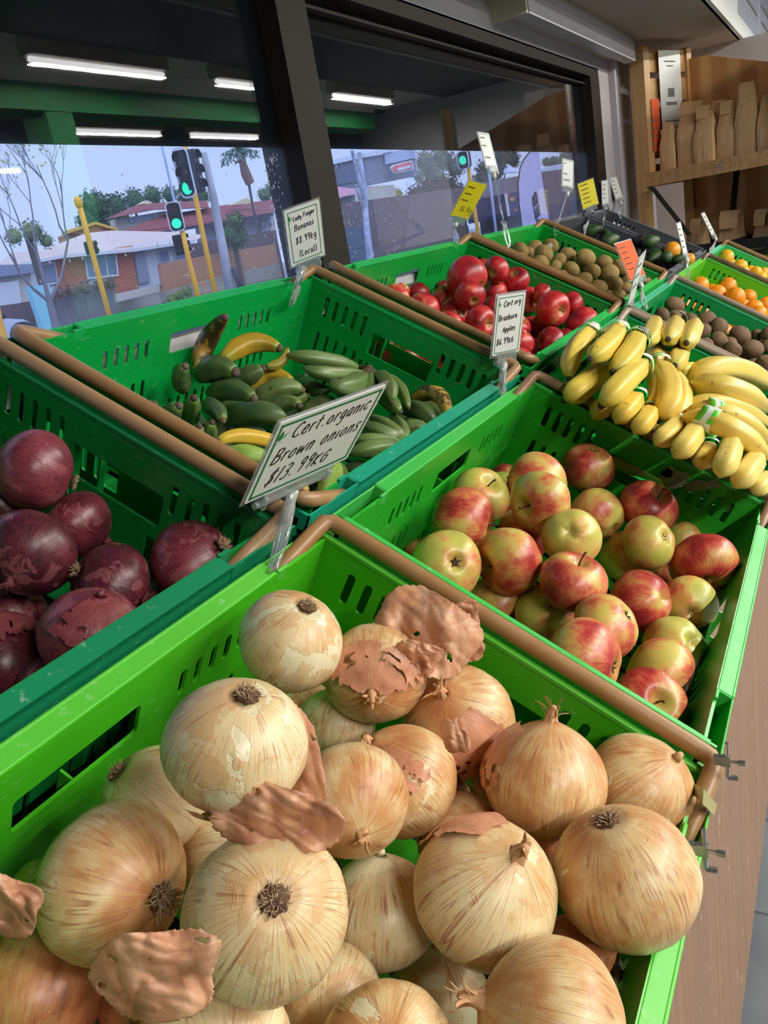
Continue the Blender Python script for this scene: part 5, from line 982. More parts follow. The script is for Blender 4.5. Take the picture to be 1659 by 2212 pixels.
def card_sign(key, label, lines, mat='card', border=True, foot=None, leaf=None, clipstyle='clip', pen=.0007, ink='ink', margin=.05, stick=False):
    w, h, O, ex, ey = SGN[key]; ex = Vector(ex); ey = Vector(ey); ey = (ey - ex * ex.dot(ey)).normalized(); ez = ex.cross(ey); M = frameM(O, ex, ey, ez)
    e = empty('price_sign', mat=M, label=label, cat='price sign')
    cb = MB(); r = .003; cb.prism([(x, y, -.0006) for x, y in slot(0, 0, w, h, r, 3)], (0, 0, .001)); cd_ = cb.build('card', MAT[mat], e)
    sb = MB(); sb.box((-w / 2 - .003, -h / 2 - .003, -.0014), (w / 2 + .003, h / 2 + .003, -.0008)); sb.build('clear_sleeve', MAT['clear'], e)
    if border:
        bb = MB(); a, c_, t = w / 2 - w * margin, h / 2 - w * margin, max(.0008, w * .02)
        for x0, y0, x1, y1 in ((-a, c_ - t, a, c_), (-a, -c_, a, -c_ + t), (-a, -c_, -a + t, c_), (a - t, -c_, a, c_)): bb.box((x0, y0, .0004), (x1, y1, .0006))
        bb.build('green_border', MAT['border'], cd_)
    if leaf: leaf_mark(*leaf).build('leaf_logo', MAT['border'], cd_)
    if lines: write(lines, w, h, pen).build('handwriting', MAT[ink], cd_)
    # clip: jaw on the card, ball joint, arm and the clip that grips the rim
    cw = w * .34; jb = MB(); jb.box((-cw, -h / 2 - .012, -.004), (cw, -h / 2 + .006, -.002)); jb.box((-cw, -h / 2 - .012, .0015), (cw, -h / 2 + .004, .003)); jb.tube([(-cw * 1.1, -h / 2 - .011, 0), (cw * 1.1, -h / 2 - .011, 0)], .0035, 8)
    for x in (-cw * .9, cw * .9): jb.box((x - .002, -h / 2 - .016, -.005), (x + .002, -h / 2 - .002, .005))
    jb.build('card_grip', MAT['clear'], e)
    F = M.inverted() @ Vector(foot); J = Vector((0, -h / 2 - .019, 0)); wb = MB(); wb.tube([J + Vector((0, .006, 0)), J, J - Vector((0, .008, 0))], [.005, .0065, .0055], 10); wb.build('ball_joint', MAT['white_nylon'], e, True)
    D = (F - J); ab = MB(); dn = D.normalized(); sd = dn.cross(Vector((0, 0, 1))).normalized(); L_ = D.length
    if stick: ab.tube([J, J + D * .6, F + (J - F).normalized() * .02], .0022, 8)
    q0 = F - dn * .034; big_ = 2.3 if key in ('s1', 's2', 's3') else 1.0
    for s in (-1, 1):
        ab.tube([J - Vector((0, .006, 0)) if not stick else q0, q0 + sd * s * .005 * big_, F + sd * s * .010 * big_ - dn * .008, F + sd * s * .010 * big_ + dn * .006, F + sd * s * .003 * big_ + dn * .020, F + sd * s * .007 * big_ + dn * .03], [.0035 * big_, .0045 * big_, .0045 * big_, .004 * big_, .003 * big_, .002 * big_], 10, True, .45)
    ab.tube([q0 + sd * .012 * big_ - dn * .010, q0 + sd * .004 + dn * .006], .003 * big_, 8, True, .5); ab.tube([q0 - sd * .012 * big_ - dn * .010, q0 - sd * .004 + dn * .006], .003 * big_, 8, True, .5)
    ab.build('rim_clip', MAT['clear'], e, True); return e
def rimpt(x, v, row, n=0.0): o, ev, en = row_axes(row); return o + Vector((x, 0, 0)) + ev * v + en * n
s1w, s1h = SGN['s1'][:2]; u_ = s1w
card_sign('s1', 'price card reading Cert. organic Brown onions 13.99 clipped to the lime onion crate', [('Cert.organic', -.33 * u_, .17 * u_, .115 * u_, .15, .0), ('Brown onions', -.42 * u_, -.03 * u_, .125 * u_, .25, .0), ('$13.99KG', -.38 * u_, -.24 * u_, .135 * u_, .25, .0)], foot=atN(598, 1190, .0, 'A')[0], leaf=(-.455 * u_, .16 * u_, .10 * u_), pen=.00095, margin=.025)
u_ = SGN['s2'][0]
card_sign('s2', 'price card reading Cert.org Braeburn Apples 6.99 between green bananas and red apples', [('Cert.org', -.25 * u_, .47 * u_, .14 * u_, .1, .08), ('Braeburn', -.38 * u_, .12 * u_, .145 * u_, .0, .05), ('Apples', -.20 * u_, -.18 * u_, .14 * u_, .1, .05), ('$6.99KG', -.38 * u_, -.50 * u_, .155 * u_, .1, .05)], foot=atN(1085, 845, .0, 'B')[0], leaf=(-.42 * u_, .46 * u_, .13 * u_), pen=.0009, margin=.06)
u_ = SGN['s3'][0]
card_sign('s3', 'price card reading Lady Finger Bananas 8.99kg (Local) in front of the window post', [('Lady Finger', -.28 * u_, .38 * u_, .105 * u_, .1, .08), ('Bananas', -.28 * u_, .14 * u_, .14 * u_, .1, .05), ('$8.99kg', -.28 * u_, -.18 * u_, .155 * u_, .1, .05), ('(Local)', -.22 * u_, -.50 * u_, .15 * u_, .1, .02)], foot=atN(640, 620, .0, 'B')[0], leaf=(-.42 * u_, .36 * u_, .16 * u_), pen=.0009, margin=.08)
def scr(u_, rows, y0=.55, dy=-.2, n=5, h=.13, x=-.38): return [('~' * n, x * u_, (y0 + dy * i) * u_, h * u_, .1, .0) for i in range(rows)]
u_ = SGN['s4'][0]; card_sign('s4', 'yellow special price card tilted over the red apples by the window', scr(u_, 3, .45, -.26) + [('$6.9kg', -.2 * u_, -.45 * u_, .2 * u_, .1, 0)], 'ycard', False, foot=atN(984, 525, 0, 'B')[0])
u_ = SGN['s5'][0]; card_sign('s5', 'small white card raised on a tall clear stick above the golden kiwifruit', scr(u_, 2, .5, -.35) + scr(u_, 1, -.4, 0, 4, .2), 'card', True, foot=atN(1096, 515, .0, 'B')[0], stick=True)
u_ = SGN['s6'][0]; card_sign('s6', 'green headed white card on a thick clear stick before the window jamb', scr(u_, 1, .5, 0, 3) + scr(u_, 1, -.1, 0, 3, .2) + scr(u_, 1, -.45, 0, 4, .25), 'card', True, foot=atN(1200, 498, 0, 'B')[0], stick=True)
u_ = SGN['s7'][0]; card_sign('s7', 'bright yellow price card over the avocados in front of the window jamb', scr(u_, 5, .5, -.24, 5, .16), 'ycard', False, foot=atN(1262, 498, 0, 'B')[0])
u_ = SGN['s8'][0]; card_sign('s8', 'narrow pale card against the white wall, left of the pair above the grey crates', scr(u_, 4, .5, -.3), 'card', False, foot=atN(1303, 481, 0, 'B')[0])
u_ = SGN['s9'][0]; card_sign('s9', 'narrow pale card against the white wall, right of the pair above the grey crates', scr(u_, 4, .5, -.3), 'card', False, foot=atN(1338, 466, 0, 'B')[0])
u_ = SGN['s10'][0]; card_sign('s10', 'bright orange special price card between the golden kiwifruit and the bananas', scr(u_, 5, .5, -.22, 5, .13), 'ocard', False, foot=atN(1392, 655, .0, 'B')[0])
u_ = SGN['s11'][0]; card_sign('s11', 'pale green curled card seen nearly edge on beside the orange card', scr(u_, 3, .5, -.4, 5, .2), 'card', True, foot=atN(1345, 720, .0, 'B')[0])
u_ = SGN['s12'][0]; card_sign('s12', 'narrow white card standing over the orange crate', scr(u_, 4, .5, -.35, 4, .2), 'card', False, foot=atN(1487, 590, 0, 'A')[0])
u_ = SGN['s13'][0]; card_sign('s13', 'narrow white card leaning over the mandarin crate before the kraft bags', scr(u_, 4, .5, -.35, 4, .2), 'card', False, foot=atN(1536, 545, 0, 'A')[0])
# chrome toggle screws on the crate fronts, grey tape strip at the lime crate corner
for (u, v, lb) in ((1578, 1645, 'chrome bracket with a thumb screw below the apple crate corner'), (1530, 1838, 'chrome bracket with a thumb screw below the lime onion crate')):
    p = atY(u, v, .074); e = empty('chrome_bracket', mat=Matrix.Translation(p) @ Matrix.Scale(.75, 4), label=lb, cat='bracket', group='chrome brackets on the counter front')
    b = MB(); b.tube([(0, .003, -.020), (0, .003, .022)], .0022, 8); b.box((-.0025, .0, -.006), (.0025, .009, .006)); b.tube([(0, .003, -.020), (.002, -.006, -.021)], .0028, 8); b.build('plate', MAT['chrome'], e)
    b = MB(); b.tube([(0, 0, 0), (.0, -.007, .0)], .0016, 8); b.tube([(.0, -.007, .0), (.0, -.014, .0)], .003, 10); b.build('thumb_screw', MAT['chrome'], e)
    b = MB(); b.box((-.003, .008, -.005), (.003, .016, .005)); b.build('mounting_arm', MAT['chrome'], e)
b = MB(); q = [atN(u, v, n_, 'A')[0] for u, v, n_ in ((1492, 1688, .003), (1520, 1704, .020), (1549, 1738, .004), (1543, 1760, .003), (1518, 1736, .019), (1494, 1712, .003))]
b.add(q + [p + Vector((0, 0, -.0007)) for p in q], [(0, 1, 4, 5), (1, 2, 3, 4), (6, 11, 10, 7), (7, 10, 9, 8), (0, 6, 7, 1), (1, 7, 8, 2), (2, 8, 9, 3), (3, 9, 10, 4), (4, 10, 11, 5), (5, 11, 6, 0)]); put(b.build('tape_strip', plain('olive_tape', lin(150, 146, 96), .4)), 'strip of olive tape stuck over the bail handle at the onion crate corner', 'tape')

# ---------------------------------------------------------------- wooden shelf unit, set at a slight angle at the end of the counter
SH = frameM((3.95, .765, 0), (-.342, -.94, 0), (.94, -.342, 0), (0, 0, 1))
def det_ok(M): return M.to_3x3().determinant() > 0
se = empty('wooden_shelf', mat=SH, label='pine shelf unit with slatted side standing at the far end of the counter', cat='shelf')
W_s = .56
b = MB(); b.box((-.045, 0, 0), (.0, .045, 2.065)); b.build('front_post', MAT['pine'], se); 
b = MB(); b.box((.0, -.0, 1.575), (.022, .045, 2.075)); b.build('post_batten', MAT['pine'], se)
b = MB(); b.box((-.03, .37, 0), (.015, .41, 2.075)); b.build('back_post', MAT['pine'], se)
for k in range(5): 
    z = 1.985 - .115 * k; b = MB(); b.box((-.012, .045, z - .006), (.004, .37, z + .085)); b.build('side_slat', MAT['pineh'], se)
b = MB(); b.prism([(.0, .39, 0), (W_s, .39, 0), (W_s, .39, 1.86), (.10, .39, 2.02), (.0, .39, 2.03)], (0, .015, 0)); b.build('back_panel', MAT['ply'], se)
b = MB(); b.box((.0, .0, 1.522), (W_s, .02, 1.578)); b.build('shelf_rail', MAT['pineh'], se)
b = MB(); b.box((.0, .02, 1.555), (W_s, .39, 1.573)); b.build('shelf_board', MAT['pineh'], se)
b = MB(); b.box((W_s, .0, .0), (W_s + .045, .40, 2.0)); b.build('end_post', MAT['pine'], se)
for (x, z) in ((.15, 1.55), (-.022, 1.50), (.33, 1.552), (.345, 1.553)):
    b = MB(); b.tube([(x, -.004, z), (x, .004, z)], .004, 10); b.build('screw_head', MAT['chrome'], se)
def shp(x, y, z): return SH @ Vector((x, y, z))
for (a, c, lb) in (((.035, -.012, 1.515), (.20, -.02, 1.30), 'black strut fixed to the shelf post with one screw'), ((.24, .34, 1.52), (.31, .14, 1.33), 'black strut in shadow under the shelf board')):
    b = MB(); A, B_ = shp(*a), shp(*c); d = (B_ - A).normalized(); s_ = Vector((0, 0, 1)).cross(d).normalized(); u2 = d.cross(s_)
    b.prism([A + s_ * .012 + u2 * .004, A - s_ * .012 + u2 * .004, B_ - s_ * .012 + u2 * .004, B_ + s_ * .012 + u2 * .004], -u2 * .008); e = b.build('black_strut', MAT['dark']); put(e, lb, 'strut')
# papers on the slats
def sheet_on_side(x0, z0, y0, y1, z1, mat, label, name, lines):
    M = SH @ frameM((.022, (y0 + y1) / 2, (z0 + z1) / 2), (0, 1, 0), (0, 0, 1), (1, 0, 0)); w, h = y1 - y0, z1 - z0
    mb = MB(); mb.box((-w / 2, -h / 2, -.001), (w / 2, h / 2, 0)); o = mb.build(name, mat, None, M=M); put(o, label, 'paper notice')
    for (y, ww, t) in lines:
        wb = MB(); wb.box((-ww * w / 2, (y - t / 2) * h, 0), (ww * w / 2, (y + t / 2) * h, .0003)); wb.build('printed_line', plain('grey_print', lin(110, 112, 116), .7) if 'grey_print' not in bpy.data.materials else bpy.data.materials['grey_print'], o)
sheet_on_side(0, 0, .09, .25, 2.045, MAT['card'], 'long white paper notice hanging on the slatted shelf side', 'paper_notice', []) if 0 else None
sheet_on_side(0, 1.62, .12, .30, 2.06, MAT['card'], 'long white paper notice hanging on the slatted shelf side', 'paper_notice', [(.40, .5, .012), (.36, .3, .012), (.12, .3, .08), (.02, .5, .03), (-.14, .7, .012), (-.20, .6, .012), (-.26, .7, .012), (-.33, .5, .01), (-.4, .6, .01)])
sheet_on_side(0, 1.66, .03, .105, 1.87, MAT['ocard'], 'orange paper notice on the slats left of the white one', 'paper_notice', [(.1, .7, .02), (-.05, .6, .02), (-.2, .7, .02), (-.35, .6, .02)])
for k, (x0, x1) in enumerate(((4.75, 5.90), (5.96, 7.30))):
    e = MB(); e.box((x0, .4515, 2.205), (x1, .4545, 2.75)); o = e.build('laminated_poster', plain('pale_poster_%d' % k, lin(214, 214, 232), .25)); put(o, ['nearer', 'farther'][k] + ' pale laminated poster on the white bulkhead face at the top right', 'poster')
    for z in (2.33, 2.42, 2.55): e = MB(); e.box((x0 + .1, .4508, z), (x1 - .12, .4516, z + .02)); e.build('printed_line', bpy.data.materials['grey_print'], o)
# kraft paper bags
def bag_mesh(seed, w=.115, d=.075, h=.235, fold=True):
    rn = random.Random(seed); n = 9; vs = []; fs = []; m_ = 20; lev = 11
    for i in range(lev):
        t = i / (lev - 1); z = h * t; pinch = max(0, (t - .52) / .48); 
        for k in range(m_):
            a = 6.2832 * (k + .5) / m_; c, s = math.cos(a), math.sin(a); p = 5.0
            rx = (abs(c) ** p + abs(s) ** p) ** (-1 / p); x = c * rx * w / 2 * (1 - .36 * pinch); y = s * rx * d / 2 * (1 - .94 * pinch)
            j = .0016 * noise.noise((x * 40, y * 40 + seed * 3, z * 22)) + .0008 * noise.noise((x * 90, z * 80, seed)); gus = -.012 * (1 - pinch) * max(0, 1 - abs(s) * 3) * (t > .1) * t
            vs.append((x + j + (gus if c > 0 else -gus) * -1 * (1 if c > 0 else 1) * 0 + (-.010 * t * (abs(s) < .3) * (1 if c > 0 else -1)), y + j * 1.5 + .012 * pinch * math.sin(seed), z + .006 * pinch * math.sin(k * 1.7 + seed)))
    fs = [(i * m_ + k, i * m_ + (k + 1) % m_, (i + 1) * m_ + (k + 1) % m_, (i + 1) * m_ + k) for i in range(lev - 1) for k in range(m_)] + [tuple(range(m_ - 1, -1, -1)), tuple((lev - 1) * m_ + k for k in range(m_))]
    mb = MB(); mb.add(vs, fs); ft = MB(); ww = w * .33; a = rn.uniform(.5, .95); s_ = rn.choice((-1, 1))
    ft.add([(-ww, 0, h - .004), (ww, 0, h - .004), (ww * .9, s_ * .006, h + .014), (-ww * .9, s_ * .006, h + .016), (ww * .85, s_ * .026 * a, h - .004), (-ww * .85, s_ * .026 * a, h - .002), (ww * .8, s_ * .034 * a, h - .036), (-ww * .8, s_ * .034 * a, h - .034)], [(0, 1, 2, 3), (3, 2, 4, 5), (5, 4, 6, 7)])
    return mb.mesh('bag_body', MAT['kraft'], False), ft.mesh('folded_top', MAT['kraft'], False)
BG = [bag_mesh(k, .086 + .006 * (k % 3), .066, .205 + .018 * ((k * 2) % 3)) for k in range(5)]
def bag(k, x, y, z, label, sc=1.0, rot=0.0, group='kraft bags on the shelf'):
    e = empty('kraft_paper_bag', mat=SH @ Matrix.Translation((x, y, z)) @ Matrix.Rotation(rot, 4, 'Z') @ Matrix.Scale(sc, 4), label=label, cat='paper bag', group=group)
    inst('bag_body', BG[k % 5][0], e); o = inst('folded_top', BG[k % 5][1], e); so = o.modifiers.new('t', 'SOLIDIFY'); so.thickness = .0012
for i in range(6): bag(i, .075 + .0865 * i, .075 + .012 * math.sin(i * 2.3), 1.573, 'kraft paper bag, %s from the slatted side in the front row on the shelf' % NTH[i], [.88, 1.0, .93, 1.0, 1.05, .95, 1.0][i], .08 * math.sin(i * 3.1))
for i in range(4): bag(i + 2, .15 + .11 * i, .17, 1.573, 'kraft paper bag, %s from the slatted side in the rear row on the shelf' % NTH[i], 1.08, .3 * math.sin(i * 2.1 + 1))
# black card boxes with gold print under the shelf, bags standing in them
gold = plain('gold_print', lin(150, 132, 92), .5)
for (x, w, lb) in ((.10, .27, 'black cardboard box with a gold framed panel under the shelf'), (.385, .165, 'black cardboard box beside the one with the gold framed panel')):
    M = SH @ Matrix.Translation((x, -.02, 1.02)); e = empty('black_box', mat=M, label=lb, cat='box')
    b = MB(); h = .235; b.box((0, 0, 0), (w, .004, h)); b.box((0, .25, 0), (w, .254, h)); b.box((0, 0, 0), (.004, .254, h)); b.box((w - .004, 0, 0), (w, .254, h)); b.box((0, 0, 0), (w, .254, .004)); b.build('box_body', MAT['black_board'], e)
    b = MB(); fx0, fx1, z0, z1, t = .10, min(.235, w - .02), .115, .165, .006
    for q in ((fx0, z0, fx1, z0 + t), (fx0, z1 - t, fx1, z1), (fx0, z0, fx0 + t, z1), (fx1 - t, z0, fx1, z1)): b.box((q[0], -.0012, q[1]), (q[2], 0, q[3]))
    b.build('gold_frame', gold, e)
    if w < .2: b = b; cut = 1
    cu = bpy.data.curves.new('gold_text', 'FONT'); cu.body = 'nestboard.co.nz'; cu.size = .021 if w > .2 else .010; cu.extrude = .0004; to = bpy.data.objects.new('tmp', cu); COL.objects.link(to); dg = bpy.context.evaluated_depsgraph_get(); dg.update(); me = bpy.data.meshes.new_from_object(to.evaluated_get(dg)); bpy.data.objects.remove(to)
    me.materials.clear(); me.materials.append(gold); inst('gold_lettering', me, e, frameM((.07, -.001, .19), (1, 0, 0), (0, 0, 1), (0, -1, 0)))
    b = MB()
    for k in range(4 if w > .2 else 1): b.box((w * .5 + .03 + .012 * k, -.0012, .128), (w * .5 + .035 + .012 * k, 0, .152))
    b.build('gold_strokes', gold, e)
    for k in range(2 if w > .2 else 1): bag(k + (1 if w else 0), x + .072 + .126 * k, .11 + .05 * (k % 2), 1.03, 'open kraft bag top, %s one in the %s black box' % (NTH[k], 'framed' if x < .3 else 'plain'), [1.28, 1.42, 1.3][k], .5 * k - .4, 'kraft bags in the black boxes')
b = MB(); b.box((.01, -.03, .0), (W_s - .01, .38, 1.018)); put(b.build('plinth', MAT['dark'], None, M=SH), 'dark plinth carrying the black boxes behind the crates', 'plinth')

# ---------------------------------------------------------------- outside: street, houses and trees seen through the glass
def polyY(pts, Y, thick, mat, name, parent=None, mb=None):
    """outline with pixels (u, v[, Y]) turned into a slab with real depth away from the street"""
    P = [atY(q[0], q[1], q[2] if len(q) > 2 else Y) for q in pts]; b = mb or MB(); b.prism(P, (0, thick, 0)); return b.build(name, mat, parent) if not mb else b
def tg(o, lb, cat, **k): return put(o, lb, cat, **k)
def fence(pts, Y, th, mat, name):
    '''a fence: outline whose lower corners reach the ground'''
    n = len(pts); P = [atY(q[0], q[1], Y) for q in pts]; xs_ = sorted(p.x for p in P); b = MB(); b.prism(P, (0, th, 0)); b.box((xs_[0] + .05, Y + .02, gz(Y) - .1), (xs_[-1] - .05, Y + th - .02, min(sorted(p.z for p in P)[:2]) + .15)); return b.build(name, mat)
g = MB(); xs = [-60 + 8 * i for i in range(30)]; ys = [1.06, 6, 12, 18, 22, 28, 36, 60, 110]; gz = lambda y: -.12 if y < 12 else (-.12 + (y - 12) * .012 if y < 22 else .0 + (y - 22) * .035 if y < 36 else .5)
g.add([(x, y, gz(y)) for y in ys for x in xs], [(j * 30 + i, j * 30 + i + 1, (j + 1) * 30 + i + 1, (j + 1) * 30 + i) for j in range(len(ys) - 1) for i in range(29)])
struct('ground_street', g, plain('wet_asphalt', lin(128, 132, 142), .35, 0, .15, .5))
g = MB(); g.box((-20, 1.3, -.13), (60, 3.4, -.02)); g.box((-20, 17, -.05), (90, 19, .03)); struct('ground_footpath', g, plain('wet_concrete', lin(176, 182, 192), .4, 0, .08, 1))
g = MB(); g.box((-20, 3.4, -.13), (14, 6.5, -.01)); g.box((-20, 19, -.0), (22, 21.8, .04)); tg(g.build('verge_grass', plain('verge_grass', lin(110, 126, 78), .9, 0, .3, 2)), 'mown grass verge along the street', 'grass', kind='stuff')
def M_brick(name, c1, c2, mo, s=1.0):
    q = NT(name); o = q.obj(); v = q.N('ShaderNodeCombineXYZ', i0=q.N('ShaderNodeSeparateXYZ', i0=o).outputs[0], i1=q.N('ShaderNodeSeparateXYZ', i0=o).outputs[2]).outputs[0]; br = q.N('ShaderNodeTexBrick'); q.set(br.inputs['Vector'], v); br.inputs['Scale'].default_value = s; br.inputs['Brick Width'].default_value = .3; br.inputs['Row Height'].default_value = .1; br.inputs['Mortar Size'].default_value = .012
    br.inputs['Color1'].default_value = c1; br.inputs['Color2'].default_value = c2; br.inputs['Mortar'].default_value = mo; return q.P(Base_Color=br.outputs['Color'], Roughness=.85)
brick = M_brick('orange_brick', lin(190, 104, 72), lin(172, 90, 64), lin(190, 150, 130)); tile_red = M_brick('red_roof_tile', lin(168, 92, 92), lin(150, 82, 84), lin(120, 66, 70), 1.4)
roof_b = plain('beige_roof', lin(226, 204, 194), .7, 0, .06, .5); whitew = plain('white_weatherboard', lin(214, 218, 228), .7); gpane = plain('house_window_glass', lin(128, 142, 168), .15); creamw = plain('cream_render', lin(206, 200, 190), .8, 0, .05, 1)
def M_planks(name, a, b_):
    q = NT(name); o = q.obj(); n = q.noise(q.vmath('MULTIPLY', o, (4, 4, .3)), 1.3, 4, .7); sx = q.N('ShaderNodeSeparateXYZ', i0=o); w = q.math('FRACT', q.math('MULTIPLY', sx.outputs[0], 4.0)); gap = q.ramp(w, [(.0, 0.0), (.1, 1.0)]); return q.P(Base_Color=q.mix(gap, tuple(x * .6 for x in a[:3]) + (1,), q.mix(n, a, b_)), Roughness=.85)
plank_o = M_planks('orange_fence_boards', lin(186, 138, 104), lin(158, 112, 88)); plank_g = M_planks('grey_fence_boards', lin(108, 100, 108), lin(136, 128, 134)); plank_b = M_planks('brown_fence_boards', lin(92, 76, 82), lin(120, 100, 104))
def footing(e_, u0, v0, u1, v1, Y, d, mat):
    a, c = atY(u0, v0, Y), atY(u1, v1, Y); b = MB(); b.box((a.x, Y, gz(Y) - .1), (c.x, Y + d, min(a.z, c.z) + .1)); o = b.build('footing', mat); o.parent = e_; o.matrix_parent_inverse = e_.matrix_world.inverted() if False else Matrix.Translation(e_.location).inverted(); return o
# brick house with beige roof
Yh = 31; e = empty('house', atY(240, 640, Yh), label='brick and white house with a wide beige roof across the street', cat='house')
def hp(name, pts, Y, th, mat, par=e):
    o = polyY(pts, Y, th, mat, name); o.parent = par; o.matrix_parent_inverse = Matrix.Translation(par.location).inverted(); return o
hp('roof', [(-6, 580, Yh - .6), (30, 545, Yh + 3), (96, 540, Yh + 3), (190, 503, Yh + 5), (240, 498, Yh + 5), (380, 501, Yh + 5), (443, 508, Yh + 2), (422, 520, Yh - .6), (295, 540, Yh - .6), (139, 552, Yh - .6), (0, 578, Yh - .6)], Yh, .3, roof_b)
hp('gutter', [(-4, 578), (139, 550), (295, 537), (422, 518), (422, 524), (295, 543), (139, 557), (-4, 584)], Yh - .7, .2, whitew)
w_ = hp('brick_wall', [(115, 556), (182, 546), (192, 640), (126, 650)], Yh, .3, brick); hp('brick_wall', [(247, 536), (284, 530), (300, 628), (250, 634)], Yh, .3, brick)
hp('white_wall', [(182, 546), (247, 536), (250, 610), (188, 618)], Yh + .1, .3, whitew); hp('white_wall', [(284, 530), (405, 512), (414, 600), (300, 625)], Yh + .1, .3, whitew); hp('white_wall', [(60, 566), (115, 556), (127, 650), (76, 660)], Yh + .1, .3, whitew)
def house_window(pts, Y, par=e, lb=None):
    f_ = hp('window', pts, Y, .08, plain('white_window_frame', lin(226, 230, 240), .5) if 'white_window_frame' not in bpy.data.materials else bpy.data.materials['white_window_frame'], par)
    (a, b_, c, d) = pts; L = lambda p, q, t: (p[0] + (q[0] - p[0]) * t, p[1] + (q[1] - p[1]) * t); mb = MB()
    for t0, t1 in ((.05, .32), (.37, .64), (.69, .95)):
        T0, T1, B0, B1 = L(a, b_, t0), L(a, b_, t1), L(d, c, t0), L(d, c, t1); polyY([L(T0, B0, .08), L(T1, B1, .08), L(T1, B1, .92), L(T0, B0, .92)], Y - .03, .02, None, '', mb=mb)
    o = mb.build('pane', gpane); o.parent = f_; o.matrix_parent_inverse = Matrix.Translation(par.location).inverted() @ Matrix.Identity(4); o.matrix_parent_inverse = f_.matrix_world.inverted() @ Matrix.Identity(4) if False else Matrix.Identity(4)
house_window([(183, 553), (251, 542), (257, 596), (190, 603)], Yh - .1); house_window([(343, 542), (364, 538), (368, 565), (347, 569)], Yh - .05); house_window([(90, 570), (120, 564), (126, 612), (96, 617)], Yh - .05); house_window([(377, 538), (398, 534), (402, 560), (381, 564)], Yh - .05)
hp('door', [(290, 545), (312, 541), (325, 608), (302, 614)], Yh - .05, .1, plain('grey_door', lin(150, 158, 176), .5)); hp('step', [(252, 636), (345, 616), (345, 630), (256, 652)], Yh - 1.5, 1.2, creamw)
# red roofed house behind
Yr = 42; e2 = empty('house', atY(400, 560, Yr), label='larger house with red tiled roof and cream gables behind the beige roof', cat='house')
hp('upper_roof', [(230, 473, Yr - 1), (304, 440, Yr + 3), (447, 433, Yr + 3), (452, 448, Yr - 1), (340, 452, Yr - 1)], Yr, .3, tile_red, e2); hp('upper_wall', [(249, 474), (367, 454), (367, 482), (253, 500)], Yr + .2, .5, creamw, e2)
hp('lower_roof', [(253, 504, Yr - 3), (359, 464, Yr), (502, 440, Yr + 2), (590, 432, Yr + 2), (592, 458, Yr - 3), (447, 482, Yr - 3), (295, 508, Yr - 3)], Yr, .3, tile_red, e2)
hp('gable', [(500, 443), (532, 427), (550, 437), (530, 441)], Yr - 1, .5, plain('cream_gable', lin(224, 214, 178), .7), e2); hp('gable', [(304, 441), (318, 433), (330, 437), (320, 441)], Yr - 1, .5, bpy.data.materials['cream_gable'], e2)
hp('gutter', [(295, 508), (447, 482), (592, 458), (592, 465), (447, 489), (295, 515)], Yr - 3.1, .2, plain('dark_gutter', lin(70, 66, 80), .6), e2)
hp('white_wall', [(430, 486), (592, 462), (596, 500), (470, 530), (436, 530)], Yr - 1, .4, plain('pale_lilac_wall', lin(206, 206, 218), .7), e2); hp('brown_wall', [(471, 482), (521, 474), (528, 512), (476, 522)], Yr - 1.2, .2, plank_b, e2)  # white wall has a faint lilac tint
house_window([(281, 470), (338, 460), (339, 470), (283, 481)], Yr, e2); house_window([(560, 465), (585, 461), (590, 494), (566, 500)], Yr - 1.3, e2); house_window([(375, 540), (398, 536), (401, 562), (379, 566)], 30.5, e2) if 0 else None
e3 = empty('shed', atY(190, 500, 38), label='brick gable with yellow barge boards peeping over the beige roof', cat='building')
hp('brick_gable', [(140, 506), (207, 482), (252, 496), (200, 506)], 38, .4, brick, e3); hp('barge_board', [(138, 500), (207, 479), (207, 485), (139, 507)], 37.8, .2, plain('yellow_board', lin(226, 172, 74), .6), e3); hp('barge_board', [(207, 479), (255, 493), (255, 499), (207, 485)], 37.8, .2, bpy.data.materials['yellow_board'], e3)
footing(e2, 440, 525, 596, 500, Yr - .9, 1.5, plank_b); footing(e3, 150, 506, 245, 500, 38.3, 1, brick); footing(e, 120, 650, 400, 600, Yh + .5, 2, creamw)
# garage at the left
e4 = empty('garage', atY(35, 640, 27), label='pale garage with a dark tiled roof at the left edge beyond the car', cat='garage')
hp('roof', [(-10, 572, 29), (66, 571, 29), (86, 587, 26.6), (-10, 600, 26.6)], 27, .25, M_brick('slate_blue_tile', lin(118, 126, 150), lin(100, 108, 134), lin(80, 86, 108), 1.2), e4); hp('wall', [(-10, 600), (66, 590), (74, 662), (-10, 676)], 27, .4, creamw, e4); hp('roller_door', [(-10, 612), (40, 606), (46, 654), (-10, 662)], 26.8, .2, whitew, e4)
tg(fence([(-10, 664), (66, 650), (82, 712), (-10, 730)], 24.5, .15, plank_b, 'low_fence'), 'low dark fence in front of the pale garage', 'fence')
tg(fence([(62, 618), (106, 614), (123, 712), (96, 718)], 22.5, .2, plain('aqua_paint', lin(142, 206, 224), .5), 'aqua_fence_panel'), 'tall aqua painted fence panel beside the leafless tree', 'fence panel')
tg(fence([(110, 634), (246, 606), (252, 690), (128, 712)], 23, .2, plank_g, 'timber_fence'), 'weathered grey timber fence below the brick house', 'fence')
tg(fence([(345, 571), (401, 560), (494, 543), (595, 527), (602, 572), (502, 592), (356, 632)], 25, .15, plank_o, 'timber_fence'), 'orange brown paling fence in front of the red roofed house', 'fence')
tg(fence([(405, 528), (597, 497), (600, 531), (408, 562)], 27.5, .15, plank_b, 'timber_fence'), 'dark brown fence standing behind the orange one', 'fence')
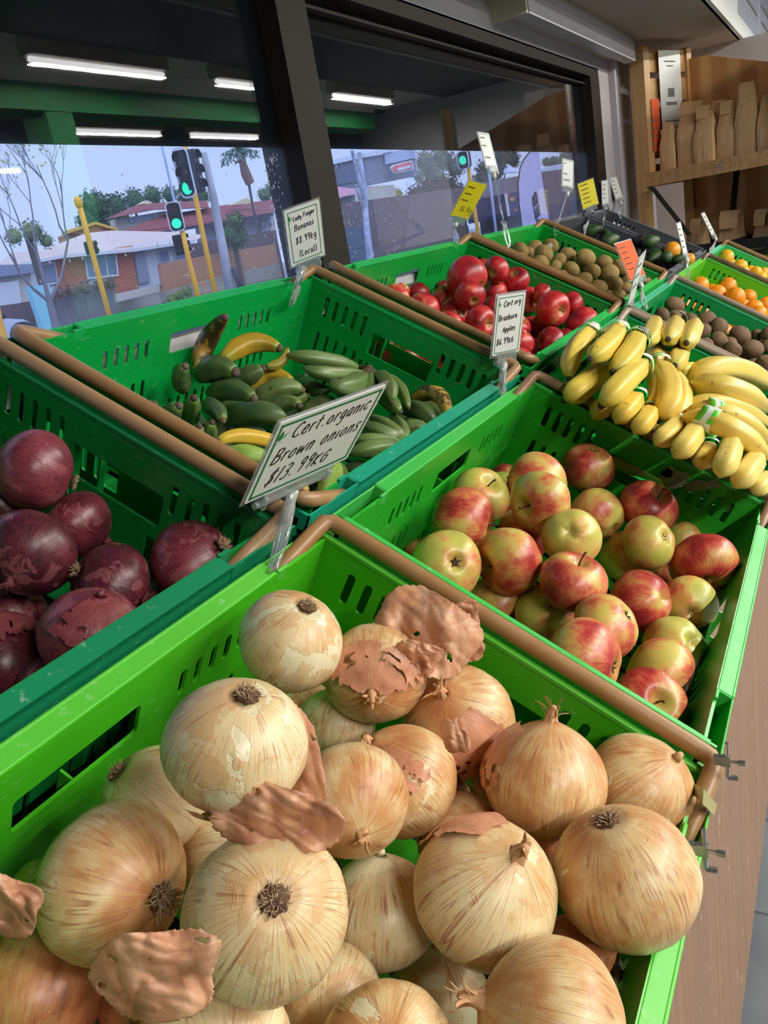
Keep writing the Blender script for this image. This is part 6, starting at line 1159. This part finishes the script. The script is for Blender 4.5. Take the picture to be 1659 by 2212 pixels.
tg(fence([(356, 630), (502, 590), (604, 569), (610, 598), (506, 618), (360, 652)], 24.6, .3, plain('mossy_concrete', lin(150, 144, 130), .9, 0, .25, 2), 'retaining_wall'), 'low mossy retaining wall under the orange fence', 'retaining wall')
# foliage: crowns are clouds of small leaf faces
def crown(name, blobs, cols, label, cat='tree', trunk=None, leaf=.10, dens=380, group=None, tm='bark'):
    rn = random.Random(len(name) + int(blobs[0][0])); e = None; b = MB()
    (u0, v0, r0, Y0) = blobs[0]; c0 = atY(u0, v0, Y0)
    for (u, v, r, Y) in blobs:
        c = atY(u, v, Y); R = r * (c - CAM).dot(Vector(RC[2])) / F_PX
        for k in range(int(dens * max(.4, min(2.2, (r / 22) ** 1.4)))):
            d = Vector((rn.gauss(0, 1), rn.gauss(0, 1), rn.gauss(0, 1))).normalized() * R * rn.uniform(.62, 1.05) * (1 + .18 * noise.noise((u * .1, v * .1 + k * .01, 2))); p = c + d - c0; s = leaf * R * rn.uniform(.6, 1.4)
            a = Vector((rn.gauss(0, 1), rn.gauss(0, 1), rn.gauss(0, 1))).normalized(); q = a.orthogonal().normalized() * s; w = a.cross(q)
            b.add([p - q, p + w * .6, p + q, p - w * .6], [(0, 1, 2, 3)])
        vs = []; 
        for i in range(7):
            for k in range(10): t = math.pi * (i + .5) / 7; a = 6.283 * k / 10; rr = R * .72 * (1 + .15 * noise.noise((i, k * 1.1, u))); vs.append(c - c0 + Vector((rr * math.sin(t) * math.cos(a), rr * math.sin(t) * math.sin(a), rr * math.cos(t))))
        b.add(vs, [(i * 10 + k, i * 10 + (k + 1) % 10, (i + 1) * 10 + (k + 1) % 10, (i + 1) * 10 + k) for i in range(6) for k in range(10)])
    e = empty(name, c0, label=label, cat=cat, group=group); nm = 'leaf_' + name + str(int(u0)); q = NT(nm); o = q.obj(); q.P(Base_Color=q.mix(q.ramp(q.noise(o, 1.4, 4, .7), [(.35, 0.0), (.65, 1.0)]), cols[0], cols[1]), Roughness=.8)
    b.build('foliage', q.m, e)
    if True:
        t = MB(); oy = .7 if name == 'hedge_row' else .3; t.tube([(0, oy, 0), (0, oy, gz(Y0) - .1 - c0.z)], .12, 7); t.build('trunk', plain('bark', lin(96, 88, 84), .9) if 'bark' not in bpy.data.materials else bpy.data.materials['bark'], e)
    return e
G_a, G_b = lin(92, 124, 88), lin(54, 84, 62)
crown('hedge_tree', [(203, 445, 34, 52), (188, 478, 26, 52), (226, 478, 28, 52)], (G_a, G_b), 'tall dark green tree right behind the first yellow pole')
crown('hedge_tree', [(250, 446, 30, 54), (262, 470, 22, 54)], (G_a, G_b), 'second dark green tree along the skyline left of the red roof')
crown('hedge_tree', [(292, 432, 26, 56), (330, 424, 24, 56)], (G_a, lin(64, 96, 70)), 'wide green tree just above the red roof ridge')
crown('hedge_tree', [(366, 420, 20, 56), (400, 422, 22, 56), (434, 424, 22, 56)], (G_a, G_b), 'row of green crowns behind the traffic signals')
crown('hedge_tree', [(572, 422, 18, 50), (590, 412, 20, 50)], (lin(110, 140, 104), G_b), 'green tree beside the window post above the red roof')
crown('round_bush', [(508, 482, 24, 24), (512, 512, 26, 24), (496, 506, 20, 24)], (lin(104, 122, 78), lin(58, 80, 52)), 'round green bush with pale flowers in front of the brown fence', 'bush', leaf=.13)
crown('hedge_row', [(128, 632, 14, 22.6), (156, 628, 15, 22.6), (186, 622, 15, 22.6), (216, 616, 15, 22.6), (238, 612, 14, 22.6)], (lin(112, 78, 76), lin(136, 112, 104)), 'reddish brown hedge on top of the grey timber fence', 'hedge', leaf=.16)
crown('verge_shrub', [(385, 640, 14, 20.5), (404, 630, 12, 20.5), (372, 648, 12, 20.5)], (lin(140, 156, 84), lin(92, 120, 66)), 'low yellow green shrub at the foot of the orange fence', 'shrub', leaf=.16)
crown('yellow_tree', [(70, 500, 26, 24), (30, 510, 22, 24), (100, 520, 18, 24)], (lin(150, 160, 110), lin(96, 120, 96)), 'pale yellow green tree behind the leafless one', leaf=.12, dens=160)
crown('distant_tree', [(720, 440, 15, 40), (700, 452, 14, 40), (742, 446, 12, 40)], (lin(86, 110, 84), lin(56, 78, 62)), 'green tree below the pink roof across the road')
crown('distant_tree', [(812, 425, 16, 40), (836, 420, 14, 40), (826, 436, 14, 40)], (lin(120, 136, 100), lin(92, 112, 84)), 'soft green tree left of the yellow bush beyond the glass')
crown('yellow_bush', [(858, 420, 13, 38), (846, 426, 10, 38)], (lin(196, 172, 70), lin(140, 140, 76)), 'yellow flowering bush above the dark fence', 'bush', leaf=.16)
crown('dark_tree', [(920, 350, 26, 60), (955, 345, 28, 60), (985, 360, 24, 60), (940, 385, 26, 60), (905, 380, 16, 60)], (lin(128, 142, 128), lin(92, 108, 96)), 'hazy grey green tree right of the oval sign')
crown('dark_tree', [(900, 425, 26, 30), (930, 415, 30, 30), (965, 410, 34, 30), (990, 425, 26, 30)], (lin(74, 72, 66), lin(50, 50, 48)), 'dark brown shrubbery above the long fence beyond the rain streaks')
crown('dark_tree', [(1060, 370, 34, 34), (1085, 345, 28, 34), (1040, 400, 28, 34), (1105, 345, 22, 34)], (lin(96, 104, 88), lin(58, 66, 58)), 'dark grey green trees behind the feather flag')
crown('dark_tree', [(1195, 352, 16, 40), (1218, 345, 18, 40), (1180, 350, 12, 40)], (lin(104, 120, 96), lin(70, 84, 68)), 'green trees above the white roof near the window jamb')
# leafless tree at the left
def branch(b, p, d, L_, r, depth, rn):
    pts = [p]; 
    for k in range(4): d = (d + Vector((rn.uniform(-.16, .16), rn.uniform(-.12, .12), rn.uniform(-.04, .12)))).normalized(); pts.append(pts[-1] + d * L_ / 4)
    b.tube(pts, [r, r * .9, r * .8, r * .7, r * .6], 5); ends = [pts[-1]]
    if depth:
        for k in range(3 if depth > 1 else 4): ends += branch(b, pts[rn.choice((2, 3, 4))], (d + Vector((rn.uniform(-.75, .75), rn.uniform(-.4, .4), rn.uniform(-.1, .4)))).normalized(), L_ * rn.uniform(.5, .8), r * .55, depth - 1, rn)
    return ends
rn = random.Random(11); Yt = 13; t = MB(); base = atY(128, 735, Yt); fork = atY(107, 652, Yt); t.tube([base, atY(117, 690, Yt), fork], [.09, .07, .06], 7); ends = []
for (pl, r) in (([(107, 652), (94, 602), (80, 549), (72, 500)], .045), ([(107, 652), (72, 624), (44, 592), (22, 548)], .035), ([(107, 652), (132, 600), (147, 520), (128, 488)], .035)):
    P = [atY(u, v, Yt) for u, v in pl]; t.tube(P, [r, r * .8, r * .6, r * .5], 6); d = (P[-1] - P[-2]).normalized()
    for k in range(2): ends += branch(t, P[rn.choice((2, 3, 3))], (d + Vector((rn.uniform(-.5, .5), rn.uniform(-.3, .3), .3))).normalized(), 1.1, .016, 3, rn)
e = empty('leafless_tree', base, label='thin leafless tree with a few yellow green leaves at the left', cat='tree')
t.v = [tuple(Vector(p) - base) for p in t.v]; t.build('trunk', plain('grey_bark', lin(128, 124, 132), .9), e); lf = MB()
for p in ends:
    if rn.random() < .35:
        for k in range(3): c = p - base + Vector((rn.gauss(0, .07), rn.gauss(0, .07), rn.gauss(0, .07))); lf.add([c + Vector((.03, 0, 0)), c + Vector((0, .01, .025)), c + Vector((-.03, 0, 0)), c - Vector((0, .01, .025))], [(0, 1, 2, 3)])
lf.build('foliage', plain('yellow_green_leaf', lin(150, 158, 90), .8), e)
# palm
Yp = 33; base = atY(580, 600, Yp); e = empty('palm_tree', base, label='palm tree with a shaggy brown skirt standing against the pale sky', cat='tree'); b = MB(); b.tube([atY(u, v, Yp) - base for u, v in ((580, 600), (556, 490), (546, 445), (538, 400), (524, 330))], [.10, .09, .08, .09, .12], 8); b.build('trunk', plain('palm_trunk', lin(86, 80, 84), .9), e)
b = MB(); b.tube([atY(u, v, Yp) - base for u, v in ((518, 330), (524, 352), (531, 376), (540, 396))], [.16, .22, .32, .30], 9); b.build('dead_frond_skirt', plain('dead_fronds', lin(142, 112, 100), .95, 0, .2, 3), e); top = atY(516, 325, Yp) - base; rn = random.Random(4)
b = MB()
for k in range(26):
    a = 6.283 * k / 26; d = Vector((math.cos(a), math.sin(a) * .8, rn.uniform(.1, .9))); pts = [top + d * s * 1.3 - Vector((0, 0, .9 * s * s * rn.uniform(.6, 1.2))) for s in (0, .35, .7, 1)]
    b.tube(pts, [.03, .05, .04, .01], 4, True, .3)
    for j in range(1, 4):
        for s in (-1, 1):
            w = Vector((-d.y, d.x, 0)) * s * .3; b.add([pts[j], pts[j] + w + Vector((0, 0, -.15)), pts[j] + w * .8 + d * .15 + Vector((0, 0, -.2)), pts[j - 1] + (pts[j] - pts[j - 1]) * .5], [(0, 1, 2, 3)])
b.build('fronds', plain('palm_frond', lin(112, 144, 128), .7), e)
# traffic signals
yel = plain('signal_pole_yellow', lin(246, 180, 40), .45); blk = plain('signal_black', lin(24, 26, 32), .5); wht = plain('target_board_edge', lin(226, 228, 250), .5); gre = glow('green_lamp', (.02, 1, .66, 1), 1.1); dim = plain('unlit_lamp', lin(50, 26, 34), .4); redl = glow('red_lamp', (1, .05, .06, 1), 1.6); conc = plain('weathered_pole', lin(176, 178, 190), .8, 0, .2, 3)
def pole(name, label, pts, Y, r, mat, cat='pole', group=None, taper=1.0):
    P = [atY(u, v, Y) for u, v in pts]; b = MB(); e = empty(name, P[-1], label=label, cat=cat, group=group); n = len(P); b.tube([p - P[-1] for p in P], [r * (taper + (1 - taper) * i / max(1, n - 1)) for i in range(n)], 12); b.build('shaft', mat, e, True); return e
def signal(e, c_px, h_px, w_px, Y, tilt, lamps, board=True, side=False, lit=None, deep=.22):
    """a signal head: black housing, edge board, lamps with visors, on the pole e"""
    c = atY(c_px[0], c_px[1], Y) - e.location; s = Y / ray(*c_px).y / F_PX; h, w = h_px * s, w_px * s; vd = -ray(*c_px).normalized(); up = (Vector((0, 0, 1)) - vd * vd.z).normalized(); rt = up.cross(vd).normalized()
    M = frameM(c, rt, up, vd); M = M @ Matrix.Rotation(tilt, 4, 'Y'); g_ = MB(); g_.prism([(x, y, -deep) for x, y in slot(0, 0, w, h, w * .3, 4)], (0, 0, deep)); hd = g_.build('signal_head', blk, e, M=M)
    if board:
        g_ = MB(); o = slot(0, 0, w * 1.28, h * 1.10, w * .4, 4); o2 = slot(0, 0, w * 1.14, h * 1.04, w * .34, 4); n = len(o); g_.add([(x, y, -.02) for x, y in o] + [(x, y, -.02) for x, y in o2] + [(x, y, .01) for x, y in o] + [(x, y, .01) for x, y in o2], [(i, (i + 1) % n, (i + 1) % n + n, i + n) for i in range(n)] + [(i + 2 * n, (i + 1) % n + 2 * n, (i + 1) % n + 3 * n, i + 3 * n) for i in range(n)] + [(i, (i + 1) % n, (i + 1) % n + 2 * n, i + 2 * n) for i in range(n)]); g_.build('edge_board', wht, hd)
    for k in range(lamps):
        y = h / 2 - (k + .5) * h / lamps; r = min(w * .40, h / lamps * .42); g_ = MB(); g_.tube([(0, y, -.01), (0, y, .02)], r, 18); g_.build('lamp', gre if k == lit else dim, hd)
        g_ = MB(); n = 12; vs = []; q = []
        for i in range(n + 1):
            a = math.radians(-20 + 220 * i / n); vs += [(r * 1.12 * math.cos(a), y + r * 1.12 * math.sin(a), .0), (r * 1.12 * math.cos(a) * 1.0, y + r * 1.12 * math.sin(a), .12 * (1 if lamps == 3 else .3))]
        g_.add(vs, [(2 * i, 2 * i + 1, 2 * i + 3, 2 * i + 2) for i in range(n)]); vo = g_.build('visor', blk, hd); so = vo.modifiers.new('t', 'SOLIDIFY'); so.thickness = .01
    return hd
TL = 'yellow traffic signal poles at the crossing'
e = pole('signal_pole', 'yellow pole with rounded cap standing alone at the left', [(170, 436), (190, 510), (214, 600), (250, 735)], 14, .058, yel, 'signal pole', TL); b = MB(); b.lathe([(.01, .12), (.06, .10), (.085, .04), (.085, -.06), (.06, -.1), (.01, -.1)], 12, Matrix.Translation(atY(169, 437, 14) - e.location)); b.build('cap', yel, e, True); signal(e, (206, 534), 28, 15, 14.2, 2.2, 2, False)
e = pole('signal_pole', 'tall yellow pole carrying two black three lamp signals', [(393, 290), (417, 400), (441, 520), (478, 700)], 13.5, .062, yel, 'signal pole', TL); signal(e, (397, 374), 92, 34, 13.6, -.7, 3, True, lit=2); signal(e, (427, 369), 88, 30, 13.8, 1.0, 3, False)
e = pole('signal_pole', 'short yellow pole with the lit green walking lamp', [(394, 498), (404, 545), (418, 600), (442, 700)], 13.2, .058, yel, 'signal pole', TL); signal(e, (378, 468), 56, 26, 13.2, -.1, 2, True, lit=1); signal(e, (398, 527), 42, 18, 13.4, 1.2, 3, False); b = MB(); P = [atY(u, v, 13.2) - e.location for u, v in ((424, 614), (440, 609), (446, 640))]; b.tube(P, .02, 8); b.build('push_arm', plain('orange_arm', lin(236, 140, 84), .5), e)
e = pole('signal_pole', 'yellow pole beyond the right pane with a small green signal', [(1010, 340), (1016, 400), (1026, 460), (1044, 570)], 9.5, .058, yel, 'signal pole', TL); signal(e, (1000, 346), 34, 22, 9.5, -.5, 1, True, lit=0)
pole('signal_pole', 'stub of a yellow pole at the far left edge beside the car', [(-12, 650), (-4, 690), (8, 735), (14, 760)], 9, .05, yel, 'signal pole', TL)
pole('lamp_post', 'slim pale blue lamp post behind the traffic signals', [(346, 300), (358, 350), (378, 440), (420, 640)], 26, .06, plain('pale_lamp_post', lin(176, 190, 226), .5), 'lamp post')
pole('utility_pole', 'weathered pale utility pole right of the tall signal', [(440, 330), (462, 430), (482, 540), (502, 650)], 13.8, .13, conc, 'utility pole', taper=.62)
pole('street_post', 'pale blue post beside the stick of the raised white card', [(1054, 350), (1062, 420), (1078, 560)], 11, .05, bpy.data.materials['pale_lamp_post'], 'post')
e = pole('bollard', 'grey and dark post at the foot of the utility pole', [(505, 578), (512, 600), (520, 622)], 13.6, .07, plain('dark_post', lin(74, 74, 92), .6), 'bollard')
# pale trunk standing in for a streak on the right pane
e = pole('streak_trunk', 'white barked trunk standing in for the pale streak on the right pane', [(775, 330), (786, 400), (790, 470), (800, 560), (812, 660)], 8, .075, plain('pale_streak_bark', lin(176, 182, 210), .8, 0, .5, 14), 'tree', taper=.6); b = MB(); P = [atY(u, v, 8) - e.location for u, v in ((790, 440), (776, 390), (760, 325))]; b.tube(P, [.05, .04, .03], 8); P = [atY(u, v, 8) - e.location for u, v in ((792, 460), (778, 430), (768, 400))]; b.tube(P, [.03, .03, .02], 8); b.build('limb', bpy.data.materials['pale_streak_bark'], e)
# industrial building
Yi = 34; e5 = empty('industrial_building', atY(800, 400, Yi), label='long grey building with a white roof edge and an oval sign', cat='building')
hp('wall', [(684, 362), (800, 338), (897, 322), (900, 380), (852, 390), (797, 400), (690, 412)], Yi, 1, plain('grey_cladding', lin(128, 134, 158), .6, 0, .08, .6), e5); hp('roof_edge', [(678, 354), (760, 336), (850, 318), (850, 326), (760, 346), (680, 364)], Yi - .4, .8, plain('white_roof_edge', lin(214, 226, 244), .5), e5)
hp('pale_panel', [(830, 330), (897, 320), (898, 341), (834, 355)], Yi - .2, .15, plain('pale_cladding', lin(172, 186, 218), .5), e5); hp('window_band', [(690, 368), (772, 350), (778, 392), (696, 404)], Yi - .15, .1, plain('dark_glazing', lin(92, 100, 128), .3), e5); hp('pipe', [(711, 362), (716, 361), (724, 396), (719, 397)], Yi - .4, .1, whitew, e5)
sg = hp('oval_sign', [(845, 362), (850, 356), (890, 346), (894, 366), (858, 374), (850, 372)], Yi - .9, .15, plain('white_sign', lin(222, 222, 240), .5), e5); hp('sign_face', [(848, 362), (853, 358), (888, 349), (891, 364), (859, 371), (852, 370)], Yi - .95, .04, plain('coral_sign', lin(232, 104, 110), .5), e5)
hp('sign_panel', [(857, 364), (886, 356), (888, 362), (860, 369)], Yi - 1.0, .03, bpy.data.materials['white_sign'], e5)
footing(e5, 694, 412, 850, 388, Yi + .1, 1, creamw)
e6 = empty('pink_roof_house', atY(730, 430, 30), label='low house with a faded pink roof below the grey building', cat='house'); hp('roof', [(688, 410, 31), (726, 403, 32), (768, 408, 31), (768, 420, 29.5), (736, 425, 29.5), (694, 438, 29.5)], 30, .3, plain('pink_roof', lin(214, 150, 170), .6), e6); hp('wall', [(694, 436), (766, 420), (768, 440), (698, 456)], 30.2, .5, plain('mauve_grey_wall', lin(120, 116, 130), .8), e6)  # wall below the pink roof is one flat mauve grey
tg(fence([(694, 446), (1002, 404), (1010, 492), (716, 540)], 24, .2, plank_b, 'long_fence'), 'long dark fence across the road behind the right pane', 'fence'); tg(fence([(700, 500), (800, 484), (806, 530), (712, 546)], 22, .2, plain('teal_board', lin(72, 90, 110), .7), 'teal_hoarding'), 'dark teal hoarding in front of the long fence', 'hoarding')
tg(fence([(1168, 372), (1240, 362), (1244, 410), (1172, 420)], 30, .2, plank_b, 'brown_fence'), 'brown vertical board fence beneath the white roof', 'fence'); tg(fence([(1168, 366, 31), (1190, 358, 33), (1244, 348, 33), (1244, 364, 31), (1170, 374, 31)], 31, .3, plain('white_roof', lin(206, 214, 240), .5), 'white_roof_house'), 'house roof of pale metal right of the feather flag', 'house'); tg(polyY([(1096, 372, 31), (1098, 354, 33), (1122, 372, 31)], 31, .4, bpy.data.materials['white_roof'], 'small_white_roof'), 'small pale gable roof left of the feather flag', 'roof')
tg(fence([(1040, 395), (1120, 380), (1126, 440), (1046, 450)], 28, .2, plank_g, 'grey_fence'), 'grey board fence behind the pale blue post', 'fence')
# feather flag
P_ = [(1128, 500), (1121, 440), (1120, 398), (1124, 366), (1133, 345), (1146, 328), (1155, 322), (1162, 322), (1166, 340), (1170, 376), (1178, 430), (1190, 500)]
e = empty('feather_flag', atY(1150, 500, 5.2), label='tall lilac grey feather flag with big dark letters outside the right pane', cat='flag'); fl = polyY(P_, 5.2, .012, plain('lilac_flag_cloth', lin(196, 188, 224), .8, 0, .06, 3), 'flag_cloth'); fl.parent = e; fl.matrix_parent_inverse = Matrix.Translation(e.location).inverted()
b = MB(); b.tube([atY(u, v, 5.2) - e.location for u, v in ((1136, 560), (1121, 440), (1119, 398), (1123, 364), (1132, 343), (1146, 326), (1158, 320))], .014, 8); pb = atY(1136, 560, 5.2) - e.location; b.tube([pb, pb + Vector((0, 0, -.12 - 0 - (pb + e.location).z))], .014, 8); b.build('flag_pole', blk, e, True)
cu = bpy.data.curves.new('t', 'FONT'); cu.body = 'PEB'; cu.size = .17; cu.extrude = .002; cu.offset = .004; to = bpy.data.objects.new('t', cu); COL.objects.link(to); dg = bpy.context.evaluated_depsgraph_get(); dg.update(); me = bpy.data.meshes.new_from_object(to.evaluated_get(dg)); bpy.data.objects.remove(to); me.materials.clear(); me.materials.append(plain('dark_letters', lin(44, 40, 58), .7))
a_, b2_ = atY(1172, 492, 5.19), atY(1158, 412, 5.19); ex_ = (b2_ - a_).normalized(); L_ = (b2_ - a_).length; wd = max(v.co.x for v in me.vertices); sc = L_ / wd; ey_ = Vector((0, -1, 0)).cross(ex_).normalized(); inst('flag_lettering', me, e, Matrix.Translation(-e.location) @ frameM(a_, ex_, ey_, ex_.cross(ey_)) @ Matrix.Scale(sc, 4))
# parked lorry with lit rear lamps
e = empty('lorry', atY(1108, 460, 20), label='dark blue lorry with red rear lamps left of the feather flag', cat='lorry'); hp('body', [(1093, 418), (1120, 414), (1126, 462), (1100, 468)], 20, 3.0, plain('dark_blue_paint', lin(44, 50, 96), .5), e); footing(e, 1094, 462, 1124, 462, 20.2, 2, blk); hp('tail_frame', [(1092, 418), (1095, 417), (1102, 466), (1099, 467)], 19.9, .1, whitew, e); hp('yellow_plate', [(1101, 427), (1111, 425), (1112, 433), (1102, 435)], 19.9, .05, plain('amber_plate', lin(190, 140, 90), .5), e)
for (u, v, r) in ((1099, 422, .05), (1115, 454, .06)): b = MB(); c = atY(u, v, 19.8) - e.location; b.tube([c, c + Vector((0, .05, 0))], r, 12); b.build('rear_lamp', redl, e)
# pale van bonnet and car at the left
e = empty('car', atY(57, 735, 16), label='white car with a silver wheel at the left edge below the garage', cat='car'); cpaint = plain('white_car_paint', lin(214, 220, 240), .25); 
hp('body', [(-60, 655), (0, 668), (2, 690), (10, 688), (52, 690), (66, 698), (76, 716), (84, 724), (84, 742), (-60, 770)], 16, 1.7, cpaint, e); hp('side_window', [(-40, 668), (-4, 672), (-2, 690), (-40, 698)], 15.98, .03, gpane, e)
c = atY(57, 728, 15.9) - e.location; b = MB(); b.tube([c, c + Vector((0, .22, 0))], .34, 24); b.build('tyre', plain('tyre_rubber', lin(50, 52, 62), .8), e); b = MB(); b.tube([c - Vector((0, .02, 0)), c], .21, 20); 
b.build('wheel_rim', plain('silver_rim', lin(170, 176, 196), .3, .6), e); b = MB()
for k in range(5): a = 6.283 * k / 5; d = Vector((math.cos(a), 0, math.sin(a))); s = Vector((-math.sin(a), 0, math.cos(a))) * .035; q0 = c - Vector((0, .03, 0)); b.prism([q0 + s, q0 + d * .2 + s * .7, q0 + d * .2 - s * .7, q0 - s], (0, .01, 0))
b.build('spokes', cpaint, e); b = MB(); c = atY(4, 684, 15.8) - e.location; b.lathe([(.01, -.06), (.08, -.04), (.1, .02), (.06, .07), (.01, .08)], 12, Matrix.Translation(c)); b.build('door_mirror', blk, e, True)
bpy.context.view_layer.update()
